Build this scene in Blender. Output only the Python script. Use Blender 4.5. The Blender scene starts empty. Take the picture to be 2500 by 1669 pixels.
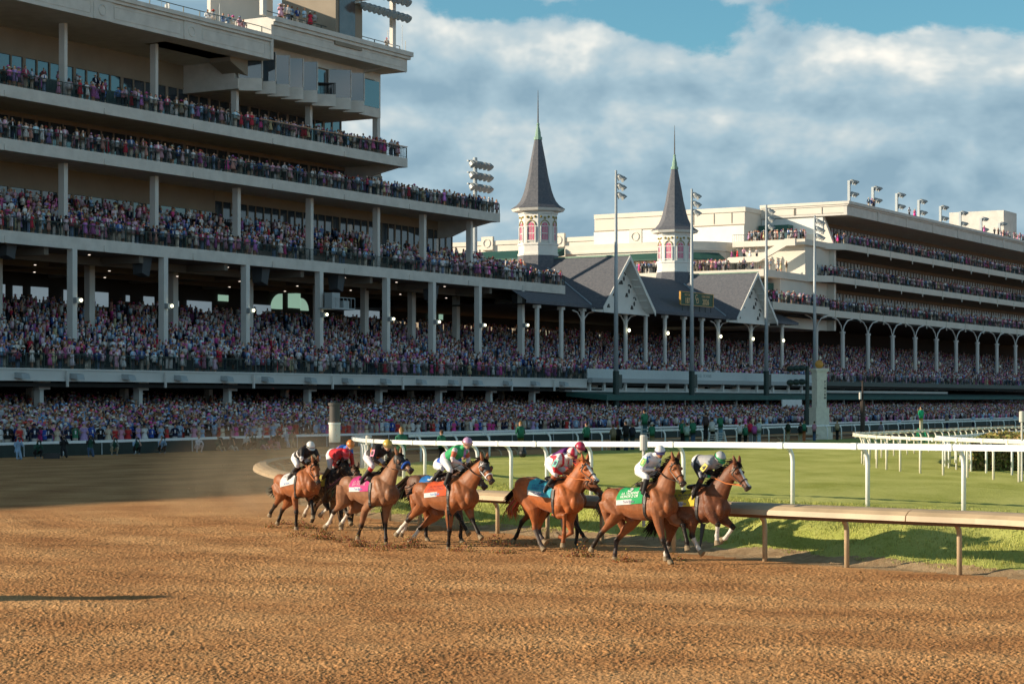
import bpy, bmesh, math, random
import numpy as np
from mathutils import Vector, Matrix
from mathutils.bvhtree import BVHTree
random.seed(7); rng = np.random.default_rng(11)
R = math.radians
SC = bpy.context.scene
COL = SC.collection
# ---------------------------------------------------------------- camera
CAMH, F, CX, HY = 3.2, 5000.0, 1250.0, 979.0      # eye height, focal length, principal column and horizon row of the photo grid (2500 px wide)
cam_d = bpy.data.cameras.new("camera"); cam = bpy.data.objects.new("camera", cam_d); COL.objects.link(cam)
cam.location = (0, 0, CAMH); cam.rotation_euler = (R(90), 0, 0)
cam_d.sensor_width = 36.0; cam_d.lens = 72.0; cam_d.shift_y = (HY - 834.5) / 2500.0
cam_d.clip_start = 0.5; cam_d.clip_end = 6000
cam_d.dof.use_dof = True; cam_d.dof.focus_distance = 44.0; cam_d.dof.aperture_fstop = 8.0
SC.camera = cam
SC.view_settings.view_transform = 'Standard'; SC.view_settings.look = 'None'
SC.view_settings.exposure = 0.55; SC.view_settings.gamma = 1.0
SC.cycles.max_bounces = 5; SC.cycles.diffuse_bounces = 3; SC.cycles.glossy_bounces = 2
SC.cycles.caustics_reflective = False; SC.cycles.caustics_refractive = False
# ---------------------------------------------------------------- sun and sky
PHI, EL = R(6), R(17.5)                           # direction the light travels (from +X), elevation
Ldir = Vector((math.cos(PHI) * math.cos(EL), math.sin(PHI) * math.cos(EL), -math.sin(EL)))
sun_d = bpy.data.lights.new("sun", 'SUN'); sun = bpy.data.objects.new("sun", sun_d); COL.objects.link(sun)
sun_d.energy = 5.0; sun_d.angle = R(0.5); sun_d.color = (1.0, 0.82, 0.60)
sun.rotation_euler = Ldir.to_track_quat('-Z', 'Y').to_euler(); sun.location = (-60, -10, 60)
world = bpy.data.worlds.new("World"); SC.world = world; world.use_nodes = True
nt = world.node_tree; nt.nodes.clear()
def N(t, tree=None, **kw):
    n = (tree or nt).nodes.new(t)
    for k, v in kw.items(): setattr(n, k, v)
    return n
def LK(a, b, tree=None): (tree or nt).links.new(a, b)
def M2(op, a, b=None, tree=None, clamp=False, c=None):
    n = (tree or nt).nodes.new('ShaderNodeMath'); n.operation = op; n.use_clamp = clamp
    for i, v in enumerate((a, b, c)):
        if v is None: continue
        if isinstance(v, (int, float)): n.inputs[i].default_value = v
        else: (tree or nt).links.new(v, n.inputs[i])
    return n.outputs[0]
sky = N('ShaderNodeTexSky', sky_type='NISHITA'); sky.sun_disc = False
sky.sun_elevation = EL; sky.sun_rotation = math.atan2(-Ldir.x, -Ldir.y); sky.air_density = 1.0; sky.dust_density = 0.6; sky.ozone_density = 2.0
tc = N('ShaderNodeTexCoord'); sx = N('ShaderNodeSeparateXYZ'); LK(tc.outputs['Generated'], sx.inputs[0])
DX, DY, DZ = sx.outputs
def mapv(sc3, off=(0, 0, 0)):
    m = N('ShaderNodeMapping'); m.inputs['Scale'].default_value = sc3; m.inputs['Location'].default_value = off
    LK(tc.outputs['Generated'], m.inputs['Vector']); return m.outputs[0]
def noise(vec, scale, det=6, rough=.55, dist=0.0, tree=None):
    n = N('ShaderNodeTexNoise', tree); n.inputs['Scale'].default_value = scale; n.inputs['Detail'].default_value = det
    n.inputs['Roughness'].default_value = rough; n.inputs['Distortion'].default_value = dist
    if vec is not None: LK(vec, n.inputs['Vector'], tree)
    return n.outputs['Fac']
def blob(cx, cz, rx, rz, amp):      # a soft cloud bank (or gap) in a given direction of the sky
    a = M2('DIVIDE', M2('SUBTRACT', DX, cx), rx); b = M2('DIVIDE', M2('SUBTRACT', DZ, cz), rz)
    r = M2('ADD', M2('MULTIPLY', a, a), M2('MULTIPLY', b, b))
    return M2('MULTIPLY', M2('POWER', 2.718, M2('MULTIPLY', r, -1.0)), amp)
SCL = (1, 1, 1.6)
n1 = noise(mapv(SCL), 10.0, 9, .60, .12)
n1s = noise(mapv(SCL), 10.0, 5, .55, .12)
n2 = noise(mapv(SCL, (-.008, 0, .018)), 10.0, 5, .55, .12)     # the same field a little towards the light: where it thins, the cloud is lit
n3 = noise(mapv((1, 1, 2.4), (2, 5, 1)), 4.0, 4, .5)
acc = M2('ADD', n1, .0)
for b in [(-.035, .166, .040, .020, .22), (.032, .164, .035, .017, .20), (.13, .148, .10, .022, .24), (.20, .07, .22, .05, .34), (.0, .05, .22, .05, .34), (-.14, .18, .06, .05, .2),
          (.065, .184, .030, .009, -.20), (.215, .192, .07, .014, -.26), (.15, .199, .10, .007, .10), (-.002, .188, .03, .007, -.14), (.04, .135, .30, .02, .16), (.12, .197, .05, .006, .12)]:
    acc = M2('ADD', acc, blob(*b))
mask = N('ShaderNodeMapRange'); mask.interpolation_type = 'SMOOTHSTEP'
mask.inputs['From Min'].default_value = .47; mask.inputs['From Max'].default_value = .56
LK(M2('ADD', acc, M2('MULTIPLY', M2('SUBTRACT', .10, DZ, None, True), 6.0)), mask.inputs['Value'])
lit = M2('ADD', M2('MULTIPLY', M2('SUBTRACT', n1s, n2), 3.0), M2('ADD', M2('MULTIPLY', n3, .60), .03))
for b in [(-.042, .172, .032, .014, .62), (.030, .172, .030, .011, .42), (.12, .162, .08, .010, .26), (.19, .150, .05, .012, .16), (-.030, .150, .05, .008, -.30), (.06, .148, .05, .010, -.16), (.10, .196, .06, .006, -.2), (-.15, .19, .10, .03, -.20), (.20, .10, .08, .012, -.14), (-.055, .136, .035, .006, .22), (.05, .128, .10, .007, .10)]:
    lit = M2('ADD', lit, blob(*b))
lit = M2('ADD', lit, 0, clamp=True)
cr = N('ShaderNodeValToRGB'); cr.color_ramp.elements[0].color = (.185, .285, .355, 1); cr.color_ramp.elements[1].color = (.72, .695, .63, 1)
e = cr.color_ramp.elements.new(.38); e.color = (.27, .375, .435, 1); e = cr.color_ramp.elements.new(.66); e.color = (.40, .465, .485, 1); LK(lit, cr.inputs['Fac'])
skc = N('ShaderNodeMix', data_type='RGBA', blend_type='MULTIPLY'); skc.inputs[0].default_value = 1
LK(sky.outputs[0], skc.inputs[6]); skc.inputs[7].default_value = (.058, .094, .094, 1)
mx = N('ShaderNodeMix', data_type='RGBA'); LK(mask.outputs[0], mx.inputs[0]); LK(skc.outputs[2], mx.inputs[6]); LK(cr.outputs[0], mx.inputs[7])
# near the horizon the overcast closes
# unseen sky shaped for fill light: dimmed overhead, brightened low behind the camera
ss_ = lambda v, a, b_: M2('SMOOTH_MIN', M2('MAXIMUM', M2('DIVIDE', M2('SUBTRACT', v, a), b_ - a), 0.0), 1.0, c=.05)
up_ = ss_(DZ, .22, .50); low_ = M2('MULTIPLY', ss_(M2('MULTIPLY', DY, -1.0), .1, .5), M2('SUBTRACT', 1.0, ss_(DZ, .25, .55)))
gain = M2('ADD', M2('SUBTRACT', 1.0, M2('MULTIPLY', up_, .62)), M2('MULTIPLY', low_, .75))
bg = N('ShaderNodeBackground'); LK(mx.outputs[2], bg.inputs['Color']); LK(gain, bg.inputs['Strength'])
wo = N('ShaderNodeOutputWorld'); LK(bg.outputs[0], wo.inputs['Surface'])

# ---------------------------------------------------------------- helpers
def tag(o, label=None, cat=None, group=None, kind=None):
    if label: o['label'] = label
    if cat: o['category'] = cat
    if group: o['group'] = group
    if kind: o['kind'] = kind
    return o
def empty(name, loc=(0, 0, 0), rz=0.0, label=None, cat=None, group=None):
    o = bpy.data.objects.new(name, None); COL.objects.link(o); o.location = loc; o.rotation_euler = (0, 0, rz)
    o.empty_display_size = .2
    return tag(o, label, cat, group)
def mat(name, color, rough=.6, bump=0.0, bscale=20.0, var=0.0, vscale=3.0, metal=0.0, spec=.5, emit=None, sheen=0.0):
    m = bpy.data.materials.new(name); m.use_nodes = True; t = m.node_tree; p = t.nodes['Principled BSDF']
    p.inputs['Base Color'].default_value = (*color, 1); p.inputs['Roughness'].default_value = rough
    p.inputs['Metallic'].default_value = metal; p.inputs['Specular IOR Level'].default_value = spec
    if sheen: p.inputs['Sheen Weight'].default_value = sheen
    tcn = N('ShaderNodeTexCoord', t)
    if var:
        f = noise(tcn.outputs['Object'], vscale, 5, .6, 0, t)
        mr = N('ShaderNodeMapRange', t); mr.inputs['From Min'].default_value = .3; mr.inputs['From Max'].default_value = .7
        mr.inputs['To Min'].default_value = 1 - var; mr.inputs['To Max'].default_value = 1 + var; LK(f, mr.inputs['Value'], t)
        v = N('ShaderNodeMix', t, data_type='RGBA', blend_type='MULTIPLY'); v.inputs[0].default_value = 1
        v.inputs[6].default_value = (*color, 1); LK(mr.outputs[0], v.inputs[7], t); LK(v.outputs[2], p.inputs['Base Color'], t)
    if bump:
        f = noise(tcn.outputs['Object'], bscale, 4, .6, 0, t); b = N('ShaderNodeBump', t); b.inputs['Strength'].default_value = bump
        b.inputs['Distance'].default_value = .02; LK(f, b.inputs['Height'], t); LK(b.outputs[0], p.inputs['Normal'], t)
    if emit: p.inputs['Emission Color'].default_value = (*emit[:3], 1); p.inputs['Emission Strength'].default_value = emit[3]
    return m
def vmat(name, rough=.6, var=.12, vscale=8.0, spec=.4, sheen=0.0, bump=0.0, bscale=60):
    m = mat(name, (1, 1, 1), rough, bump=bump, bscale=bscale, spec=spec, sheen=sheen); t = m.node_tree; p = t.nodes['Principled BSDF']
    a = N('ShaderNodeAttribute', t, attribute_name='Col'); tcn = N('ShaderNodeTexCoord', t)
    f = noise(tcn.outputs['Object'], vscale, 4, .6, 0, t); mr = N('ShaderNodeMapRange', t)
    mr.inputs['From Min'].default_value = .3; mr.inputs['From Max'].default_value = .7
    mr.inputs['To Min'].default_value = 1 - var; mr.inputs['To Max'].default_value = 1 + var; LK(f, mr.inputs['Value'], t)
    v = N('ShaderNodeMix', t, data_type='RGBA', blend_type='MULTIPLY'); v.inputs[0].default_value = 1
    LK(a.outputs['Color'], v.inputs[6], t); LK(mr.outputs[0], v.inputs[7], t); LK(v.outputs[2], p.inputs['Base Color'], t)
    return m
class MB:
    def __init__(s): s.v = []; s.f = []; s.c = []
    def add(s, vs, fs, col=None):
        b = len(s.v); s.v += [tuple(p) for p in vs]; s.f += [tuple(i + b for i in f) for f in fs]
        s.c += [col or (1, 1, 1)] * len(vs); return s
    def hexa(s, p, col=None):       # 8 corners: bottom 4 (ccw), top 4
        return s.add(p, [(3, 2, 1, 0), (4, 5, 6, 7), (0, 1, 5, 4), (1, 2, 6, 5), (2, 3, 7, 6), (3, 0, 4, 7)], col)
    def box(s, c, e, rz=0, col=None):
        cx, cy, cz = c; hx, hy, hz = e[0] / 2, e[1] / 2, e[2] / 2; ca, sa = math.cos(rz), math.sin(rz)
        P = []
        for z in (-hz, hz):
            for x, y in ((-hx, -hy), (hx, -hy), (hx, hy), (-hx, hy)): P.append((cx + x * ca - y * sa, cy + x * sa + y * ca, cz + z))
        return s.hexa(P, col)
    def ring_tube(s, pts, rad, n=8, col=None, cap=True, up=None):
        pts = [Vector(p) for p in pts]; k = len(pts)
        if not hasattr(rad, '__len__'): rad = [rad] * k
        rings = []; prev = None
        for i, p in enumerate(pts):
            t = (pts[min(i + 1, k - 1)] - pts[max(i - 1, 0)])
            if t.length < 1e-9: t = Vector((0, 0, 1))
            t.normalize()
            if prev is None: a = t.orthogonal().normalized() if up is None else Vector(up)
            else: a = prev
            a = (a - t * a.dot(t))
            if a.length < 1e-6: a = t.orthogonal()
            a.normalize(); prev = a; b = t.cross(a)
            r = rad[i]; ra, rb = (r, r) if not hasattr(r, '__len__') else r
            rings.append([p + a * (ra * math.cos(2 * math.pi * j / n)) + b * (rb * math.sin(2 * math.pi * j / n)) for j in range(n)])
        vs = [v for r in rings for v in r]; fs = []
        for i in range(k - 1):
            for j in range(n):
                j2 = (j + 1) % n; fs.append((i * n + j, i * n + j2, (i + 1) * n + j2, (i + 1) * n + j))
        if cap: fs.append(tuple(reversed(range(n)))); fs.append(tuple((k - 1) * n + j for j in range(n)))
        return s.add(vs, fs, col)
    def ell(s, c, r, M=None, nu=12, nv=8, col=None):
        vs = []; c = Vector(c)
        for i in range(nv + 1):
            th = math.pi * i / nv
            for j in range(nu):
                ph = 2 * math.pi * j / nu
                p = Vector((r[0] * math.sin(th) * math.cos(ph), r[1] * math.sin(th) * math.sin(ph), r[2] * math.cos(th)))
                vs.append(c + (M @ p if M else p))
        fs = [(i * nu + j, i * nu + (j + 1) % nu, (i + 1) * nu + (j + 1) % nu, (i + 1) * nu + j) for i in range(nv) for j in range(nu)]
        return s.add(vs, [tuple(reversed(f)) for f in fs], col)
    def prism(s, poly, ax0, ax1, off0, off1, col=None):
        # poly: list of 2-tuples in (ax0, ax1) directions, extruded from off0 to off1
        a, b = Vector(ax0), Vector(ax1); o0, o1 = Vector(off0), Vector(off1); n = len(poly)
        vs = [o0 + a * p[0] + b * p[1] for p in poly] + [o1 + a * p[0] + b * p[1] for p in poly]
        fs = [tuple(reversed(range(n))), tuple(range(n, 2 * n))] + [(i, (i + 1) % n, (i + 1) % n + n, i + n) for i in range(n)]
        return s.add(vs, fs, col)
    def build(s, name, m, parent=None, smooth=False, vcol=False, origin=None):
        me = bpy.data.meshes.new(name)
        vs = s.v
        if origin is not None: vs = [(v[0] - origin[0], v[1] - origin[1], v[2] - origin[2]) for v in vs]
        me.from_pydata(vs, [], s.f)
        bm = bmesh.new(); bm.from_mesh(me); bmesh.ops.recalc_face_normals(bm, faces=bm.faces); bm.to_mesh(me); bm.free()
        if smooth: me.polygons.foreach_set('use_smooth', [True] * len(me.polygons))
        if vcol:
            at = me.color_attributes.new('Col', 'FLOAT_COLOR', 'POINT')
            at.data.foreach_set('color', np.array([(*c, 1) for c in s.c], dtype=np.float32).ravel())
        me.materials.append(m)
        o = bpy.data.objects.new(name, me); COL.objects.link(o)
        if origin is not None: o.location = origin
        if parent: o.parent = parent
        return o
def reloc(root, kids):      # put a root Empty at a thing's base and keep its parts where they are
    for k in kids: k.parent = root; k.location = Vector(k.location) - Vector(root.location)
def build_np(name, V, Fq, C, m, parent=None, smooth=False):
    me = bpy.data.meshes.new(name); nv, nf = len(V), len(Fq); k = Fq.shape[1]
    me.vertices.add(nv); me.vertices.foreach_set('co', V.astype(np.float32).ravel())
    me.loops.add(nf * k); me.loops.foreach_set('vertex_index', Fq.astype(np.int32).ravel())
    me.polygons.add(nf); me.polygons.foreach_set('loop_start', (np.arange(nf) * k).astype(np.int32))
    if smooth: me.polygons.foreach_set('use_smooth', np.ones(nf, dtype=bool))
    me.update(calc_edges=True); me.validate()
    if C is not None:
        at = me.color_attributes.new('Col', 'FLOAT_COLOR', 'POINT'); c4 = np.ones((nv, 4), np.float32); c4[:, :3] = C; at.data.foreach_set('color', c4.ravel())
    me.materials.append(m); o = bpy.data.objects.new(name, me); COL.objects.link(o)
    if parent: o.parent = parent
    return o
# the stands' own axes: s runs along the front of the stands away to the right, d comes out towards the track
OX, OY = -40.0, 160.0
U = Vector((.5108, .8598, 0)).normalized(); NN = Vector((U.y, -U.x, 0)); UA = math.atan2(U.y, U.x)
def W(s, d, z): return Vector((OX + s * U.x + d * NN.x, OY + s * U.y + d * NN.y, z))
def s_at(px, d):
    k = (px - CX) / F; ax, ay = OX + d * NN.x, OY + d * NN.y
    return (k * ay - ax) / (U.x - k * U.y)
def Y_at(px, d): return W(s_at(px, d), d, 0).y
def z_at(px, py, d): return CAMH + (HY - py) * Y_at(px, d) / F
def sbox(mb, s0, s1, d0, d1, z0, z1, col=None):
    return mb.hexa([W(s0, d0, z0), W(s1, d0, z0), W(s1, d1, z0), W(s0, d1, z0), W(s0, d0, z1), W(s1, d0, z1), W(s1, d1, z1), W(s0, d1, z1)], col)
def gpt(px, py, z=0.0):     # ground point seen at a place of the photo
    Y = (CAMH - z) * F / (py - HY); return Vector(((px - CX) / F * Y, Y, z))
def apt(px, py, Y): return Vector(((px - CX) / F * Y, Y, CAMH + (HY - py) * Y / F))
# ---------------------------------------------------------------- ground surfaces
def dirt_material():
    m = mat('raked_dirt', (.40, .20, .075), .95, spec=.15); t = m.node_tree; p = t.nodes['Principled BSDF']
    g = N('ShaderNodeNewGeometry', t); pos = g.outputs['Position']
    s = N('ShaderNodeSeparateXYZ', t); LK(pos, s.inputs[0], t)
    # harrow marks run round the turn, concentric with the rail
    ax = M2('SUBTRACT', s.outputs[0], 21.0, t); ay = M2('SUBTRACT', s.outputs[1], 72.0, t)
    rad = M2('SQRT', M2('ADD', M2('MULTIPLY', ax, ax, t), M2('MULTIPLY', ay, ay, t), t), None, t)
    wob = noise(pos, .12, 3, .5, 0, t); rad = M2('ADD', rad, M2('MULTIPLY', wob, 3.0, t), t)
    rings = M2('SINE', M2('MULTIPLY', rad, 7.5, t), None, t)
    rings2 = M2('SINE', M2('MULTIPLY', rad, 1.9, t), None, t)
    big = noise(pos, .35, 4, .6, 0, t); fine = noise(pos, 9.0, 6, .72, 0, t); clod = noise(pos, 26.0, 3, .6, 0, t)
    v = N('ShaderNodeTexVoronoi', t); v.inputs['Scale'].default_value = 13.0; LK(pos, v.inputs['Vector'], t)
    cl = N('ShaderNodeMapRange', t); cl.inputs['From Min'].default_value = .0; cl.inputs['From Max'].default_value = .42; cl.inputs['To Min'].default_value = 1; cl.inputs['To Max'].default_value = 0
    LK(v.outputs['Distance'], cl.inputs['Value'], t)
    sel = M2('GREATER_THAN', noise(pos, 5.0, 3, .6, 0, t), .50, t)
    h = M2('MULTIPLY', fine, .075, t); h = M2('ADD', h, M2('MULTIPLY', clod, .022, t), t)
    h = M2('ADD', h, M2('MULTIPLY', M2('MULTIPLY', cl.outputs[0], sel, t), .022, t), t)
    h = M2('ADD', h, M2('MULTIPLY', rings, .0045, t), t); h = M2('ADD', h, M2('MULTIPLY', rings2, .008, t), t)
    b = N('ShaderNodeBump', t); b.inputs['Strength'].default_value = .42; b.inputs['Distance'].default_value = 1.0; LK(h, b.inputs['Height'], t); LK(b.outputs[0], p.inputs['Normal'], t)
    mixv = M2('ADD', M2('MULTIPLY', big, .55, t), M2('MULTIPLY', fine, .45, t), t)
    mixv = M2('ADD', mixv, M2('MULTIPLY', rings2, .035, t), t)
    cr = N('ShaderNodeValToRGB', t); E = cr.color_ramp.elements
    E[0].position = .36; E[0].color = (.35, .16, .062, 1); E[1].position = .66; E[1].color = (.68, .395, .180, 1)
    e = E.new(.5); e.color = (.52, .270, .112, 1); LK(mixv, cr.inputs['Fac'], t); LK(cr.outputs[0], p.inputs['Base Color'], t)
    return m
M_DIRT = dirt_material()
EDGE = [(1000, -20), (30, 24), (14.6, 33.6)]        # the dirt rail's line round the infield (x, y)
def rp(px, py, z):
    Y = (CAMH - z) * F / (py - HY); return (((px - CX) / F) * Y, Y)
RAIL_PTS = [(3300, 1318, 1.2), (2500, 1255, 1.19), (2322, 1249, 1.19), (2050, 1238, 1.18), (1818, 1229, 1.17), (1600, 1219, 1.13), (1443, 1211, 1.08), (1300, 1204.5, 1.06), (1174, 1198, 1.04),
            (1080, 1193, 1.02), (985, 1187, 1.0), (880, 1178, .99), (790, 1168, .98), (720, 1159, .98), (674, 1150, .98), (648, 1141.5, .98), (636, 1134, .97), (638, 1127, .96), (656, 1121, .95), (698, 1115.5, .95),
            (745, 1112, .94), (808, 1108.5, .93), (900, 1101, .91), (999, 1095, .9), (1120, 1091, .85), (1250, 1086.5, .78), (1400, 1081, .72), (1600, 1073, .62), (1855, 1063.5, .50), (2057, 1058, .40), (2265, 1050, .33), (2486, 1041, .40), (2800, 1029, .4)]
RAIL = [(*rp(a, b, c), c) for a, b, c in RAIL_PTS]
def resample(pts, step):
    P = np.array(pts, float)
    # Catmull-Rom through the points
    out = []
    for i in range(len(P) - 1):
        p0 = P[max(i - 1, 0)]; p1 = P[i]; p2 = P[i + 1]; p3 = P[min(i + 2, len(P) - 1)]
        n = max(2, int(np.linalg.norm((p2 - p1)[:2]) / step))
        for k in range(n):
            t = k / n; out.append(.5 * ((2 * p1) + (-p0 + p2) * t + (2 * p0 - 5 * p1 + 4 * p2 - p3) * t * t + (-p0 + 3 * p1 - 3 * p2 + p3) * t ** 3))
    out.append(P[-1]); return np.array(out)
RAILC = resample(RAIL, .8)
for _ in range(3):
    RAILC[1:-1] = (RAILC[:-2] + 2 * RAILC[1:-1] + RAILC[2:]) / 4
POLY = np.vstack([RAILC[:, :2], [[200, 420], [260, 0]]])
def inside(x, y, poly):
    c = np.zeros(x.shape, bool); n = len(poly); j = n - 1
    for i in range(n):
        xi, yi = poly[i]; xj, yj = poly[j]
        cond = ((yi > y) != (yj > y)) & (x < (xj - xi) * (y - yi) / (yj - yi + 1e-12) + xi); c ^= cond; j = i
    return c
def dist_line(x, y, L):
    d = np.full(x.shape, 1e9)
    for i in range(len(L) - 1):
        a = L[i]; b = L[i + 1]; ab = b - a; t = np.clip(((x - a[0]) * ab[0] + (y - a[1]) * ab[1]) / (ab @ ab), 0, 1)
        d = np.minimum(d, np.hypot(x - a[0] - t * ab[0], y - a[1] - t * ab[1]))
    return d
def sst(a, b, x): t = np.clip((x - a) / (b - a), 0, 1); return t * t * (3 - 2 * t)
def zturf(Y): return np.clip(.9 - .0063 * (Y - 43), 0, .96)
def terrain(x, y):
    x = np.asarray(x, float); y = np.asarray(y, float)
    D = dist_line(x, y, RAILC[::2, :2]); D = np.where(inside(x, y, POLY), D, -D)
    ph = np.sin(x * 1.7 + y * .8) * .25 + np.sin(x * .6 - y * 1.9) * .3 + np.sin(x * 3.9 + y * 3.1) * .1
    Dw = D + ph * sst(.4, 1.2, D)
    h = zturf(y) * (sst(1.1, 4.4, Dw) * .93 + .07 * sst(.95, 1.15, Dw)) + .006
    h = np.where(D < .35, -.08 + (D + .6) * .088, h); h = np.where(D < -.6, -.08, h)
    return h, D, Dw
def ground_z(x, y): return float(terrain(np.array([x]), np.array([y]))[0][0])
# one sheet of dirt that reaches the horizon
g = MB(); XS = [-3000, -60, 60, 3000]; YS = [-200, 10, 120, 4000]
for i in range(3):
    for j in range(3):
        g.add([(XS[i], YS[j], 0), (XS[i + 1], YS[j], 0), (XS[i + 1], YS[j + 1], 0), (XS[i], YS[j + 1], 0)], [(0, 1, 2, 3)])
g.v = [(a, b_, -.012) for a, b_, c_ in g.v]; gr = g.build('dirt_track', M_DIRT); tag(gr, kind='structure')
# near field of the track as real clods and harrow ridges
_lat = rng.random((1024, 1024)).astype(np.float32)
def vnoise(x, y, cell, ox=0.0):
    u = x / cell + ox + 5000; v = y / cell + ox * 1.7 + 5000; i = np.floor(u).astype(int); j = np.floor(v).astype(int); fu = u - i; fv = v - j; fu = fu * fu * (3 - 2 * fu); fv = fv * fv * (3 - 2 * fv)
    g = lambda a, b: _lat[a % 1024, b % 1024]
    return (g(i, j) * (1 - fu) + g(i + 1, j) * fu) * (1 - fv) + (g(i, j + 1) * (1 - fu) + g(i + 1, j + 1) * fu) * fv
Yr = 20.3 * np.exp(np.arange(0, 1080) * .00108); Kc = np.linspace(-.345, .345, 1500)
Xn, Yn = Kc[None, :] * Yr[:, None], np.repeat(Yr[:, None], len(Kc), 1)
ca_, sa_ = math.cos(.6), math.sin(.6); Xq, Yq = Xn * ca_ + Yn * sa_, -Xn * sa_ + Yn * ca_
def pebbles(x, y, cell, rmin, rmax, prob, seed):
    ci, cj = np.floor(x / cell).astype(int), np.floor(y / cell).astype(int); out = np.zeros(x.shape, np.float32)
    for di in (-1, 0, 1):
        for dj in (-1, 0, 1):
            a, b_ = ci + di + 4096 + seed, cj + dj + 4096 + seed * 3; r1, r2, r3, r4 = _lat[a % 1024, b_ % 1024], _lat[(a + 311) % 1024, (b_ + 97) % 1024], _lat[(a + 533) % 1024, (b_ + 701) % 1024], _lat[(a + 71) % 1024, (b_ + 853) % 1024]
            px_, py_ = (ci + di + r1) * cell, (cj + dj + r2) * cell; rr_ = (rmin + (rmax - rmin) * r3) * (r4 < prob); q = 1 - ((x - px_) ** 2 + (y - py_) ** 2) / np.maximum(rr_, 1e-4) ** 2
            out = np.maximum(out, np.sqrt(np.maximum(q, 0)) * rr_ * .85)
    return out
hgt = np.maximum(pebbles(Xn, Yn, .045, .010, .026, .75, 1), pebbles(Xq, Yq, .12, .02, .042, .35, 5)) + pebbles(Xq, Yq, .027, .006, .014, .6, 9) * .7 + vnoise(Xn, Yn, .10, 5) * .012 + vnoise(Xn, Yn, .4, 7) * .02
hgt *= .46 + .36 * vnoise(Xn, Yn, 1.3, 51)
rad_ = np.hypot(Xn - 21, Yn - 72) + vnoise(Xn, Yn, 6, 2) * 1.2
hgt += (.5 + .5 * np.sin(rad_ * 14)) * .008 * vnoise(Xn, Yn, 2.5, 61) + (.5 + .5 * np.sin(rad_ * 3.1)) * .022
Ds = dist_line(Xn[::12, ::25], Yn[::12, ::25], RAILC[::2, :2]); ins = inside(Xn[::12, ::25], Yn[::12, ::25], POLY); Ds = np.where(ins, Ds, -Ds)
Di = np.repeat(np.repeat(Ds, 12, 0)[:len(Yr)], 25, 1)[:, :len(Kc)]
Di = (Di + np.roll(Di, 6, 0) + np.roll(Di, -6, 0) + np.roll(Di, 12, 1) + np.roll(Di, -12, 1)) / 5
amp = sst(-.15, 1.0, -Di) * (1 - sst(52, 63, Yn)); Zn = .006 + (hgt - .022) * amp
Vn = np.stack([Xn, Yn, Zn], -1).reshape(-1, 3); ix = np.arange(Vn.shape[0]).reshape(len(Yr), len(Kc)); Fn = np.stack([ix[:-1, :-1], ix[:-1, 1:], ix[1:, 1:], ix[1:, :-1]], -1).reshape(-1, 4)
kp = (Di[:-1, :-1] < .15).reshape(-1); Fn = Fn[kp]
nd = build_np('raked_dirt', Vn, Fn, None, M_DIRT, smooth=True); tag(nd, kind='structure')
# turf, sandy strip and grass bank inside the rail
yy = np.concatenate([np.arange(31, 60, .16), np.arange(60, 100, .5), np.arange(100, 262, 1.6)])
NXC = 200; VV = []
Xg = np.zeros((len(yy), NXC)); Yg = np.zeros_like(Xg)
for i, y in enumerate(yy):
    xr = max(16, .33 * y + 4); xl = -12.5 if y < 115 else -12.5 + (y - 115) * .55
    Xg[i] = np.linspace(xl, xr, NXC); Yg[i] = y
H, D, Dw = terrain(Xg, Yg)
H = H + np.where((Dw > 1.0) & (yy[:, None] < 62), (np.sin(Xg * 9 + Yg * 5) * .006 + np.sin(Xg * 4.1 - Yg * 7.3) * .009), 0)
V = np.stack([Xg, Yg, H], -1).reshape(-1, 3)
idx = np.arange(len(yy) * NXC).reshape(len(yy), NXC)
Fq = np.stack([idx[:-1, :-1], idx[:-1, 1:], idx[1:, 1:], idx[1:, :-1]], -1).reshape(-1, 4)
keep = (H.reshape(-1)[Fq] > -.075).any(1); Fq = Fq[keep]
sand = np.clip(1 - sst(1.35, 1.75, Dw + .3 * np.sin(Xg * 5 + Yg * 3.3) * .5), 0, 1).reshape(-1)
used = np.unique(Fq); remap = -np.ones(len(V), int); remap[used] = np.arange(len(used)); V = V[used]; Fq = remap[Fq]; sand = sand[used]
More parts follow.
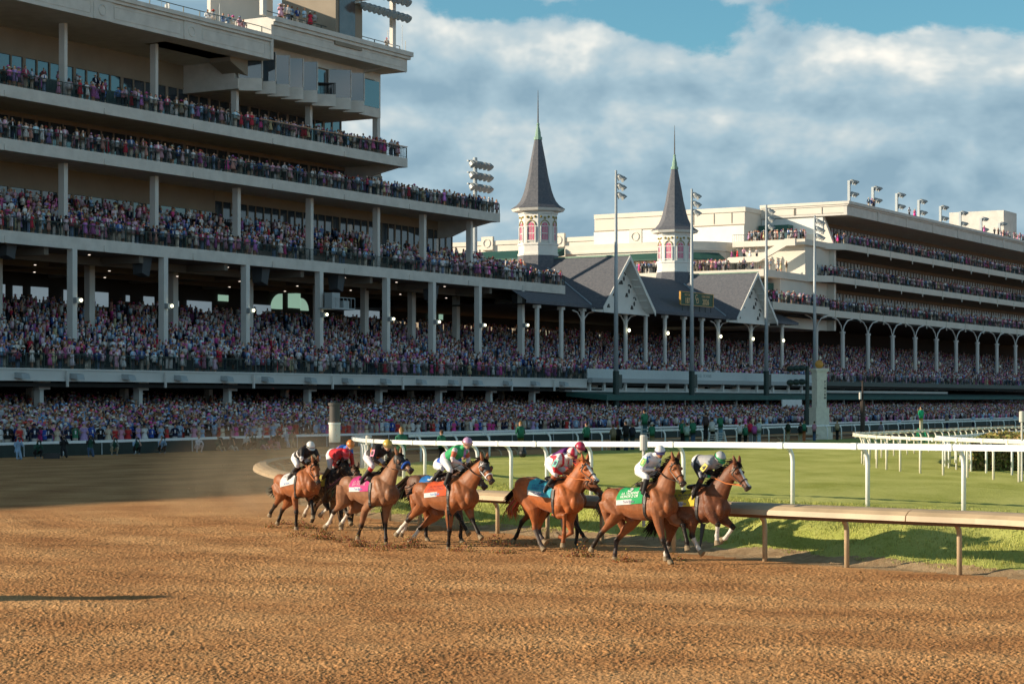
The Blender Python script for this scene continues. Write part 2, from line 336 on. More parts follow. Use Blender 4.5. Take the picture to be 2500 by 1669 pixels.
def turf_material():
    m = mat('turf', (.2, .25, .05), .9, spec=.1); t = m.node_tree; p = t.nodes['Principled BSDF']
    g = N('ShaderNodeNewGeometry', t); pos = g.outputs['Position']; a = N('ShaderNodeAttribute', t, attribute_name='Col')
    mp = N('ShaderNodeMapping', t); mp.inputs['Scale'].default_value = (1, .35, 1); mp.inputs['Rotation'].default_value = (0, 0, R(-45)); LK(pos, mp.inputs[0], t)
    f1 = noise(pos, 14, 6, .75, 0, t); f2 = noise(mp.outputs[0], .5, 5, .6, .4, t); f3 = noise(pos, 60, 2, .6, 0, t)
    sp_ = N('ShaderNodeSeparateXYZ', t); LK(pos, sp_.inputs[0], t); bd = M2('SINE', M2('MULTIPLY', M2('ADD', M2('MULTIPLY', sp_.outputs[0], .86, t), M2('MULTIPLY', sp_.outputs[1], -.51, t), t), 1.25, t), None, t)
    k = M2('ADD', M2('ADD', M2('MULTIPLY', f1, .45, t), M2('MULTIPLY', f2, .55, t), t), M2('MULTIPLY', bd, .022, t), t)
    cr = N('ShaderNodeValToRGB', t); E = cr.color_ramp.elements; E[0].position = .36; E[0].color = (.29, .33, .06, 1); E[1].position = .66; E[1].color = (.58, .59, .20, 1)
    e = E.new(.5); e.color = (.44, .47, .13, 1); LK(k, cr.inputs['Fac'], t)
    sc = N('ShaderNodeValToRGB', t); E = sc.color_ramp.elements; E[0].position = .35; E[0].color = (.30, .20, .11, 1); E[1].position = .68; E[1].color = (.52, .38, .23, 1)
    LK(noise(pos, 3, 7, .65, .6, t), sc.inputs['Fac'], t)
    sep = N('ShaderNodeSeparateColor', t); LK(a.outputs['Color'], sep.inputs[0], t)
    fac = M2('GREATER_THAN', M2('ADD', sep.outputs[0], M2('MULTIPLY', M2('SUBTRACT', noise(pos, 7, 5, .7, 0, t), .5, t), .9, t), t), .5, t)
    mx = N('ShaderNodeMix', t, data_type='RGBA'); LK(fac, mx.inputs[0], t); LK(cr.outputs[0], mx.inputs[6], t); LK(sc.outputs[0], mx.inputs[7], t); LK(mx.outputs[2], p.inputs['Base Color'], t)
    h = M2('ADD', M2('MULTIPLY', f1, .03, t), M2('MULTIPLY', f3, .015, t), t)
    b = N('ShaderNodeBump', t); b.inputs['Strength'].default_value = .9; b.inputs['Distance'].default_value = 1.0; LK(h, b.inputs['Height'], t); LK(b.outputs[0], p.inputs['Normal'], t)
    return m
M_TURF = turf_material()
tf = build_np('turf_course', V, Fq, np.repeat(sand[:, None], 3, 1), M_TURF, smooth=True); tag(tf, kind='structure')
# grass blades: long on the bank, short on the near turf
def grass():
    n = 170000
    x = rng.uniform(-4, 15.5, n); y = rng.uniform(35, 60, n)
    ok = (np.abs(x / y) < .33); x, y = x[ok], y[ok]
    h, D, Dw = terrain(x, y)
    cl = np.sin(x * 2.3 + y * 1.1) + np.sin(x * 5.1 - y * 3.7) * .7 + rng.normal(0, .5, len(x))
    ok = (Dw > 1.5 + .25 * cl) & (Dw < 5.2 + .4 * cl)
    x, y, h, Dw, cl = x[ok], y[ok], h[ok], Dw[ok], cl[ok]
    n = len(x); ln = np.where(Dw < 4.4, rng.uniform(.03, .10, n) * (1 + .22 * np.clip(cl, -1, 1.6)), rng.uniform(.025, .05, n)); ang = rng.uniform(0, 6.283, n); w = np.where(Dw < 4.4, .008, .009)
    lean = rng.normal(0, .35, (n, 2)) * ln[:, None]
    V = np.zeros((n, 3, 3)); V[:, 0] = np.stack([x - np.cos(ang) * w, y - np.sin(ang) * w, h - .01], 1); V[:, 1] = np.stack([x + np.cos(ang) * w, y + np.sin(ang) * w, h - .01], 1)
    V[:, 2] = np.stack([x + lean[:, 0], y + lean[:, 1], h + ln], 1)
    c = np.array([.30, .325, .075]) * rng.uniform(.65, 1.35, (n, 1)) + np.array([.12, .07, .02]) * (rng.random((n, 1)) < .22)
    o = build_np('grass', V.reshape(-1, 3), np.arange(n * 3).reshape(-1, 3), np.repeat(c, 3, 0), vmat('grass_blade', .7, .1)); tag(o, 'rough green grass on the bank behind the dirt rail', 'grass', kind='stuff')
grass()
# ---------------------------------------------------------------- the stands
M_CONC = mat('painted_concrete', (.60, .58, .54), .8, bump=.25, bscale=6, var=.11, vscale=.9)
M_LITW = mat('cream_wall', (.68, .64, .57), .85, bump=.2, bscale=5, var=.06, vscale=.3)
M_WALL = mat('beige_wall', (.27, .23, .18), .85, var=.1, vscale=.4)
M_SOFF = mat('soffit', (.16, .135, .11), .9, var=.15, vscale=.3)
M_STEEL = mat('cream_steel', (.60, .59, .56), .55, var=.06, vscale=.6)
M_WHITE = mat('white_paint', (.72, .72, .69), .5, var=.05, vscale=1)
M_GREEN = mat('dark_green_metal', (.012, .035, .03), .5)
M_AWN = mat('green_canvas', (.02, .09, .075), .7, var=.15, vscale=.5)
M_COPPER = mat('verdigris', (.22, .36, .28), .6, var=.15, vscale=2)
M_GLASS = mat('window_glass', (.03, .05, .07), .06, spec=1.0, metal=.0); M_GLASS.node_tree.nodes['Principled BSDF'].inputs['Coat Weight'].default_value = .6
M_CURT = mat('pale_curtains', (.62, .70, .72), .6)
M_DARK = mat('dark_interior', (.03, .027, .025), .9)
M_LAMP = mat('lamp_lens', (.9, .9, .7), .3, emit=(1.0, .95, .62, 2.6))
M_DOWN = mat('downlight_lens', (.9, .8, .7), .3, emit=(1.0, .85, .7, 1.1))
M_LENS = mat('floodlight_lens', (.35, .42, .46), .12, spec=.9)
M_HOUS = mat('floodlight_housing', (.34, .37, .38), .5, metal=.15)
M_POLE = mat('galvanised_pole', (.42, .47, .50), .5, metal=.1, var=.06)
M_GOLD = mat('gold_paint', (.62, .36, .10), .35, metal=.7)
M_GOLDF = mat('gold_ornament', (.30, .22, .035), .5)
M_BLACK = mat('black_paint', (.012, .013, .015), .45)
def slate():
    m = mat('slate_shingles', (.1, .11, .14), .85); t = m.node_tree; p = t.nodes['Principled BSDF']
    tcn = N('ShaderNodeTexCoord', t); sp = N('ShaderNodeSeparateXYZ', t); LK(tcn.outputs['Object'], sp.inputs[0], t)
    row = M2('FRACT', M2('MULTIPLY', sp.outputs[2], 5.5, t), None, t)
    f = noise(tcn.outputs['Object'], 3.5, 5, .7, 0, t)
    k = M2('ADD', M2('MULTIPLY', f, .8, t), M2('MULTIPLY', row, .2, t), t)
    cr = N('ShaderNodeValToRGB', t); E = cr.color_ramp.elements; E[0].position = .3; E[0].color = (.07, .08, .105, 1); E[1].position = .75; E[1].color = (.17, .175, .195, 1); LK(k, cr.inputs['Fac'], t); LK(cr.outputs[0], p.inputs['Base Color'], t)
    b = N('ShaderNodeBump', t); b.inputs['Strength'].default_value = .6; b.inputs['Distance'].default_value = .05; LK(k, b.inputs['Height'], t); LK(b.outputs[0], p.inputs['Normal'], t)
    return m
M_SLATE = slate()

def railing(s0, s1, d, z, h=1.1, name='balcony_railing', parent=None, m=None, ends=None, step=2.6, bars=.17):
    b = MB(); r = .03
    sbox(b, s0, s1, d - r, d + r, z + h - .06, z + h); sbox(b, s0, s1, d - .02, d + .02, z + .10, z + .14)
    n = int((s1 - s0) / step)
    for i in range(n + 1):
        s = s0 + (s1 - s0) * i / n; sbox(b, s - .035, s + .035, d - .035, d + .035, z, z + h - .06)
    n = int((s1 - s0) / bars)
    for i in range(n):
        s = s0 + (s1 - s0) * (i + .5) / n; sbox(b, s - .011, s + .011, d - .011, d + .011, z + .14, z + h - .06)
    if ends is not None:
        for s in ends:
            sbox(b, s - .03, s + .03, d - 6, d - .035, z + h - .06, z + h)
            for k in range(30): sbox(b, s - .012, s + .012, d - .1 - k * .2, d - .124 - k * .2, z, z + h - .06)
    return b.build(name, m or M_GREEN, parent)

def text_mesh(txt, size, m, name, parent, origin, ax, up, nrm, bold=0.0, squash=1.0, align='CENTER'):
    cu = bpy.data.curves.new(name, 'FONT'); cu.body = txt; cu.size = size; cu.align_x = align; cu.align_y = 'CENTER'; cu.extrude = .01; cu.offset = bold
    tmp = bpy.data.objects.new('t', cu); COL.objects.link(tmp); bpy.context.view_layer.update()
    me = bpy.data.meshes.new_from_object(tmp.evaluated_get(bpy.context.evaluated_depsgraph_get())); bpy.data.objects.remove(tmp)
    ax, up, nrm, o = Vector(ax), Vector(up), Vector(nrm), Vector(origin)
    for v in me.vertices: v.co = o + ax * (v.co.x * squash) + up * v.co.y + nrm * v.co.z
    me.materials.clear(); me.materials.append(m); ob = bpy.data.objects.new(name, me); COL.objects.link(ob)
    if parent: ob.parent = parent
    return ob
GS = empty('grandstand', W(45, 2, 0), 0, 'tall grey left grandstand with five packed balconies and press box', 'grandstand')
gkids = []
def gpart(o): gkids.append(o); return o
S1E, S2E, S3E, SRE = s_at(1380, 0), s_at(1221, 0), s_at(995, 0), s_at(998, 1.9)
SL = -14.0
def balcony(se, z0, z1, depth, parentlist, name='balcony_slab', s0=SL):
    b = MB(); sbox(b, s0, se, -.35, 0, z0, z1)                       # fascia
    sbox(b, s0, se, -depth, -.35, z1 - .55, z1 - .25)                # slab
    # tapered end bracket under the slab
    b.prism([(0, z0), (0, z1 - .55), (-depth, z1 - .55), (-depth, z0 - 1.5), (-depth * .75, z0 - 1.4), (-depth * .45, z0 - .55), (-.8, z0)], NN, (0, 0, 1), W(se - .35, -.35, 0), W(se, -.35, 0))
    for px_s in np.arange(s0 + 3, se - 1, 11.45): sbox(b, px_s, px_s + .22, 0, .10, z0 + .02, z1 - .45)  # drain boxes
    return b.build(name, M_CONC)
gpart(balcony(S1E, 15.6, 16.6, 9, gkids)); gpart(balcony(S2E, 22.85, 23.8, 8, gkids)); gpart(balcony(S3E, 27.05, 28.0, 8, gkids))
b = MB()        # terrace steps on the first balcony and the raised rows on the others
sbox(b, SL, S1E - .6, -4.1, -2.7, 16.35, 17.35); sbox(b, SL, S1E - .6, -9, -4.1, 16.35, 17.9); sbox(b, SL, S1E - 8, -9, -5.0, 17.9, 18.5); sbox(b, SL, 62, -9, -6.0, 18.5, 19.2)
sbox(b, SL, S2E - .6, -8, -2.4, 23.55, 24.1); sbox(b, SL, S3E - .6, -8, -2.2, 27.75, 28.4)
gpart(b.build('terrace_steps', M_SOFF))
gpart(railing(SL, S1E, -.12, 16.6, ends=[S1E - .1])); gpart(railing(SL, S1E - .6, -2.75, 17.35, step=2.6, bars=.4)); gpart(railing(SL, S2E, -.12, 23.8, ends=[S2E - .1])); gpart(railing(SL, S3E, -.12, 28.0, ends=[S3E - .1]))
b = MB(); sbox(b, 33, S3E, -.09, .03, 29.12, 29.19); gpart(b.build('wooden_handrail', mat('varnished_wood', (.45, .22, .1), .4)))
# raised side boxes on the top level with dark parapets
for a, c in ((4, 13.5), (15, 21), (25.5, 31)):
    b = MB(); sbox(b, a, c, -4.2, -4.0, 28.4, 30.0); gpart(b.build('box_parapet', M_GREEN))
# first tier (box seats) edge beam, rake and its columns
T0E = s_at(1433, 7)
b = MB(); sbox(b, SL, T0E, 6.6, 7.0, 4.8, 5.55); sbox(b, SL, T0E, 6.6, 7.12, 5.55, 5.68); sbox(b, SL, T0E, 6.9, 7.1, 4.72, 4.8); gpart(b.build('tier_edge_beam', M_STEEL))
gpart(railing(SL, T0E, 6.9, 5.68, h=1.15, step=1.9, bars=.17))
RAKE0, RAKED, RAKES = 5.5, 6.5, .226
b = MB()
for k in range(30):
    d1 = RAKED - k * .95; z = RAKE0 + k * .95 * RAKES
    sbox(b, SL, 345, d1 - .95, d1, z - .5, z)
M_STEP = mat('seat_rows', (.05, .055, .055), .8)
tier = b.build('seating_rake', M_STEP); gpart(tier)
b = MB(); sbox(b, SL, 88, -23, -22.4, 0, 15.9); sbox(b, SL, 88, -22.4, 6.3, 4.3, 4.6)
for s0, s1 in ((5, 8), (9.5, 12), (14.5, 19.5), (38.5, 43), (44, 46)): pass
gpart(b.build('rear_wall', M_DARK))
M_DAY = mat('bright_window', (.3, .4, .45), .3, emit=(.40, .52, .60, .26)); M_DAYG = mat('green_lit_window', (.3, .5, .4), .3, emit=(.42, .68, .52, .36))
def backwin(px0, px1, y0, y1, m=M_DAY, arch=0):
    d = -22.3; s0, s1 = s_at(px0, d), s_at(px1, d); zt, zb = z_at((px0 + px1) / 2, y0, d), z_at((px0 + px1) / 2, y1, d); b = MB()
    pts = [(s0, zb), (s1, zb)] + ([(s1, zt), (s0, zt)] if not arch else ([(s1, zt)] + [(s1 - (s1 - s0) * math.sin(t * math.pi / 16), zb + (zt - zb) * math.cos(t * math.pi / 16)) for t in range(1, 8)] if arch > 0 else [(s1 - (s1 - s0) * (1 - math.cos(t * math.pi / 16)), zb + (zt - zb) * math.sin(t * math.pi / 16)) for t in range(1, 9)] + [(s0, zt)]))
    b.prism(pts, U, (0, 0, 1), W(0, d, 0), W(0, d + .1, 0)); return gpart(b.build('rear_window', m))
for w in [(0, 11, 694, 728), (31, 53, 698, 730), (75, 116, 701, 738), (155, 175, 708, 745), (221, 263, 713, 748), (307, 315, 721, 736), (350, 375, 724, 745), (415, 435, 734, 748), (456, 515, 735, 762), (615, 660, 744, 768)]: backwin(*w)
for w in [(660, 688, 715, 754, M_DAYG, 1), (703, 732, 715, 752, M_DAYG), (733, 752, 728, 758, M_DAYG, -1), (532, 556, 720, 735, M_DAYG)]: backwin(*w)
for w in [(1048, 1060, 764, 778, M_DAYG), (1071, 1080, 765, 780, M_DAYG), (840, 925, 757, 775)]: backwin(*w)
# soffit beams and downlights under the first balcony
b = MB()
for d in (-5, -11, -17): sbox(b, SL, S1E, d - .5, d, 14.9, 15.6)
for s in np.arange(-6, 86, 11.5): sbox(b, s, s + .5, -22, -.6, 15.0, 15.61)
sbox(b, SL, S1E, -22, -.35, 15.6, 15.9)
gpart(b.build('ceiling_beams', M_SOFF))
b = MB()
for s in np.arange(-4, 88, 9.3):
    for d in (-3.2, -8, -15): b.ell(W(s + d * .3, d, 15.57 if d > -4 else 14.8), (.13, .13, .03), nu=8, nv=4)
gpart(b.build('downlight', M_DOWN))
LAMP_SPOTS = []
def icol(name, s, d, z0, z1, w=.62, parent=None):
    b = MB(); sbox(b, s - w / 2, s + w / 2, d - .04, d, z0, z1); sbox(b, s - w / 2, s + w / 2, d - .62, d - .58, z0, z1); sbox(b, s - .04, s + .04, d - .58, d - .04, z0, z1)
    sbox(b, s - w / 2, s - w / 2 + .05, d - .58, d - .04, z0, z1)
    return gpart(b.build(name, M_STEEL))
for px in [183, 405.5, 605.6, 785.5, 949, 1061, 1173, 1278]:
    s = s_at(px, 0); z0 = z_at(px, 832 if px < 500 else 850, 0) - 2; icol('column', s, 0, 5.5, 15.6, .54)
    LAMP_SPOTS.append((s, .45, z_at(px, {183: 732, 405.5: 746, 605.6: 757, 785.5: 767, 949: 778, 1061: 785}.get(px, 793), .3)))
    icol('column', s + .6, -9, 7, 15.6, .7)
for px in [102, 344, 562, 757, 931, 1077, 1200, 1305]:
    s = s_at(px, 5); icol('column', s, 5, 0, 4.8, .42)
    b = MB(); sbox(b, s - .62, s + .62, 4.7, 5.3, 4.1, 4.72); gpart(b.build('column_capital', M_STEEL)); b = MB(); sbox(b, s + .35, s + .5, 7.14, 7.3, 4.3, 5.5); gpart(b.build('drain_pipe', M_STEEL))
    icol('column', s + 8.5, -4, 2, 4.6, .5)
for px in [161, 383, 584, 762, 925, 1038, 1152]:
    s = s_at(px, -2); icol('column', s, -2, 16.6, 22.85, .46)
for px in [161, 383, 580, 760]:
    s = s_at(px, -2); icol('column', s, -2, 28, 34.9, .36)
icol('column', s_at(925, -2), -2, 28, 32, .5)
for s, d, z in LAMP_SPOTS:
    b = MB(); b.ell(W(s + .25, d, z), (.13, .13, .15), nu=10, nv=6); gpart(b.build('wall_lamp', M_LAMP))
for px, py in ((190, 942), (412, 944), (793, 947), (955, 949), (1067, 950), (1183, 951)):
    b = MB(); b.ell(W(s_at(px, 1.0), 1.0, z_at(px, py, 1)), (.11, .11, .11), nu=8, nv=6); gpart(b.build('wall_lamp', M_LAMP))
for s, d, z in LAMP_SPOTS:
    b = MB(); sbox(b, s - .25, s + .12, d - .42, d - .05, z - .25, z + .2); gpart(b.build('lamp_bracket', M_HOUS))
for k, px in enumerate([58, 192, 318, 445, 558, 657, 762, 852, 945, 1032, 1110, 1170, 1243, 1310, 1380]):   # angled spotlights on the edge beam
    s = s_at(px, 7.5); b = MB(); z = 5.15
    b.hexa([W(s - .45, 7.0, z - .2), W(s + .35, 7.0, z - .25), W(s + .45, 7.75, z - .32), W(s - .35, 7.75, z - .3), W(s - .45, 7.0, z + .2), W(s + .35, 7.0, z + .2), W(s + .45, 7.6, z + .1), W(s - .35, 7.6, z + .12)]); gpart(b.build('spotlight', M_HOUS))
for px, py in ((20, 605), (350, 650), (640, 672), (825, 690), (1055, 715), (1270, 735)):            # hanging loudspeakers
    b = MB(); s, z = s_at(px, -1.5), z_at(px, py, -1.5)
    b.hexa([W(s - .5, -2.2, z - .7), W(s + .4, -2.2, z - .9), W(s + .4, -1.2, z - .9), W(s - .5, -1.2, z - .6), W(s - .6, -2.3, z + .8), W(s + .6, -2.3, z + .8), W(s + .6, -1, z + .8), W(s - .6, -1, z + .8)]); sbox(b, s - .05, s + .05, -1.8, -1.7, z + .8, 15.6); gpart(b.build('loudspeaker', mat('loudspeaker_grey', (.06, .07, .08), .7)))
b = MB(); s = s_at(812, .4)     # camera platform on the fourth column
sbox(b, s - 1.9, s + 1.9, .1, 1.7, 12.0, 12.15); sbox(b, s - 1.9, s + 1.9, 1.66, 1.7, 13.1, 13.16)
for k in range(7): sbox(b, s - 1.9 + k * .63, s - 1.86 + k * .63, 1.66, 1.7, 12.15, 13.1)
sbox(b, s - 1.2, s + .1, .3, 1.2, 12.15, 13.6); sbox(b, s + .5, s + 1.5, .4, 1.3, 12.15, 12.9); gpart(b.build('camera_platform', M_HOUS))
# glazed walls behind the balconies
def glazed(s0, s1, d, z0, z1, ztop, pane, fr=.07, wallm=M_WALL, parts=None):
    b = MB(); sbox(b, s0, s1, d - .3, d, z1, ztop); gpart(b.build('upper_wall', wallm))
    b = MB(); sbox(b, s0, s1, d - .14, d - .08, z0, z1); gpart(b.build('window_band', M_GLASS))
    b = MB(); n = int((s1 - s0) / pane)
    for i in range(n + 1):
        s = s0 + (s1 - s0) * i / n; w = fr if i % 4 else fr * 2.4; sbox(b, s - w, s + w, d - .08, d + .02, z0, z1)
    sbox(b, s0, s1, d - .08, d + .03, z1 - .12, z1 + .05); gpart(b.build('window_mullions', M_WALL))
glazed(SL, S3E - 1, -7.6, 28.4, 32.3, 35.2, 1.5); glazed(SL, S2E - 12, -7.6, 24.1, 27.2, 27.5, 1.6)
glazed(SL, 36, -7.9, 17.9, 21.3, 23.4, 1.9, .06); glazed(36.1, S1E - 12, -7.9, 17.9, 22.4, 23.4, 1.25, .04)
# building mass behind
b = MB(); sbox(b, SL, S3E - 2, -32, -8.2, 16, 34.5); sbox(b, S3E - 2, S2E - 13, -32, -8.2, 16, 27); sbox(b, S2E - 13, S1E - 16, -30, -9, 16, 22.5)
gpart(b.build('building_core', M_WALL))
# roof with moulded parapet, roundels, drop end
S_R1 = s_at(658, 1.5)
b = MB()
RS = SL; sbox(b, RS, S_R1, 1.0, 1.5, 34.4, 36.0); sbox(b, RS, S_R1, 1.0, 1.75, 36.0, 36.25); sbox(b, RS, S_R1, 1.0, 1.95, 36.25, 36.6); sbox(b, RS, S_R1, -30, 1.0, 34.4, 34.7)
for s in (s_at(250, 1.5), s_at(468, 1.5)): sbox(b, s - 1.1, s + 1.1, 1.5, 1.62, 34.4, 36.0)
ss = [RS, s_at(250, 1.5) - 1.1, s_at(250, 1.5) + 1.1, s_at(468, 1.5) - 1.1, s_at(468, 1.5) + 1.1, S_R1 - .4]
for a, c in ((ss[0], ss[1]), (ss[2], ss[3]), (ss[4], ss[5])):
    for zz in (34.75, 35.7): sbox(b, a + .3, c - .3, 1.5, 1.54, zz, zz + .06)
    for sp in (a + .3, c - .36): sbox(b, sp, sp + .06, 1.5, 1.54, 34.81, 35.7)
gpart(b.build('roof_parapet', M_CONC))
for s in (s_at(250, 1.62), s_at(468, 1.62)):
    b = MB(); b.ring_tube([W(s + .42 * math.cos(t * math.pi / 8), 1.64, 35.2 + .42 * math.sin(t * math.pi / 8)) for t in range(17)], .07, 6); gpart(b.build('roundel', M_CONC))
# upper roof block over the press box
H0, H1 = 36.3, 38.3
b = MB(); sbox(b, S_R1, SRE, 1.2, 1.7, H0, H1 - .75); sbox(b, S_R1, SRE + .3, 1.2, 1.95, H1 - .75, H1 - .45); sbox(b, S_R1, SRE + .5, 1.2, 2.15, H1 - .45, H1); sbox(b, S_R1, SRE, -14, 1.2, H0, H0 + .3)
sbox(b, S_R1, S_R1 + .4, -14, 1.2, H0 + .3, H1); sbox(b, SRE - .4, SRE, -14, 1.2, H0 + .3, H1)
for zz in (H0 + .35, H1 - 1.0): sbox(b, S_R1 + .5, SRE - .8, 1.7, 1.74, zz, zz + .06)
sbox(b, S_R1, S_R1 + .35, -14, 1.7, 34.4, H0)
gpart(b.build('upper_roof_parapet', M_CONC))
b = MB(); b.prism([(0, H0), (-9, H0), (-9, 33), (-6, 34.2), (-3, 35.9)], NN, (0, 0, 1), W(SRE - 3.5, 1.2, 0), W(SRE - 3.1, 1.2, 0)); gpart(b.build('roof_bracket', M_CONC))
b = MB()
s = s_at(575, 0); b.prism([(-9, 34.4), (0, 34.4), (0, 34.0), (5.4, 31.8), (5.4, 33.2), (7.5, 34.4)], U, (0, 0, 1), W(s, -3, 0), W(s, -.6, 0)); gpart(b.build('sloping_brace', M_WALL))
# press box with a row of angled bays
PB0, PB1 = s_at(585, -1), s_at(933, -1); z0, z1 = 31.55, 36.5
b = MB(); sbox(b, PB0, PB1, -8, -1.6, z0 + .25, z1); sbox(b, PB0, PB1, -1.6, -1.2, z0 + .25, z0 + 1.2); sbox(b, PB0, PB1, -1.6, -1.2, z1 - 1.0, z1); sbox(b, PB1 - 1, PB1, -1.6, -1.2, z0 + 1.2, z1 - 1)
gpart(b.build('press_box', M_CONC))
bay_px = [(592, 625), (632, 655), (661, 691), (694, 725), (728, 760), (770, 806), (811, 842), (845, 874)]
for i, (a, c) in enumerate(bay_px):
    s0, s1 = s_at(a, -.8), s_at(c, -.8); sm = s0 + (s1 - s0) * .66; dd = .45
    b = MB(); b.prism([(s0, -1.2), (sm, dd), (s1, -1.2)], U, NN, W(0, 0, z0 + .1) , W(0, 0, z0 + 1.25)); gpart(b.build('bay_base', M_CONC))
    if i == 5:
        r = MB(); r.prism([(s0, -1.2), (sm, dd), (s1, -1.2)], U, NN, W(0, 0, z0 + 2.3), W(0, 0, z0 + 2.36))
        for k in range(14):
            t = k / 13; q = (s0 + (sm - s0) * t, -1.2 + (dd + 1.2) * t); sbox(r, q[0] - .015, q[0] + .015, q[1] - .03, q[1], z0 + 1.25, z0 + 2.3)
            q = (sm + (s1 - sm) * t, dd - (dd + 1.2) * t); sbox(r, q[0] - .015, q[0] + .015, q[1] - .03, q[1], z0 + 1.25, z0 + 2.3)
        gpart(r.build('bay_railing', M_BLACK)); w = MB(); sbox(w, s0 + .2, s1 - .3, -1.25, -1.15, z0 + 1.25, z1 - 1.2); gpart(w.build('bay_window', M_GLASS))
    else:
        w = MB(); w.prism([(s0 + .05, -1.2), (sm, dd - .07), (s1 - .05, -1.2)], U, NN, W(0, 0, z0 + 1.25), W(0, 0, z1 - 1.0)); gpart(w.build('bay_window', M_GLASS))
        w = MB(); 
        for (ss_, dd_) in ((s0, -1.2), (sm, dd), (s1, -1.2)): sbox(w, ss_ - .05, ss_ + .05, dd_ - .06, dd_ + .03, z0 + 1.25, z1 - 1.0)
        gpart(w.build('bay_frame', M_CONC))
s0, s1 = s_at(880, -1.2), s_at(925, -1.2); w = MB(); sbox(w, s0, s1, -1.28, -1.15, z0 + 1.2, z1 - 1.1); gpart(w.build('press_box_window', M_GLASS))
# roof-top room, stair parapet, railings, aerials and floodlight racks
s0, s1 = s_at(805, 1.2), s_at(870, 1.2)
b = MB(); sbox(b, s0, s1, -4.5, 1.9, 37.2, 43.0); gpart(b.build('rooftop_room', M_WALL))
b = MB(); sbox(b, s0 + .5, s1 - 1.3, 1.9, 1.98, 38.0, 42.2); gpart(b.build('rooftop_window', mat('tinted_glass', (.10, .085, .08), .15, spec=.8, var=.4, vscale=.6)))
b = MB(); b.prism([(s0 - .5, 43.0), (s1 + 3.5, 42.9), (s1 + 3.5, 43.3), (s0 - .5, 44.0)], U, (0, 0, 1), W(0, -5, 0), W(0, 3.2, 0)); gpart(b.build('rooftop_canopy', M_WALL))
b = MB(); sbox(b, s0 - 9.5, s0, -6, -5.6, H1 - 1, 42.6); gpart(b.build('rooftop_wall', M_LITW))
gpart(railing(RS, S_R1, .6, 36.6, h=.9, step=2.2, bars=9)); gpart(railing(S_R1, SRE, .8, H1, h=.7, step=2.2, bars=9))
def flood_rack(s0, s1, d, z, n, rows, name, label, posts):
    r = empty(name, W((s0 + s1) / 2, d, z - 3), 0, label, 'floodlights', 'floodlight racks on the left grandstand roof'); ks = []
    b = MB()
    for p_ in posts: sbox(b, p_ - .28, p_ + .28, d - 1.5, d - 1.1, max(z - 6.2, 38.0), z + rows * 1.5 - 1.6)
    for k in range(rows): sbox(b, s0, s1, d - 1.5, d - .12, z + k * 1.6 - .12, z + k * 1.6 + .1)
    ks.append(b.build('rack_frame', M_STEEL))
    for k in range(rows):
        for i in range(n):
            s = s0 + (s1 - s0) * (i + .5) / n; c = W(s, d + .25, z + k * 1.6 - .35)
            lb = MB(); ax = (NN * .75 + Vector((0, 0, -.66))).normalized()
            lb.ring_tube([c - ax * .45, c - ax * .2, c + ax * .3], [.15, .34, .42], 12); ks.append(lb.build('lamp_housing', M_HOUS, smooth=False))
            ll = MB(); ll.ring_tube([c + ax * .302, c + ax * .33], [.38, .34], 12); ks.append(ll.build('lamp_lens', M_LENS))
    reloc(r, ks)
flood_rack(s_at(668, 2), s_at(800, 2), 2.4, 44.6, 10, 2, 'floodlight_rack', 'long bank of round floodlights above the roof crowd, nearer the left edge', [s_at(655, 2) + .4])
flood_rack(s_at(875, 2.4), s_at(990, 2.4), 2.6, 41.7, 10, 2, 'floodlight_rack', 'bank of round floodlights at the right corner of the left grandstand roof', [s_at(873, 2), s_at(973, 2)])
for px, y0, y1, d, t in ((412, 8, 38, -2, .22), (406, 12, 38, -1.6, .3), (536, 10, 62, -1, .06), (512, 30, 62, -1, .15), (947, 75, 118, 0, .07), (982, 62, 130, .4, .05), (990, 100, 130, .4, .08)):
    s = s_at(px, d); z0_, z1_ = z_at(px, y1, d) - 1, z_at(px, y0, d); b = MB(); b.ring_tube([W(s, d, z0_ - 1), W(s, d, z1_)], t / 2, 6); gpart(b.build('aerial', M_WHITE))
b = MB(); s = s_at(330, 1.2); z = 38.3; b.ell(W(s, 1.2, z), (1.3, .5, .35), nu=10, nv=6); sbox(b, s - .15, s + .15, 1.1, 1.3, 36.6, z); gpart(b.build('roof_camera', M_BLACK))
# the stand goes on out of the frame to the left; its roof throws the long shadow on the track
b = MB(); sbox(b, -96, SL - .5, -30, 0, 0, 26.9); gpart(b.build('far_wing', M_CONC)); b = MB(); sbox(b, -128.5, -96.2, -30, -.2, 0, 28.6); gpart(b.build('end_wing', M_CONC))
reloc(GS, gkids)

# ---------------------------------------------------------------- twin-spire stand
gkids = []
TS = empty('spired_grandstand', W(115, 2, 0), 0, 'old wooden stand with slate roof, two front gables and twin spires', 'grandstand')
EA, EZ, RD, RZ = 2.0, 14.4, -8.0, 19.8
b = MB()
A0, A1 = 78.0, 155.0
b.add([W(A0, EA, EZ), W(A1, EA, EZ), W(A1 - 9, RD, RZ), W(A0 + 2, RD, RZ), W(A1 - 6, -30, EZ), W(A0, -30, EZ)], [(0, 1, 2, 3), (3, 2, 4, 5), (1, 4, 2)])
b.add([W(A0, EA, EZ - .35), W(A1, EA, EZ - .35), W(A1, EA, EZ), W(A0, EA, EZ)], [(0, 1, 2, 3)])
gpart(b.build('slate_roof', M_SLATE))
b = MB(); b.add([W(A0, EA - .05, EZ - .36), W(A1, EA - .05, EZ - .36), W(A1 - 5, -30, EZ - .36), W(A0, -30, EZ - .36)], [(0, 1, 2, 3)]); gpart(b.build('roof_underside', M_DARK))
M_FLASH = mat('lead_flashing', (.35, .42, .48), .5)
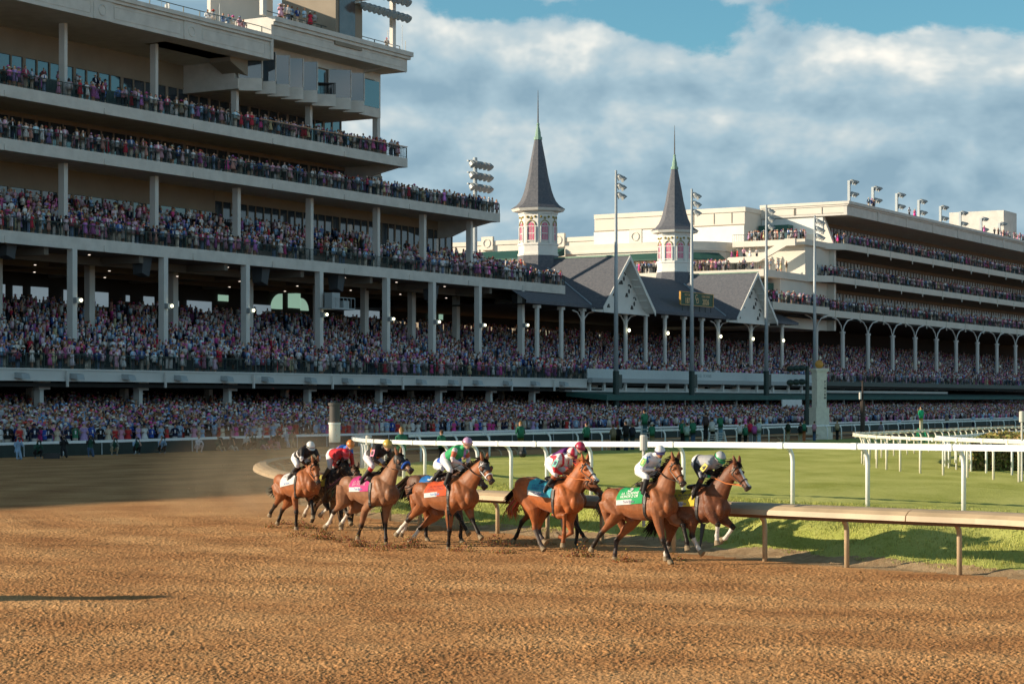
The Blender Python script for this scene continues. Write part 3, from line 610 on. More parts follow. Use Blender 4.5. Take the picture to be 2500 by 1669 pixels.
def gable(s, hw, za):
    d1 = 3.6
    for sg in (-1, 1):
        b = MB(); e = EZ - .25
        b.prism([(s, za), (s, za - .22), (s + sg * hw, e - .22), (s + sg * hw, e)], U, (0, 0, 1), W(0, -9, 0), W(0, d1, 0)); gpart(b.build('gable_roof', M_SLATE))
        b = MB(); b.prism([(s, za - .23), (s, za - .32), (s + sg * (hw - .1), e - .30), (s + sg * (hw - .1), e - .23)], U, (0, 0, 1), W(0, 2.31, 0), W(0, d1 - .02, 0))
        for k in range(1, 8):
            t = k / 8; sbox(b, s + sg * hw * t - .06, s + sg * hw * t + .06, 2.31, d1 - .1, za - .42 - (za - e) * t, za - .32 - (za - e) * t)
        gpart(b.build('gable_soffit', M_WHITE))
        b = MB(); b.prism([(s, za + .05), (s, za - .45), (s + sg * (hw + .1), e - .6), (s + sg * (hw + .1), e + .02)], U, (0, 0, 1), W(0, d1 + .003, 0), W(0, d1 + .12, 0)); gpart(b.build('barge_board', M_WHITE))
    b = MB(); b.prism([(s - hw + .15, EZ - .3), (s + hw - .15, EZ - .3), (s, za - .45)], U, (0, 0, 1), W(0, 2.1, 0), W(0, 2.3, 0)); sbox(b, s - hw, s + hw, 2.03, 2.5, EZ - .75, EZ - .3)
    gpart(b.build('gable_wall', M_WHITE))
    b = MB(); sbox(b, s - .12, s + .12, -9, d1 + .1, za + .01, za + .16); gpart(b.build('ridge_cap', M_COPPER))
    for k in range(3):          # black scroll ornaments on the gable wall
        for sg in (-1, 1):
            cx_, cz_ = s + sg * (.9 + k * 1.35), EZ + 3.7 - k * 1.45; o = MB()
            o.ring_tube([W(cx_ + sg * .42 * math.cos(t), 2.36, cz_ + .1 + .42 * math.sin(t)) for t in np.linspace(.2, 2.2, 6)], .07, 6); o.ell(W(cx_, 2.36, cz_ - .25), (.17, .06, .28), Matrix.Rotation(UA, 3, 'Z'), 8, 6)
            sbox(o, cx_ - sg * .6 - .28, cx_ - sg * .6 + .28, 2.31, 2.4, cz_ - .95, cz_ - .75); sbox(o, cx_ - sg * .6 - .16, cx_ - sg * .6 + .16, 2.31, 2.4, cz_ - .75, cz_ - .5)
            gpart(o.build('scroll_ornament', M_BLACK))
    # valley flashing left of the gable
    for sg in (-1, 1):
        b = MB(); b.ring_tube([W(s + sg * (hw + .05), EA, EZ + .1), W(s + sg * .4, -8.4, za - .35)], .09, 4); gpart(b.build('valley_flashing', M_FLASH))
gable(99.7, 6.6, 20.5); gable(137.0, 6.6, 20.5)
def spire(s, d, za=0):
    c = W(s, d, 0); r0 = 2.32; rot = math.atan2(-c.y, -c.x)         # a corner faces the track
    def octp(r, z, ph=0): return [Vector((c.x + r * math.cos(rot + ph + k * math.pi / 4), c.y + r * math.sin(rot + ph + k * math.pi / 4), z)) for k in range(8)]
    def stack(levels, name, m, smooth=False):
        b = MB(); vs = [p for r, z in levels for p in octp(r, z)]; n = len(levels)
        fs = [(i * 8 + j, i * 8 + (j + 1) % 8, (i + 1) * 8 + (j + 1) % 8, (i + 1) * 8 + j) for i in range(n - 1) for j in range(8)] + [tuple(range(7, -1, -1)), tuple((n - 1) * 8 + j for j in range(8))]
        b.add(vs, fs); return gpart(b.build(name, m))
    stack([(3.6, 17.2), (2.75, 19.3), (2.45, 20.9)], 'spire_skirt', M_SLATE)
    stack([(2.5, 20.9), (2.5, 21.15), (r0 + .08, 21.2), (r0 + .08, 22.1), (r0 + .2, 22.15), (r0 + .2, 22.4), (r0, 22.45), (r0, 25.9), (r0 + .1, 25.95), (r0 + .1, 26.2), (3.1, 26.3), (3.3, 26.62)], 'cupola', M_WHITE)
    stack([(3.34, 26.63), (3.16, 26.75), (2.62, 27.1), (2.2, 27.6), (1.92, 28.2), (1.68, 28.9), (1.25, 30.7), (.92, 32.6), (.44, 35.1)], 'spire_roof', M_SLATE)
    stack([(.52, 35.1), (.5, 35.45), (.36, 35.5), (.32, 36.0), (.14, 36.9), (.2, 36.95), (.16, 37.1), (.05, 37.2)], 'copper_cap', M_COPPER)
    b = MB(); b.ring_tube([(c.x, c.y, 37.1), (c.x, c.y, 39.5), (c.x, c.y, 41.2)], [.09, .06, .02], 8); gpart(b.build('finial', mat('finial_iron', (.1, .09, .08), .5)))
    ap = r0 * math.cos(math.pi / 8)
    for k in range(8):
        a = rot + (k + .5) * math.pi / 4; nx, ny = math.cos(a), math.sin(a); tx, ty = -ny, nx
        def P(u_, o_, z_): return Vector((c.x + nx * (ap + o_) + tx * u_, c.y + ny * (ap + o_) + ty * u_, z_))
        def bx(b, u0, u1, o0, o1, z0_, z1_): b.hexa([P(u0, o0, z0_), P(u1, o0, z0_), P(u1, o1, z0_), P(u0, o1, z0_), P(u0, o0, z1_), P(u1, o0, z1_), P(u1, o1, z1_), P(u0, o1, z1_)])
        arch = [(-.38, 22.75), (.38, 22.75), (.38, 24.45)] + [(.38 * math.cos(t), 24.45 + .42 * math.sin(t)) for t in np.linspace(.3, 2.84, 7)] + [(-.38, 24.45)]
        w = MB(); w.prism(arch, (tx, ty, 0), (0, 0, 1), Vector((c.x + nx * (ap + .004), c.y + ny * (ap + .004), 0)), Vector((c.x + nx * (ap + .03), c.y + ny * (ap + .03), 0))); gpart(w.build('cupola_window', M_PINK))
        f = MB(); bx(f, -.62, -.5, .0, .16, 22.45, 24.4); bx(f, .5, .62, .0, .16, 22.45, 24.4); bx(f, -.4, .4, .03, .06, 23.5, 23.6); bx(f, -.02, .02, .03, .05, 22.75, 24.8); bx(f, -.4, .4, .03, .05, 24.38, 24.46)
        bx(f, -.2, -.17, .03, .045, 22.75, 24.4); bx(f, .17, .2, .03, .045, 22.75, 24.4); bx(f, -.5, .5, .0, .14, 22.6, 22.72); gpart(f.build('window_surround', M_WHITE))
        g_ = MB(); g_.ring_tube([P(.56 * math.cos(t), .08, 24.5 + .62 * math.sin(t)) for t in np.linspace(0, math.pi, 11)], .055, 6)
        for u_ in (-.5, .5): g_.ell(P(u_, .03, 25.55), (.15, .15, .15), nu=10, nv=6)
        pts = [(.24 * (1 if j % 2 == 0 else .42) * math.sin(j * math.pi / 5), 25.42 + .24 * (1 if j % 2 == 0 else .42) * math.cos(j * math.pi / 5)) for j in range(10)]
        g_.prism(pts, (tx, ty, 0), (0, 0, 1), Vector((c.x + nx * (ap + .01), c.y + ny * (ap + .01), 0)), Vector((c.x + nx * (ap + .07), c.y + ny * (ap + .07), 0))); gpart(g_.build('gilt_ornament', M_GOLDF))
M_PINK = mat('pink_curtained_window', (.62, .13, .24), .35, var=.25, vscale=5)
spire(99.7, -9.0); spire(137.0, -8.8)
for px in [1311, 1370, 1422, 1527, 1576, 1623, 1669, 1713, 1753, 1833, 1871, 1909]:
    s = s_at(px, 1.2); b = MB(); b.ring_tube([W(s, 1.2, 5.5), W(s, 1.2, EZ - .7)], .26, 8); sbox(b, s - .4, s + .4, .9, 1.5, EZ - .75, EZ - .4)
    if px in (1527, 1833, 1422, 1753):
        for sg in (-1, 1): b.ring_tube([W(s, 1.2, 12.0), W(s + sg * .5, 1.2, 12.9), W(s + sg * 1.3, 1.25, 13.5), W(s + sg * 2.6, 1.3, 13.7)], .08, 6)
    gpart(b.build('column', M_STEEL))
for px, py in ((1536, 806), (1631, 813), (1760, 821), (1839, 827), (1913, 831)):
    b = MB(); b.ell(W(s_at(px, 1.8), 1.8, z_at(px, py, 1.8)), (.17, .17, .22), nu=8, nv=6); gpart(b.build('wall_lamp', M_LAMP))
# open back of the stand: dim wall with bright openings and a pale parapet line
b = MB(); sbox(b, 80, 132, -23.2, -22.6, 0, 11.0); sbox(b, 80, 132, -23.2, -22.6, 12.9, 14.2); sbox(b, 132, 350, -23.2, -22.6, 0, 15.8); gpart(b.build('rear_wall', M_DARK))
b = MB(); sbox(b, 80, 126, -16.5, -16.2, 10.2, 11.0); gpart(b.build('rear_parapet', mat('pale_parapet', (.45, .47, .47), .7)))
for px0, px1 in ((1330, 1352), (1390, 1415), (1428, 1436), (1458, 1480), (1540, 1552), (1562, 1573), (1590, 1600)):
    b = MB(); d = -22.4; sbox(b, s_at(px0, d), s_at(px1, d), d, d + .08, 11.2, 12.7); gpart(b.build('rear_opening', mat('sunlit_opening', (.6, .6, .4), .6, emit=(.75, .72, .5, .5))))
# sponsor band, suites and the green awning at the foot of the stand
B0, B1 = s_at(1435, 7), s_at(1988, 7)
b = MB(); sbox(b, B0, B1, 6.75, 7.0, 5.8, 6.85); gpart(b.build('pale_banner', mat('banner_cloth', (.55, .60, .60), .7, var=.05)))
M_BLET = mat('faint_banner_print', (.36, .42, .44), .7)
for px, tx, sz in ((1712, 'CHURCHILL DOWNS', .62),): gpart(text_mesh(tx, sz, M_BLET, 'banner_lettering', None, W(s_at(px, 7.02), 7.01, 6.3), U, (0, 0, 1), NN, 0.0))
b = MB(); sbox(b, B0, B1, 6.8, 7.6, 5.3, 5.78); gpart(b.build('suite_roof_edge', M_HOUS))
b = MB(); sbox(b, B0 - 4, B1 + 60, 5.6, 5.8, 4.4, 4.75); sbox(b, B0 - 4, B1 + 3, 5.6, 7.2, 4.25, 4.4); gpart(b.build('suite_sill', M_STEEL))
b = MB()
for i, px in enumerate([1440, 1475, 1527, 1577, 1630, 1675, 1700, 1765, 1802, 1848, 1887, 1925, 1957]):
    s = s_at(px, 6.6); sbox(b, s - .18, s + .18, 6.4, 6.7, 4.4, 5.3)
gpart(b.build('suite_posts', M_WHITE))
for px0, px1 in ((1448, 1462), (1702, 1722), (1735, 1765), (1790, 1835)):
    b = MB(); sbox(b, s_at(px0, 5), s_at(px1, 5), 4.6, 4.9, 4.4, 5.25); gpart(b.build('suite_partition', M_WHITE))
b = MB()
b.hexa([W(B0 - 3, 5.9, 3.75), W(B1 + 95, 5.9, 3.75), W(B1 + 95, 11, 3.55), W(B0 - 3, 11.0, 3.3), W(B0 - 3, 5.9, 4.3), W(B1 + 95, 5.9, 4.3), W(B1 + 95, 11, 3.85), W(B0 - 3, 11.0, 3.9)]); gpart(b.build('green_awning', M_AWN))
b = MB()
for px in [1482, 1578, 1620, 1672, 1722, 1735, 1798, 1870, 1920, 1990, 2060, 2130]:
    s = s_at(px, 9.5); b.ring_tube([W(s, 9.5, 0), W(s, 9.5, 3.7)], .12, 8)
gpart(b.build('awning_posts', M_STEEL))
reloc(TS, gkids)

# framed sign standing on the old roof
sg0, sg1, zb, zt, sd = 118.0, 127.6, 15.55, 17.15, 1.4
SG = empty('roof_sign', W(122.8, sd, zb), 0, 'green and gold framed sign with anniversary years on the slate roof', 'sign'); ks = []
b = MB(); sbox(b, sg0, sg1, sd - .15, sd, zb, zt); ks.append(b.build('sign_panel', mat('sign_green', (.02, .085, .05), .6)))
b = MB(); sbox(b, sg0 - .12, sg1 + .12, sd - .16, sd + .06, zt, zt + .05); sbox(b, sg0 - .12, sg1 + .12, sd - .16, sd + .06, zb - .05, zb); sbox(b, sg0 - .12, sg0, sd - .16, sd + .06, zb, zt); sbox(b, sg1, sg1 + .12, sd - .16, sd + .06, zb, zt); ks.append(b.build('sign_frame', M_GOLD))
b = MB()
for k in range(6): sbox(b, sg0 + .6 + k * 1.7, sg0 + .66 + k * 1.7, sd - .1, sd - .04, EZ + .2, zb - .1)
ks.append(b.build('sign_supports', M_BLACK))
M_LET = mat('sign_lettering', (.75, .5, .26), .6)
for txt, s_, z_, sz, bo in (('FIRST DERBY', 120.25, 16.78, .42, .0), ('1875', 120.2, 16.05, 1.0, .015), ('152ND DERBY', 125.4, 16.78, .42, .0), ('2026', 125.4, 16.05, 1.0, .015), ('C', 122.6, 16.55, 1.05, .0), ('D', 122.95, 16.15, 1.05, .0)):
    ks.append(text_mesh(txt, sz, M_LET, 'lettering', None, W(s_, sd + .02, z_), U, (0, 0, 1), NN, bo, 1.0 if len(txt) < 5 else .95))
reloc(SG, ks)

# ---------------------------------------------------------------- right-hand stand
gkids = []
RSn = empty('grandstand', W(220, 2, 0), 0, 'long far right grandstand with sunlit cream end wall and arched column brackets', 'grandstand')
RE = 350.0
def rbal(s0, z0, z1):
    b = MB(); sbox(b, s0, RE, -.35, 0, z0, z1); sbox(b, s0, RE, -9, -.35, z1 - .5, z1 - .2)
    b.prism([(s0, 0), (s0 + .35, 0), (s0 + .35, -9), (s0 - 4, -9), (s0 - 4, -2.6)], U, NN, W(0, 0, z0), W(0, 0, z1))
    for s in np.arange(s0 + 9, RE, 10.2): sbox(b, s, s + .2, 0, .1, z0 - .5, z1)
    gpart(b.build('balcony_slab', M_LITW)); gpart(railing(s0, RE, -.15, z1, ends=None, bars=.22)); 
    r = MB(); sbox(r, s0 + .3, RE, -8, -.35, z0, z0 + .3); gpart(r.build('balcony_soffit', M_SOFF))
    r = MB(); sbox(r, s0, RE, -7.5, -2.2, z1 - .2, z1 + .4); gpart(r.build('terrace_steps', M_SOFF))
LR = [(165.0, 15.9, 16.9), (173.2, 21.15, 22.1), (178.4, 26.35, 27.3)]
for l in LR: rbal(*l)
b = MB(); b.prism([(144.5, 2.6), (165.2, 2.6), (168.5, -.05), (144.5, -9)], U, NN, W(0, 0, 15.9), W(0, 0, 16.95)); gpart(b.build('projecting_balcony', M_LITW)); gpart(railing(144.5, 165, 2.5, 16.95, bars=.25))
for z0, z1, s0 in ((17.3, 21.1, 166), (22.5, 26.3, 174), (27.7, 31.5, 178.5)):
    b = MB(); sbox(b, s0 + 1, RE, -8.0, -7.9, z0 - .3, z0 + 3.35); gpart(b.build('window_band', M_GLASS))
    b = MB(); n = int((RE - s0) / 1.5)
    for i in range(n): s = s0 + 1.3 + i * 1.5; sbox(b, s, s + .95, -7.895, -7.86, z0 - .3, z0 + 3.3)
    gpart(b.build('window_curtains', M_CURT))
    b = MB(); sbox(b, s0 + 1, RE, -8.3, -7.85, z0 + 3.35, z1 + .3); n = int((RE - s0) / 6)
    for i in range(n): s = s0 + 1 + i * 6; sbox(b, s - .2, s + .2, -7.9, -7.75, z0 - .3, z0 + 3.35)
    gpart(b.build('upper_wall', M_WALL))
b = MB(); RT = 33.7; r0 = 177.5
sbox(b, r0, RE, .0, .5, 31.6, 33.0); sbox(b, r0 - .15, RE, 0, .7, 33.0, 33.25); sbox(b, r0 - .3, RE, 0, .95, 33.25, RT)
for s in np.arange(r0 + 13, RE, 13.0): sbox(b, s, s + .8, .5, .62, 31.6, 33.0)
sbox(b, r0, RE, -30, 0, 31.6, 32.0)
gpart(b.build('roof_parapet', M_CONC))
b = MB()        # end walls, sunlit
sbox(b, 177.5, 178.2, -13.8, -.0, 31.9, 33.0); sbox(b, 177.2, 178.2, -13.8, 0, 33.25, RT); sbox(b, 177.35, 178.2, -13.8, 0, 33.0, 33.25)
b.prism([(-13.8, 14), (-1.8, 14), (-1.8, 27), (-3.5, 31.3), (-3.5, 31.9), (-13.8, 31.9)], NN, (0, 0, 1), W(178.0, 0, 0), W(178.8, 0, 0))
sbox(b, 171.5, 178.0, -40, -13.8, 14, 32.3); sbox(b, 171.3, 178.0, -40, -13.6, 32.3, 33.0)
sbox(b, 171.7, 190, -75, -40, 14, 28.9); sbox(b, 171.5, 190, -75, -40, 28.9, 29.6)
for d in (-32.5, -46.5, -60): sbox(b, 171.2, 171.7, d - 1.1, d + 1.1, 28.1, 30.3)
gpart(b.build('end_wall', M_LITW))
for d in (-46.5, -60, -32.5):
    b = MB(); c = W(171.15, d, 29.2); b.ring_tube([c + NN * (.65 * math.cos(t)) + Vector((0, 0, .65 * math.sin(t))) for t in np.linspace(0, 2 * math.pi, 17)], .09, 6); gpart(b.build('roundel', M_LITW))
b = MB()        # panels in relief on the end walls
for d0, d1 in ((-13, -8.2), (-8, -3.6)):
    for dd in (d0, d1): sbox(b, 177.42, 177.5, dd, dd + .08, 31.9, 33.0)
for dd in (-16, -19, -22.5, -26): sbox(b, 171.42, 171.5, dd, dd + .08, 30.6, 32.2)
sbox(b, 171.42, 171.5, -40, -13.8, 30.2, 30.4); sbox(b, 177.9, 178, -13.8, -3.6, 31.5, 31.7); gpart(b.build('wall_mouldings', M_WALL))
b = MB(); sbox(b, 171.3, 171.5, -40, -13.82, 27.5, 30.2); sbox(b, 177.85, 177.99, -13.7, -3.6, 28.9, 31.5); gpart(b.build('white_wall_band', M_WHITE))
b = MB(); sbox(b, 190, 214, -34, -12, 33.7, 34.2); sbox(b, 205, 214, -22, -16, 34.2, 36.0); sbox(b, 204.5, 214.5, -22.5, -15.5, 36.0, 36.5); gpart(b.build('roof_plant_room', M_LITW))
b = MB(); sbox(b, 277, 285.5, -17, -6, 33.0, 40.6); gpart(b.build('lift_tower', M_CONC))
b = MB()        # terraces in front of the end walls, with their decks and stair
sbox(b, 167, 178, -13.8, -2, 26.5, 27.35); sbox(b, 153, 178, -24, -2.5, 21.1, 22.1); sbox(b, 160, 178, -22, -3, 14, 21.1); sbox(b, 168.5, 178, -13.7, -2.6, 22.1, 26.5)
b.prism([(-18.5, 22.1), (-17.2, 22.1), (-13.8, 24.9), (-9, 24.9), (-4.6, 27.35), (-3, 27.35), (-3, 26.3), (-4.4, 26.3), (-9, 24.0), (-13.8, 24.0)], NN, (0, 0, 1), W(165.6, 0, 0), W(166.2, 0, 0))
sbox(b, 166.2, 168.5, -13.8, -9, 24.3, 24.5)
gpart(b.build('end_terrace', M_LITW))
b = MB()        # curved corner block beside the second spire
pts = [(171.4, -40), (171.4, -14.5)] + [(171.4 - 9.5 * math.sin(t), -24.0 + 9.5 * math.cos(t)) for t in np.linspace(.0, math.pi / 2, 9)] + [(161.9, -40)]
b.prism(pts, U, NN, W(0, 0, 22.1), W(0, 0, 27.4)); b.prism([(p[0] - .3, p[1] + .2) for p in pts], U, NN, W(0, 0, 26.0), W(0, 0, 26.3)); gpart(b.build('curved_block', M_LITW))
b = MB(); q = [(171.4 - 9.6 * math.sin(t), -24.0 + 9.6 * math.cos(t)) for t in np.linspace(.55, math.pi / 2, 7)] + [(161.8, -38)]
o_ = [(171.4 - 11.4 * math.sin(t), -24.0 + 11.4 * math.cos(t)) for t in np.linspace(.55, math.pi / 2, 7)] + [(160.0, -38)]
for i in range(len(q) - 1):
    b.hexa([W(*q[i], 24.6), W(*q[i + 1], 24.6), W(*o_[i + 1], 24.5), W(*o_[i], 24.5), W(*q[i], 25.7), W(*q[i + 1], 25.7), W(*o_[i + 1], 24.7), W(*o_[i], 24.7)])
b.hexa([W(161.7, -40, 25.9), W(161.7, -70, 25.9), W(157.5, -70, 25.2), W(157.5, -40, 25.2), W(161.7, -40, 27.0), W(161.7, -70, 27.0), W(157.5, -70, 25.5), W(157.5, -40, 25.5)])
sbox(b, 176, 177.9, -13.5, -8.5, 29.6, 30.4); sbox(b, 158, 160, -9, -4, 19.3, 20.4); gpart(b.build('green_awning', M_AWN))
b = MB(); sbox(b, 161.9, 171.6, -75, -40, 14, 22.1); sbox(b, 164.5, 171.6, -75, -40.2, 22.1, 26); gpart(b.build('rear_gallery', M_WALL)); b = MB(); sbox(b, 177.8, 178, -12.5, -8.8, 27.4, 29.5); sbox(b, 165.4, 165.5, -23, -16.5, 22.2, 24.4); gpart(b.build('terrace_doors', M_GLASS))
gpart(railing(161.9, 172, -6, 27.0, bars=3)) if False else None
def drail(s, d0, d1, z):
    b = MB(); sbox(b, s - .03, s + .03, d0, d1, z + 1.0, z + 1.06)
    for k in range(int((d1 - d0) / .3)): sbox(b, s - .015, s + .015, d0 + k * .3, d0 + k * .3 + .03, z, z + 1.0)
    gpart(b.build('balcony_railing', M_GREEN))
drail(167.1, -13.8, -2.2, 27.35); drail(153.2, -24, -2.6, 22.1); drail(162.0, -70, -40, 22.1); drail(144.6, -7, 2.4, 16.95)
for px in [1992, 2057, 2119, 2179, 2234, 2286, 2334, 2386, 2433.5, 2479]:
    s = s_at(px, 0.2); b = MB(); b.ring_tube([W(s, .2, 5), W(s, .2, 13.6)], .33, 8); b.ring_tube([W(s, .2, 13.5), W(s, .2, 13.8)], .45, 8)
    for sg in (-1, 1): b.ring_tube([W(s, .2, 13.6), W(s + sg * .7, .2, 14.7), W(s + sg * 2.0, .2, 15.5), W(s + sg * 4.2, .2, 15.85)], .10, 6)
    gpart(b.build('column', M_STEEL)); b = MB(); b.ell(W(s + .9, .5, 9.6), (.22, .22, .3), nu=8, nv=6); gpart(b.build('wall_lamp', mat('dim_lamp', (.8, .75, .6), .4)))
for px in (2450, 2464, 2478):
    pass
b = MB(); sbox(b, 268.5, 271.5, .0, .8, 15, 33); 
gpart(b.build('end_pier', M_CONC)) if False else None
b = MB(); sbox(b, B1 + 1, 345, 6.4, 7.4, 5.35, 5.75); sbox(b, B1 + 1, 345, 6.6, 7.3, 5.75, 6.0); gpart(b.build('tier_edge_beam', M_GREEN)); gpart(railing(B1 + 1, 345, 7, 6.0, h=.9, bars=.25))
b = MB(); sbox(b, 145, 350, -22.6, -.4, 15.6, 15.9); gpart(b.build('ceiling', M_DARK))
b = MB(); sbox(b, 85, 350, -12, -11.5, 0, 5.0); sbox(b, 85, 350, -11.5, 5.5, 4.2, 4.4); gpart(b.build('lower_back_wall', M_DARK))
reloc(RSn, gkids)
# ---------------------------------------------------------------- crowd
def tube_np(rings, n):      # rings: (z, rx, ry, cx, cy, slot) -> verts, quads, slots (facing +X)
    vs, sl = [], []
    for z, rx, ry, cx, cy, s in rings:
        for j in range(n): a = 2 * math.pi * (j + .5) / n; vs.append((cx + rx * math.cos(a), cy + ry * math.sin(a), z)); sl.append(s)
    fs = [(i * n + j, i * n + (j + 1) % n, (i + 1) * n + (j + 1) % n, (i + 1) * n + j) for i in range(len(rings) - 1) for j in range(n)]
    return vs, fs, sl
def person_tpl(kind, n=6, arms=True, lod=0):
    V, Fc, S = [], [], []
    def add(vs, fs, sl):
        b = len(V); V.extend(vs); S.extend(sl); Fc.extend([tuple(i + b for i in f) for f in fs])
    if kind == 'dress':
        add(*tube_np([(0.05, .10, .12, 0, 0, 2), (.45, .10, .13, 0, 0, 2), (.45, .2, .27, 0, 0, 0), (.8, .16, .21, 0, 0, 0), (1.02, .11, .14, 0, 0, 1), (1.28, .13, .19, 0, 0, 1), (1.38, .09, .17, 0, 0, 2), (1.44, .055, .06, 0, 0, 2)], n)); hz = 1.40
    else:
        add(*tube_np([(0, .1, .15, 0, 0, 0), (.5, .10, .16, 0, 0, 0), (.88, .13, .18, 0, 0, 0), (.86, .14, .19, 0, 0, 1), (1.15, .13, .19, 0, 0, 1), (1.40, .12, .235, 0, 0, 1), (1.47, .06, .09, 0, 0, 1)], n)); hz = 1.46
        add([(.145, -.035, 1.1), (.145, .035, 1.1), (.10, .06, 1.42), (.10, -.06, 1.42)], [(0, 1, 2, 3)], [4] * 4)
    add(*tube_np([(hz, .05, .05, 0, 0, 2), (hz + .08, .085, .07, .01, 0, 2), (hz + .17, .09, .075, .01, 0, 2), (hz + .22, .07, .06, .0, 0, 2)], n))
    if kind == 'dress': add(*tube_np([(hz - .05, .05, .09, -.06, 0, 3), (hz + .1, .07, .095, -.04, 0, 3), (hz + .2, .09, .09, -.01, 0, 3), (hz + .26, .04, .04, -.01, 0, 3)], n))
    else: add(*tube_np([(hz + .1, .08, .08, -.03, 0, 3), (hz + .2, .09, .083, -.01, 0, 3), (hz + .26, .03, .03, 0, 0, 3)], n))
    if arms:
        z1 = hz - .08; w = .16 if kind == 'dress' else .21
        for sg in (-1, 1):
            mode = 'cam' if kind == 'camera' else 'bent'
            el = (.02, sg * (w + .08), z1 - .3); ha = (.22, sg * .08, hz + .08) if mode == 'cam' else (.2, sg * .1, z1 - .22)
            if kind == 'down': ha = (.03, sg * (w + .06), z1 - .56)
            pts = [(0, sg * w, z1), el, ha]
            vs = []; sl = []
            for i, p in enumerate(pts):
                r = .05 if i < 2 else .035
                for j in range(4): a = math.pi / 2 * j; vs.append((p[0] + r * math.cos(a), p[1] + r * math.sin(a) * .8, p[2] + (r if j % 2 else -r) * .5)); sl.append((2 if kind == 'dress' and i else 1) if i < 2 else 2)
            add(vs, [(i * 4 + j, i * 4 + (j + 1) % 4, (i + 1) * 4 + (j + 1) % 4, (i + 1) * 4 + j) for i in range(2) for j in range(4)], sl)
    return V, Fc, S, hz
def hat_tpl(brim, n=8):
    return tube_np([(.14, brim * .9, brim * .9, 0, 0, 5), (.16, brim, brim, 0, 0, 5), (.17, .1, .1, 0, 0, 5), (.26, .085, .08, 0, 0, 5), (.27, .02, .02, 0, 0, 5)], n)
def cap_tpl(n=6):
    return tube_np([(.13, .1, .09, .01, 0, 5), (.21, .085, .08, 0, 0, 5), (.25, .02, .02, 0, 0, 5)], n)
def full_tpl(kind, hat, n=6, arms=True):
    V, Fc, S, hz = person_tpl(kind, n, arms)
    if hat:
        v, f, s = hat_tpl({'wide': .26, 'brim': .19}.get(hat, .2), max(6, n)) if hat != 'cap' else cap_tpl(n)
        b = len(V); V += [(p[0], p[1], p[2] + hz) for p in v]; S += s; Fc += [tuple(i + b for i in q) for q in f]
    return np.array(V, float), np.array(Fc, int), np.array(S, int), hz
def P3(*c): return np.array(c)
SKIN = [(.50, .29, .20), (.42, .23, .15), (.55, .34, .25), (.25, .13, .08), (.12, .06, .04)]
HAIR = [(.02, .014, .01), (.06, .035, .02), (.25, .15, .06), (.10, .05, .025), (.3, .28, .25)]
SUIT = [(.012, .018, .045), (.02, .03, .07), (.10, .16, .30), (.22, .34, .50), (.012, .012, .014), (.30, .29, .28), (.45, .42, .38), (.55, .30, .38), (.08, .10, .12), (.18, .12, .08), (.50, .52, .56), (.12, .2, .42), (.60, .56, .56), (.40, .28, .34), (.42, .10, .16), (.62, .40, .48), (.03, .06, .2), (.68, .68, .70), (.38, .52, .66), (.70, .66, .64)]
DRS = [(.65, .10, .30), (.60, .30, .42), (.62, .45, .52), (.40, .18, .45), (.70, .66, .62), (.35, .25, .5), (.5, .05, .08), (.30, .45, .62), (.62, .55, .35), (.02, .02, .02), (.62, .34, .30), (.28, .10, .25), (.70, .55, .60), (.75, .72, .70), (.70, .42, .52), (.68, .20, .42)]
HATC = [(.70, .66, .58), (.62, .55, .42), (.65, .12, .32), (.55, .30, .45), (.72, .70, .70), (.35, .18, .42), (.03, .03, .04), (.25, .38, .55), (.6, .1, .08)]
PANT = [(.012, .018, .04), (.02, .02, .025), (.35, .30, .24), (.45, .40, .34), (.12, .16, .24), (.55, .52, .5), (.06, .06, .07)]
def pick(L, n): return np.array(L)[rng.integers(0, len(L), n)]
TPLS = {}
for lod, (n, arms) in {'hi': (6, True), 'lo': (5, False)}.items():
    TPLS[lod] = [(full_tpl('suit', None, n, arms), .30), (full_tpl('down', 'brim', n, arms), .10), (full_tpl('suit', 'cap', n, arms), .10), (full_tpl('camera' if arms else 'suit', None, n, arms), .08), (full_tpl('dress', None, n, arms), .20), (full_tpl('dress', 'wide', n, arms), .14), (full_tpl('dress', 'brim', n, arms), .08)]
CV, CF, CC = [], [], []; CN = [0]
def add_crowd(P, yaw, lod='hi', zoff=0.0):
    """P: (n,3) feet positions"""
    n = len(P); T = TPLS[lod]; pr = np.array([t[1] for t in T]); ch = rng.choice(len(T), n, p=pr / pr.sum())
    for k, ((V, Fc, S, hz), _) in enumerate(T):
        id_ = np.where(ch == k)[0]; m = len(id_)
        if not m: continue
        dress = k >= 4
        a = yaw[id_]; sc = rng.normal(1.0 if not dress else .97, .045, m); wd = sc * rng.uniform(.92, 1.12, m)
        ca, sa = np.cos(a), np.sin(a)
        X = V[None, :, 0] * wd[:, None]; Y = V[None, :, 1] * wd[:, None]
        W_ = np.stack([P[id_, 0][:, None] + X * ca[:, None] - Y * sa[:, None], P[id_, 1][:, None] + X * sa[:, None] + Y * ca[:, None], P[id_, 2][:, None] + V[None, :, 2] * sc[:, None] + zoff], -1)
        top = pick(DRS if dress else SUIT, m); low = np.where(rng.random((m, 1)) < (.85 if dress else 0), top, pick(PANT, m)); pal = np.stack([low, top, pick(SKIN, m), pick(HAIR, m), np.where(rng.random((m, 1)) < .6, np.array([[.62, .62, .64]]), pick(SUIT, m)), pick(HATC, m)], 1)
        pal = pal * rng.uniform(.75, 1.5, (m, 1, 1)); gm = pal.mean(2, keepdims=True); pal = np.clip(gm + (pal - gm) * 1.12, .004, .85); C = pal[:, S, :]
        CV.append(W_.reshape(-1, 3)); CC.append(C.reshape(-1, 3))
        CF.append((Fc[None] + (np.arange(m) * len(V))[:, None, None] + CN[0]).reshape(-1, 4)); CN[0] += m * len(V)
YAW0 = math.atan2(NN.y, NN.x)
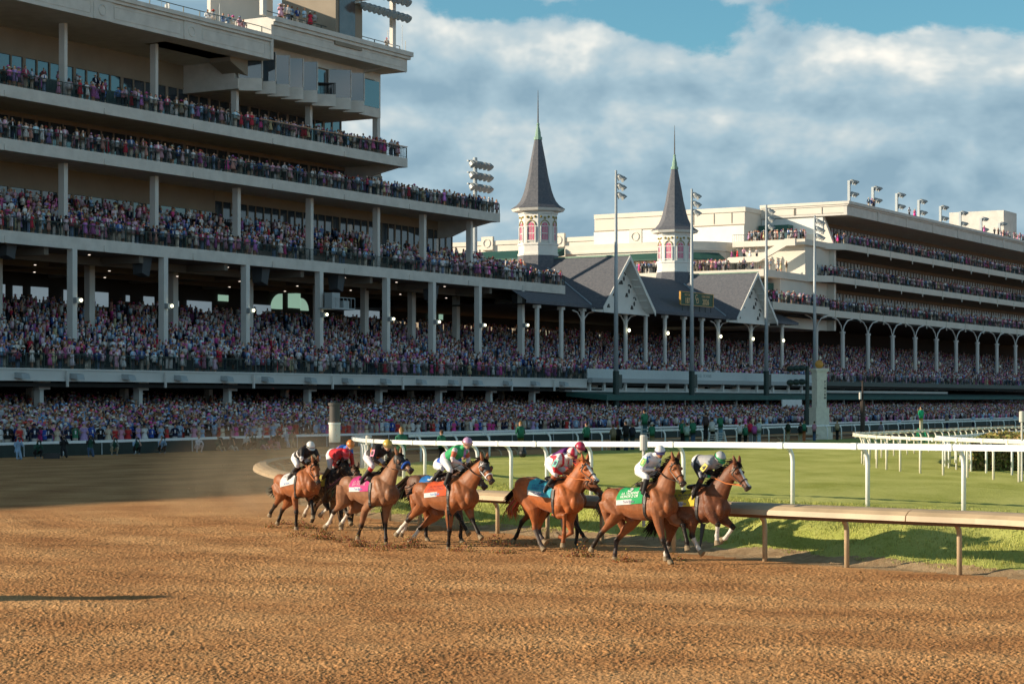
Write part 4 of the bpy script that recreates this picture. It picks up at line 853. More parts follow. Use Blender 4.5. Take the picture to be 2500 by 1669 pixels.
def rows(s0, s1, d, z, spacing=.62, lod='hi', dens=.9, jit=.12, yawc=-.35, zj=0.0, aisle=False):
    s = np.arange(s0, s1, spacing); s = s[rng.random(len(s)) < dens]; n = len(s)
    if aisle: k_ = (np.mod(s + 2, 11.4) > .8); s = s[k_]; n = len(s)
    k_ = (np.sin(s * .9 + d * 1.7) + np.sin(s * .37 - d * .6) + rng.normal(0, .6, n)) > -1.35; s = s[k_]; n = len(s)
    s = s + rng.normal(0, jit, n); dd = d + rng.normal(0, jit * 1.3, n); zz = np.full(n, z) + rng.normal(0, zj, n) if zj else np.full(n, z)
    P = np.stack([OX + s * U.x + dd * NN.x, OY + s * U.y + dd * NN.y, zz], 1)
    add_crowd(P, YAW0 + yawc + rng.normal(0, .45, n), lod)
VS0 = -6        # a little outside the frame on the left
# ground apron: rises from the outer fence to the stand
FENCE_D = 30.0
def apron_z(d): return max(0.0, (27.5 - d) * .063)
b = MB(); dd = 28.0; k = 0
while dd > -11:
    z = apron_z(dd); sbox(b, -30, 345, dd - .85, dd, -.3, z + .02); dd -= .85
ap = b.build('standing_terrace', mat('terrace_concrete', (.16, .15, .14), .9)); tag(ap, kind='structure')
N_IND = 250
ind_spots = []
d = 27.3; r = 0
while d > -9:
    z = apron_z(d) + .02; s_lo = s_at(-20, d); s_hi = 330
    front = r < 4
    s_split = s_at(1420, d) if front else s_lo
    if front:
        for s in np.arange(s_lo, s_split, .72):
            if rng.random() < .93: ind_spots.append((s + rng.normal(0, .1), d + rng.normal(0, .08), z, r))
    if d > 4: rows(s_split, s_hi, d, z, .68, 'hi' if r < 12 else 'lo', .93 if r < 22 else .8)
    else: rows(s_split, s_hi, d, z, .85, 'lo', .7)
    d -= .85; r += 1
# box seats tier
for k in range(29):
    d = RAKED - .45 - k * .95; z = RAKE0 + k * .95 * RAKES
    dens = .5 if k < 2 else (.9 if k < 17 else .72)
    rows(s_at(-20, d), 335, d, z, .66 if k < 14 else .74, 'hi' if k < 6 else 'lo', dens, aisle=True)
# balconies
for k, (d, z) in enumerate([(-.55, 16.6), (-1.3, 16.6), (-2.0, 16.6), (-3.2, 17.35), (-3.9, 17.6), (-4.7, 17.9), (-5.4, 18.5), (-6.4, 19.2), (-7.1, 19.2)]):
    a, c = (33, 60)
    if k < 3:
        rows(-6, a, d, z, .6, 'hi', .9 if k < 2 else .6); rows(a, c, d, z, 1.2, 'hi', .45); rows(c, S1E - .4, d, z, .6, 'hi', .92)
    else: rows(-6, S1E - 2 if k < 6 else (S1E - 9 if k == 6 else 60), d, z, .62, 'hi', (.9, .9, .9, .85, .8, .7, .6)[min(k - 3, 6)])
for k, (d, z) in enumerate([(-.5, 23.8), (-1.15, 23.8), (-1.8, 23.8), (-2.8, 24.1), (-3.6, 24.1)]):
    for a, c, de in ((-6, 2, .9), (2, 13, .55), (13, 24, .75), (24, 30, .4), (30, 40, .8), (40, S2E - .3, .95)): rows(a, c, d, z, .6, 'hi', min(.97, 1.2 * de * (1, .9, .7, .8, .6)[k]) if c < 40 else de * (1, .97, .92, .92, .8)[k])
for k, (d, z) in enumerate([(-.5, 28.0), (-1.2, 28.0), (-2.0, 28.0), (-3.0, 28.4), (-4.6, 29.4)]):
    for a, c, de in ((-6, 6, .8), (6, 11, .35), (11, 18, .6), (18, 34, .75), (34, S3E - .3, .95)): rows(a, c, d, z, .62, 'hi', min(.97, 1.15 * de * (1, .85, .6, .7, .5)[k]) if k < 4 or c < 20 else .0)
# right stand balconies and terraces
for s0, z0, z1 in LR:
    for k, (d, z) in enumerate([(-.5, z1), (-1.2, z1), (-1.9, z1), (-2.8, z1 + .4), (-3.7, z1 + .4)]): rows(s0 + .3, 292, d, z, .66, 'lo' if k > 1 else 'hi', (.97, .9, .8, .8, .6)[k])
for k in range(4): rows(145, 165, 2.1 - k * .8, 16.95, .66, 'hi', .9)
for k in range(3): rows(153.5 + k * .9, 172, -3.2 - k * 3, 22.1, 1.3, 'hi', .4)
def dline(s, d0, d1, z, sp, dens):
    dd = np.arange(d0, d1, sp); dd = dd[rng.random(len(dd)) < dens]; n = len(dd); ss = s + rng.normal(0, .15, n)
    add_crowd(np.stack([OX + ss * U.x + dd * NN.x, OY + ss * U.y + dd * NN.y, np.full(n, z)], 1), np.full(n, -math.pi / 2 - .4) + rng.normal(0, .5, n))
for k in range(3): dline(153.7 + k * .8, -23.5, -9, 22.1, .6, .85); dline(145.1 + k * .8, -6.5, 2, 16.95, .6, .9); dline(167.6 + k * .8, -12, -2.5, 27.35, .7, .7)
dline(162.5, -66, -40, 22.1, 1.5, .7); dline(165.9, -13.4, -9.2, 24.5, 1.0, .9)
# roof edges
rows(s_at(505, .2), s_at(600, .2), .2, 36.2, .75, 'hi', .6); rows(s_at(665, .4), s_at(775, .4), .4, 38.45, .62, 'hi', .9); rows(s_at(878, .4), s_at(985, .4), .4, 38.1, 2.3, 'hi', .8)
rows(186, 192, 0, 33.4, .8, 'hi', .8); rows(207, 209.5, 0, 33.4, .9, 'hi', .9); rows(246, 290, 0, 33.4, 1.0, 'hi', .8)
M_CROWD = vmat('crowd_clothing', .8, .22, 3.0, spec=.2)
crowd = build_np('crowd', np.concatenate(CV), np.concatenate(CF), np.concatenate(CC), M_CROWD); tag(crowd, 'dense crowd of spectators in bright race-day dress filling the stands', 'crowd', kind='stuff')
print('crowd verts', CN[0])
# nearest spectators: one object each
cols = {'navy': (.012, .018, .05), 'pale blue': (.28, .40, .55), 'white': (.68, .67, .66), 'pink': (.62, .30, .42), 'magenta': (.6, .06, .28), 'lilac': (.42, .30, .55), 'black': (.012, .012, .014), 'grey': (.22, .22, .23), 'beige': (.45, .38, .29), 'red': (.5, .04, .04), 'green': (.05, .2, .12), 'royal blue': (.03, .08, .35), 'yellow': (.6, .45, .1), 'cream': (.6, .52, .40)}
variants = []
VT = []
i = 0
for kind, hat in (('suit', None), ('suit', 'cap'), ('down', 'brim'), ('camera', None), ('dress', 'wide'), ('dress', None), ('suit', 'brim'), ('dress', 'brim')):
    V, Fc, S, hz = person_tpl(kind, 8, True); V = np.array(V); S = np.array(S)
    for cn in ({'suit': ['navy', 'pale blue', 'grey', 'white', 'black', 'royal blue'], 'down': ['beige', 'white', 'pale blue'], 'camera': ['black', 'green', 'navy'], 'dress': ['pink', 'magenta', 'lilac', 'white', 'pale blue', 'cream', 'red']}[kind]):
        c = cols[cn]; hn = random.choice(['white', 'pink', 'beige', 'magenta', 'lilac', 'navy']); skin = random.choice(SKIN); hair = random.choice(HAIR)
        pal = np.array([c if kind == 'dress' else random.choice(PANT), c, skin, hair, (.62, .62, .64), cols[hn]])
        me = MB(); me.v = [tuple(p) for p in V]; me.f = [tuple(f) for f in Fc]; me.c = [tuple(pal[s]) for s in S]
        o = me.build('person', M_CROWD, vcol=True); ho = None
        if hat:
            hv, hf, hs = (hat_tpl({'wide': .27, 'brim': .19}[hat], 10) if hat != 'cap' else cap_tpl(8)); hm = MB(); hm.v = [(p[0], p[1], p[2] + hz) for p in hv]; hm.f = hf; hm.c = [cols[hn]] * len(hv); ho = hm.build('hat' if hat != 'cap' else 'cap', M_CROWD, vcol=True)
        who = {'suit': 'man in a %s jacket', 'down': 'man in a %s shirt', 'camera': 'spectator in %s raising a phone', 'dress': 'woman in a %s dress'}[kind] % cn
        if hat: who += ' and %s %s' % (hn, {'wide': 'wide-brimmed hat', 'brim': 'brimmed hat', 'cap': 'cap'}[hat])
        VT.append((o, ho, who, False))
zones = [(-100, 130, 'near the left edge of the photo'), (130, 300, 'above the first crouching photographers'), (300, 470, 'left of the seated woman in white'), (470, 640, 'above the seated photographers'), (640, 760, 'behind the white-capped jockey'), (760, 900, 'by the black and white pole'), (900, 1050, 'behind the yellow-capped jockey'), (1050, 1200, 'behind the lilac-capped jockey'), (1200, 1500, 'beyond the chestnut horse')]
rng2 = random.Random(5); usedv = set(); random.shuffle(ind_spots); 
ind_spots.sort(key=lambda t: t[3]); ind_spots = ind_spots[:N_IND + 0] if False else ind_spots
rest = ind_spots[N_IND:]; ind_spots = ind_spots[:N_IND]
placed = []
for s, d, z, r in ind_spots:
    p = W(s, d, z); px = CX + F * p.x / p.y; zn = [q[2] for q in zones if q[0] <= px < q[1]]; zn = zn[0] if zn else zones[0][2]
    k = rng2.randrange(len(VT)); o, ho, who, used = VT[k]
    if used: c = o.copy(); COL.objects.link(c)
    else: c = o; VT[k] = (o, ho, who, True)
    c.location = p; c.rotation_euler = (0, 0, YAW0 - .3 + rng2.gauss(0, .4)); f = rng2.gauss(1, .04); c.scale = (f, f, f)
    if ho:
        if used: h2 = ho.copy(); COL.objects.link(h2); h2.parent = c
        else: ho.parent = c
    placed.append((c, who, r, s, zn))
def short(w): return w.split(' and ')[0]
used_l = set()
for r in range(4):
    row = sorted([q for q in placed if q[2] == r], key=lambda q: q[3])
    for i, (c, who, _, s, zn) in enumerate(row):
        fx = lambda w: w.replace(' brimmed', '').replace(' wide-brimmed', '').replace(' in a ', ' in ').replace('spectator', 'person')
        rn = ('front', 'second', 'third', 'fourth')[r]; L_ = row[i - 1][1] if i else None; R_ = row[i + 1][1] if i + 1 < len(row) else None; L2 = row[i - 2][1] if i > 1 else None
        cand = ['%s, %s row, %s' % (fx(who), rn, zn), '%s, %s row, left of %s' % (fx(who), rn, fx(short(R_))) if R_ else '', '%s, %s row, right of %s' % (fx(who), rn, fx(short(L_))) if L_ else '', '%s, %s row, left of %s' % (fx(who), rn, fx(R_)) if R_ else '', '%s, %s row, right of %s' % (fx(who), rn, fx(L_)) if L_ else '', '%s, %s row, two right of %s' % (fx(who), rn, fx(short(L2))) if L2 else '']
        cand = [c_ for c_ in cand if c_ and len(c_.split()) <= 16]; lb = next((c_ for c_ in cand if c_ not in used_l), cand[0] if cand else fx(who)[:80]); used_l.add(lb)
        tag(c, lb, 'person', 'spectators in the front rows behind the outer rail')
for o, ho, who, used in VT:
    if not used:
        bpy.data.objects.remove(o)
        if ho: bpy.data.objects.remove(ho)
if rest:
    A = np.array(rest); P = np.stack([OX + A[:, 0] * U.x + A[:, 1] * NN.x, OY + A[:, 0] * U.y + A[:, 1] * NN.y, A[:, 2]], 1)
    CV.clear(); CF.clear(); CC.clear(); CN[0] = 0; add_crowd(P, YAW0 - .3 + rng.normal(0, .4, len(P)), 'hi')
    m0 = crowd.data; bmA = bmesh.new(); 
    V2, F2, C2 = np.concatenate(CV), np.concatenate(CF), np.concatenate(CC)
    nv = len(m0.vertices); co = np.empty(nv * 3, np.float32); m0.vertices.foreach_get('co', co); nl = len(m0.loops); li = np.empty(nl, np.int32); m0.loops.foreach_get('vertex_index', li)
    cc = np.empty(nv * 4, np.float32); m0.color_attributes['Col'].data.foreach_get('color', cc); bmA.free()
    bpy.data.objects.remove(crowd)
    crowd = build_np('crowd', np.vstack([co.reshape(-1, 3), V2]), np.vstack([li.reshape(-1, 4), F2 + nv]), np.vstack([cc.reshape(-1, 4)[:, :3], C2]), M_CROWD)
    tag(crowd, 'dense crowd of spectators in bright race-day dress filling the stands', 'crowd', kind='stuff')
# ---------------------------------------------------------------- rails
M_RAILW = mat('white_rail_plastic', (.80, .82, .82), .4, var=.03, vscale=.8)
M_CREAM = mat('cream_rail_cover', (.42, .32, .205), .55, var=.2, vscale=1.1, bump=.12, bscale=9)
M_CREAMP = mat('dusty_cream_steel', (.46, .345, .215), .55, var=.2, vscale=2.5)
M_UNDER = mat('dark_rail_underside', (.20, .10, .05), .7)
def sweep(line, prof, name, m, parent=None, seg=None):
    """profile points (inward, up) swept along a line of (x, y, z)"""
    L = np.array(line, float); n = len(L); b = MB(); k = len(prof); vs = []
    for i in range(n):
        t = L[min(i + 1, n - 1)] - L[max(i - 1, 0)]; t[2] = 0; t /= np.linalg.norm(t) + 1e-9
        inn = np.array([-t[1], t[0], 0]) * SGN
        for a, u in prof: vs.append(tuple(L[i] + inn * a + np.array([0, 0, u])))
    fs = [(i * k + j, i * k + (j + 1) % k, (i + 1) * k + (j + 1) % k, (i + 1) * k + j) for i in range(n - 1) for j in range(k)] + [tuple(range(k)), tuple((n - 1) * k + j for j in range(k))]
    b.add(vs, fs); return b.build(name, m, parent)
def arclen(L): L = np.array(L, float); return np.concatenate([[0], np.cumsum(np.linalg.norm(np.diff(L[:, :2], axis=0), axis=1))])
def at_len(L, A, s):
    i = int(np.clip(np.searchsorted(A, s) - 1, 0, len(A) - 2)); t = (s - A[i]) / (A[i + 1] - A[i] + 1e-9); p = L[i] * (1 - t) + L[i + 1] * t
    d = L[i + 1] - L[i]; d = d / (np.linalg.norm(d[:2]) + 1e-9); return p, d
def nearest_s(L, A, px, Yr=None):
    P = CX + F * L[:, 0] / L[:, 1]; ok = np.ones(len(L), bool) if Yr is None else (L[:, 1] > Yr[0]) & (L[:, 1] < Yr[1]); i = np.argmin(np.where(ok, abs(P - px), 1e9)); return A[i]
SGN = -1        # the infield lies to the right of travel along the rail (right to left on the near side)
RT = empty('dirt_track_rail', (5, 40, 0), 0, 'low cream dirt-track rail with broad sloping cover curving round the bend', 'rail'); ks = []
RA = arclen(RAILC)
near_end = nearest_s(RAILC, RA, 700, (78, 90))
i1 = int(np.searchsorted(RA, near_end))
prof = [(-.27, -.19), (-.25, -.09), (-.16, -.02), (-.03, .015), (.20, .02), (.27, -.02), (.26, -.05), (-.12, -.10), (-.2, -.2)]
cuts = [0]; 
for px in (2242, 1640, 1180, 905, 668): cuts.append(int(np.searchsorted(RA, nearest_s(RAILC, RA, px, (20, 74)))))
cuts += [i1, int(np.searchsorted(RA, RA[i1] + 26)), int(np.searchsorted(RA, RA[i1] + 60)), len(RAILC) - 1]
for a, c in zip(cuts[:-1], cuts[1:]):
    seg = RAILC[a:c + 1].copy()
    if len(seg) > 2: seg[-1] = seg[-1] * .985 + seg[-2] * .015; ks.append(sweep(seg, prof, 'rail_cover', M_CREAM))
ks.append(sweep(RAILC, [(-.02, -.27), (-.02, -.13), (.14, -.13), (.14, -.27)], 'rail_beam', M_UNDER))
def gooseneck(p, d, zb, name, m, r=.045, reach=.5, z_at=None, straight=.3):
    inn = Vector((-d[1], d[0], 0)) * SGN; P = Vector(p); base = P + inn * reach; b = MB(); zt = z_at if z_at is not None else p[2] - .1
    pts = [Vector((base.x, base.y, zb - .05)), Vector((base.x, base.y, zt - straight)), Vector((base.x, base.y, zt - straight * .6)) - inn * reach * .06, Vector((base.x, base.y, zt - straight * .28)) - inn * reach * .26, Vector((base.x, base.y, zt - straight * .08)) - inn * reach * .55, Vector((P.x, P.y, zt)) + inn * .02]
    b.ring_tube(pts, r, 8); return b.build(name, m, smooth=True)
for px in (3080, 2800, 2560, 2318, 2048, 1818, 1620, 1443, 1299, 1174, 1075, 983, 910, 840, 780, 730, 700, 665):
    s = nearest_s(RAILC, RA, px, (20, 72)); p, d = at_len(RAILC, RA, s); ks.append(gooseneck(p, d, 0, 'rail_post', M_CREAMP, .05, .42, p[2] - .17))
s = near_end - 8
while s < RA[-1]:
    p, d = at_len(RAILC, RA, s); ks.append(gooseneck(p, d, -.05, 'rail_post', M_CREAMP, .05, .5, p[2] - .14)); s += 2.6 if s < near_end + 30 else 5
reloc(RT, ks)
# white turf rail on the near side, bending away at its left end
def white_rail(pts, name, label, posts, reach=.34, r=.05, step=None, prof_h=.13, h=1.4, fixed=None, group=None, m=M_RAILW):
    L = resample(pts, .6); 
    for _ in range(2): L[1:-1] = (L[:-2] + 2 * L[1:-1] + L[2:]) / 4
    A = arclen(L); root = empty(name, (L[0][0], L[0][1], 0), 0, label, 'rail', group); ks = []
    ks.append(sweep(L, [(-.05, -prof_h), (-.06, -.03), (-.035, 0), (.035, 0), (.055, -.03), (.055, -prof_h)], 'rail_tube', m))
    S = [nearest_s(L, A, px, yr) for px, yr in posts] if posts else list(np.arange(.6, A[-1], step))
    for s in S:
        p, d = at_len(L, A, s); inn = Vector((-d[1], d[0], 0)) * SGN; q = Vector((p[0], p[1], 0)) + inn * reach
        ks.append(gooseneck(p, d, ground_z(q.x, q.y), 'rail_post', m, r, reach, p[2] - .07, .36))
        jb = MB(); jb.box((p[0], p[1], p[2] - .065), (.16, .17, .14), math.atan2(d[1], d[0])); ks.append(jb.build('rail_joint', m))
    reloc(root, ks); return L
def yfor(py, z): return (CAMH - z) * F / (py - HY)
TURFR = [(3100, 1090, 2.38), (2500, 1085.5, 2.34), (2327, 1084, 2.32), (2093, 1081.5, 2.29), (1898, 1079.5, 2.27), (1600, 1077.5, 2.22), (1310, 1077, 2.16), (1219, 1076.5, 2.12), (1100, 1076, 2.05), (1010, 1074.5, 2.0), (935, 1072.5, 1.93), (889, 1070, 1.86), (868, 1068, 1.79), (862, 1066.5, 1.73), (866, 1065, 1.66), (878, 1063.8, 1.60), (905, 1062.3, 1.55)]
NR = [(*rp(a, b_, c), c) for a, b_, c in TURFR]
near_posts = [(px, (30, 70)) for px in (2600, 2327, 2093, 1898, 1660, 1430, 1318, 1219, 1130, 1066, 1013, 958, 918, 889)] + [(872, (73, 79)), (866, (79, 84)), (862, (84, 88)), (864, (88, 92)), (870, (92, 96)), (880, (96, 99))]
LN = white_rail(NR, 'turf_rail', 'bright white near turf rail running behind the racing horses', near_posts)
FARR = [(905, 1062.3, 1.66), (1000, 1060, 1.64), (1117, 1058, 1.60), (1250, 1055, 1.56), (1400, 1052, 1.51), (1600, 1047.5, 1.42), (1855, 1041, 1.31), (2100, 1034, 1.24), (2300, 1028, 1.26), (2492, 1022, 1.33), (2800, 1012, 1.33)]
FR = [(*rp(a, b_, c), c) for a, b_, c in FARR]
LF = white_rail(FR[1:], 'turf_rail', 'shaded white far turf rail with low board behind it, before the crowd', None, step=4.1, reach=.3, group=None)
# two rails curving in the right of the infield
def curve_rail(pxs, name, label, step, m=M_RAILW):
    pts = []
    for px, pyb, h in pxs:      # foot of the rail as seen, rail height
        z = .55
        for _ in range(6): Y = yfor(pyb, z); z = float(zturf(np.array([Y]))[0])
        pts.append(((px - CX) / F * Y, Y, z + h))
    return white_rail(pts, name, label, None, step=step, reach=.3, r=.04, prof_h=.1, m=m)
M_SUNTINT = mat('sun_tinted_rail', (.78, .74, .64), .45, var=.04)  # white rail with the warmth of sunlight put into its colour
curve_rail([(2650, 1192, 1.25), (2488, 1179, 1.25), (2406, 1171, 1.25), (2349, 1166, 1.25), (2282, 1160, 1.25), (2230, 1155.5, 1.25), (2192, 1152, 1.25), (2158, 1148.5, 1.25), (2134, 1144.5, 1.25), (2112, 1140.5, 1.25), (2095, 1136, 1.25), (2086, 1131, 1.25), (2092, 1126, 1.25), (2118, 1120.5, 1.22), (2160, 1113.5, 1.2), (2220, 1106, 1.2), (2300, 1098, 1.2), (2400, 1088, 1.2), (2520, 1080, 1.2), (2700, 1070, 1.2)], 'curved_rail', 'outer curved white rail with painted sun tint bending round the right of the turf', 2.3, M_SUNTINT)
curve_rail([(2700, 1170, 1.2), (2470, 1160.5, 1.2), (2412, 1157, 1.2), (2383, 1154.5, 1.2), (2343, 1149.5, 1.2), (2318, 1147, 1.2), (2305, 1144.5, 1.2), (2292, 1141, 1.2), (2288, 1137.5, 1.2), (2298, 1133, 1.15), (2320, 1128, 1.12), (2360, 1119, 1.1), (2410, 1109, 1.1), (2480, 1099, 1.1), (2600, 1086, 1.1)], 'curved_rail', 'inner curved bluish white rail in front of the hedge', 2.2)
# outer track fence in front of the crowd
FN = [(*rp(px, py, z), z) for px, py, z in [(-300, 1094, .84), (0, 1080.5, .84), (300, 1073, .86), (700, 1061.5, .88), (998, 1055, .92), (1400, 1046, .95), (2010, 1031, 1.0), (2486, 1018, 1.0), (2800, 1008, 1.0)]]
L = resample(FN, 2.0); A = arclen(L); OF = empty('outer_fence', (L[0][0], L[0][1], 0), 0, 'white topped outer fence with dark green panels before the front row crowd', 'fence'); ks = []
SGN = 1
ks.append(sweep(L, [(-.06, -.14), (-.06, 0), (.08, .02), (.08, -.14)], 'fence_rail', M_RAILW)); ks.append(sweep(L, [(.02, -1.1), (.02, -.15), (.05, -.15), (.05, -1.1)], 'fence_panel', mat('green_windscreen', (.014, .028, .024), .7, var=.3, vscale=.8)))
s = 1.0
while s < A[-1]:
    p, d = at_len(L, A, s); b = MB(); b.ring_tube([(p[0] - d[1] * -.02, p[1], 0), (p[0], p[1], p[2] - .1)], .035, 6); ks.append(b.build('fence_post', M_POLE)); s += 3.0 if s < 110 else 6
reloc(OF, ks); SGN = -1
# hedge on the right
def leafy(name, label, n, fn, col, parent=None, sz=.05):
    P = fn(n); q = rng.normal(0, 1, (n, 3)); q /= np.linalg.norm(q, axis=1)[:, None]; a = np.cross(q, rng.normal(0, 1, (n, 3))); a /= np.linalg.norm(a, axis=1)[:, None]; b_ = np.cross(q, a); s_ = sz * rng.uniform(.6, 1.4, (n, 1))
    V = np.stack([P - a * s_, P - b_ * s_ * .6, P + a * s_, P + b_ * s_ * .6], 1).reshape(-1, 3)
    c = np.array(col)[rng.integers(0, len(col), n)] * rng.uniform(.6, 1.3, (n, 1))
    return build_np(name, V, np.arange(n * 4).reshape(-1, 4), np.repeat(c, 4, 0), vmat('leaf', .7, .1), parent)
hp = gpt(2372, 1152, .68); hq = Vector((hp.x + 22, hp.y + 9, 0)); hd = (hq - Vector((hp.x, hp.y, 0))).normalized(); hn = Vector((.262, .965, 0))
HG = empty('hedge', (hp.x + 8, hp.y + 5, .5), 0, 'broad clipped olive hedge behind the curved rails at the right edge', 'hedge')
def hfn(n):
    u = rng.uniform(0, 22, n); v = rng.uniform(0, 17, n); w = rng.uniform(0, 1.25, n); f = rng.random(n); top = f < .5; v = np.where(top, v, rng.uniform(-.1, .12, n)); w = np.where(top, 1.2 + rng.normal(0, .05, n) + .07 * np.sin(u * 2) * np.sin(v * 1.3), w); l = (f > .86); u = np.where(l, rng.uniform(-.1, .1, n), u); v = np.where(l, rng.uniform(0, 17, n), v)
    return np.stack([hp.x + hd.x * u + hn.x * v, hp.y + hd.y * u + hn.y * v, .55 + w], 1)
h1 = leafy('hedge_leaves', '', 60000, hfn, [(.19, .21, .04), (.28, .23, .06), (.15, .15, .03), (.30, .19, .07)], None, .07)
b = MB(); q0 = Vector((hp.x, hp.y, .4)) + hd * .1 + hn * .1; b.hexa([q0, q0 + hd * 21.8, q0 + hd * 21.8 + hn * 16.8, q0 + hn * 16.8] + [p + Vector((0, 0, 1.3)) for p in (q0, q0 + hd * 21.8, q0 + hd * 21.8 + hn * 16.8, q0 + hn * 16.8)]); h2 = b.build('hedge_core', mat('hedge_core_green', (.05, .055, .015), .9))
reloc(HG, [h1, h2])
p = gpt(2420, 1152, .6); b = MB(); b.ring_tube([(p.x - .5, p.y - .6, .68), (p.x + .9, p.y - .2, .68)], .04, 6); b.ring_tube([(p.x + .1, p.y - .42, .68), (p.x + .1, p.y - .42, .8)], .03, 6); tag(b.build('irrigation_pipe', M_RAILW), 'short white pipe lying on bare ground before the hedge', 'pipe')
# track poles
def cyl_pole(px, py_top, Y, segs, name, label, cat, zb=0):
    X = (px - CX) / F * Y; root = empty(name, (X, Y, zb), 0, label, cat); ks = []
    for pyt, pyb, r, m, nm in segs:
        zt = CAMH + (HY - pyt) * Y / F; zb_ = max(zb, CAMH + (HY - pyb) * Y / F) if pyb else zb; b = MB(); b.ring_tube([(X, Y, zb_), (X, Y, zt)], r, 20); ks.append(b.build(nm, m, smooth=False))
    reloc(root, ks)
rY = 82; k_ = rY / F
cyl_pole(817, 983, rY, [(983, 989, 16 * k_, M_BLKG := mat('dusty_black_paint', (.07, .065, .06), .7), 'pole_cap'), (989, 1031, 13 * k_, M_BLKG, 'upper_band'), (1031, 1035, 15.5 * k_, M_WHITE, 'collar'), (1035, 1079, 14 * k_, mat('dusty_white_paint', (.6, .58, .5), .6), 'white_band'), (1079, 1084, 15 * k_, M_BLKG, 'lower_collar'), (1084, None, 13.5 * k_, mat('grey_pole_paint', (.2, .19, .17), .7), 'lower_band')], 'distance_pole', 'thick black and white distance pole standing inside the bend', 'pole')
for px, pyt, pyb, Y in ((898, 1062.5, 1150, 72), (1571.5, 1061, 1190, 44.2), (2495, 1003, 1086, 62)):
    X = (px - CX) / F * Y; zt = CAMH + (HY - pyt) * Y / F; b = MB(); b.ring_tube([(X, Y, .5), (X, Y, zt - .33)], .035, 8); b.ring_tube([(X, Y, zt - .33), (X, Y, zt - .03), (X, Y, zt)], [.085, .085, .06], 12)
    tag(b.build('rail_marker', mat('marker_grey', (.5, .5, .46), .6)), 'slim grey capped marker %s' % {898: 'at the left end of the turf rail', 1572: 'behind the rider in white with the number five horse', 1571.5: 'behind the white-capped rider of the green-clothed horse', 2495: 'at the right edge of the photo'}[px], 'marker')
# finish pillar
Y = 172; X = (2000 - CX) / F * Y; FP = empty('finish_pillar', (X, Y, 0), 0, 'tall cream FINISH pillar topped by a golden ball', 'pillar'); ks = []
def zf(py): return CAMH + (HY - py) * Y / F
fa = R(20)
b = MB(); w = lambda p: p * Y / F
for pyb, pyt, wd in ((1078, 1066, 46), (1066, 1040, 42), (1040, 996, 36), (996, 994, 38), (994, 926, 26), (926, 924, 28), (924, 908, 27), (908, 904, 31), (904, 899, 36)):
    b.box((X, Y, (zf(pyb) + zf(pyt)) / 2), (w(wd), w(wd), zf(pyt) - zf(pyb)), fa)
b.box((X, Y, .3), (w(48), w(48), .6), fa)
ks.append(b.build('pillar_shaft', mat('pillar_stone', (.66, .64, .54), .8, bump=.3, bscale=8, var=.1)))
b = MB(); b.ell((X, Y, zf(889)), (w(10.5),) * 3, nu=20, nv=12); ks.append(b.build('golden_ball', mat('golden_ball_paint', (.55, .27, .05), .55), smooth=True))
fx = Vector((math.cos(fa), math.sin(fa), 0)); fn_ = Vector((math.sin(fa), -math.cos(fa), 0)); rx_ = fn_ * 0 + fx
right = Vector((math.cos(fa), math.sin(fa), 0)); rn = right  # right-hand face normal
for i, ch in enumerate('FINISH'):
    o = Vector((X, Y, zf(932 + i * 7.8))) + right * (w(13) + .012) + fn_ * .18; ks.append(text_mesh(ch, .34, M_BLACK, 'letter', None, o, -fn_ * -1 if False else Vector((-fn_.x, -fn_.y, 0)), (0, 0, 1), right, .012))
    o = Vector((X, Y, zf(932 + i * 7.8))) + fn_ * (w(13) + .012) + right * .30; ks.append(text_mesh(ch, .26, M_BLACK, 'letter', None, o, right, (0, 0, 1), fn_, .012))
reloc(FP, ks)
# light poles in front of the stands
for i, (px, pyt, d, lab) in enumerate([(1498, 415, 10, 'tall grey light pole before the left gable, three lamp rows at top'), (1683, 460, 10, 'tall grey light pole in front of the second spire'), (1865, 499, 10, 'tall grey light pole right of the second gable'), (1983, 525, 10, 'tall grey light pole above the finish pillar')]):
    s = s_at(px + 6, d); p = W(s, d, 0); zt = z_at(px, pyt, d); z1 = z_at(px, 905, d); r = empty('light_pole', W(s, d, 0), 0, lab, 'light pole', 'tall light poles in front of the spired stand'); ks = []
    b = MB(); b.ring_tube([(p.x, p.y, z1), (p.x, p.y, zt)], [.28, .13], 10); ks.append(b.build('pole', M_POLE, smooth=True)); b = MB(); b.ring_tube([(p.x, p.y, 0), (p.x, p.y, z1)], .36, 10); sbox(b, s + .2, s + .9, d - .3, d + .3, z1 - 2.0, z1 - .4); ks.append(b.build('pole_base', M_GREEN))
    for k in range(3):
        zz = zt - .7 - k * 1.0
        for j in range(2 if i < 3 else 3):
            c = W(s + .25 + j * .85, d + .3, zz - .1 * j); ax = (NN * .5 + U * .4 + Vector((0, 0, -.8))).normalized(); b = MB(); b.ring_tube([c - ax * .35, c - ax * .1, c + ax * .3], [.10, .27, .38], 10); ks.append(b.build('floodlight', M_HOUS))
        b = MB(); sbox(b, s, s + 1.3, d - .04, d + .04, zz + .1, zz + .2); ks.append(b.build('lamp_arm', M_HOUS))
    reloc(r, ks)
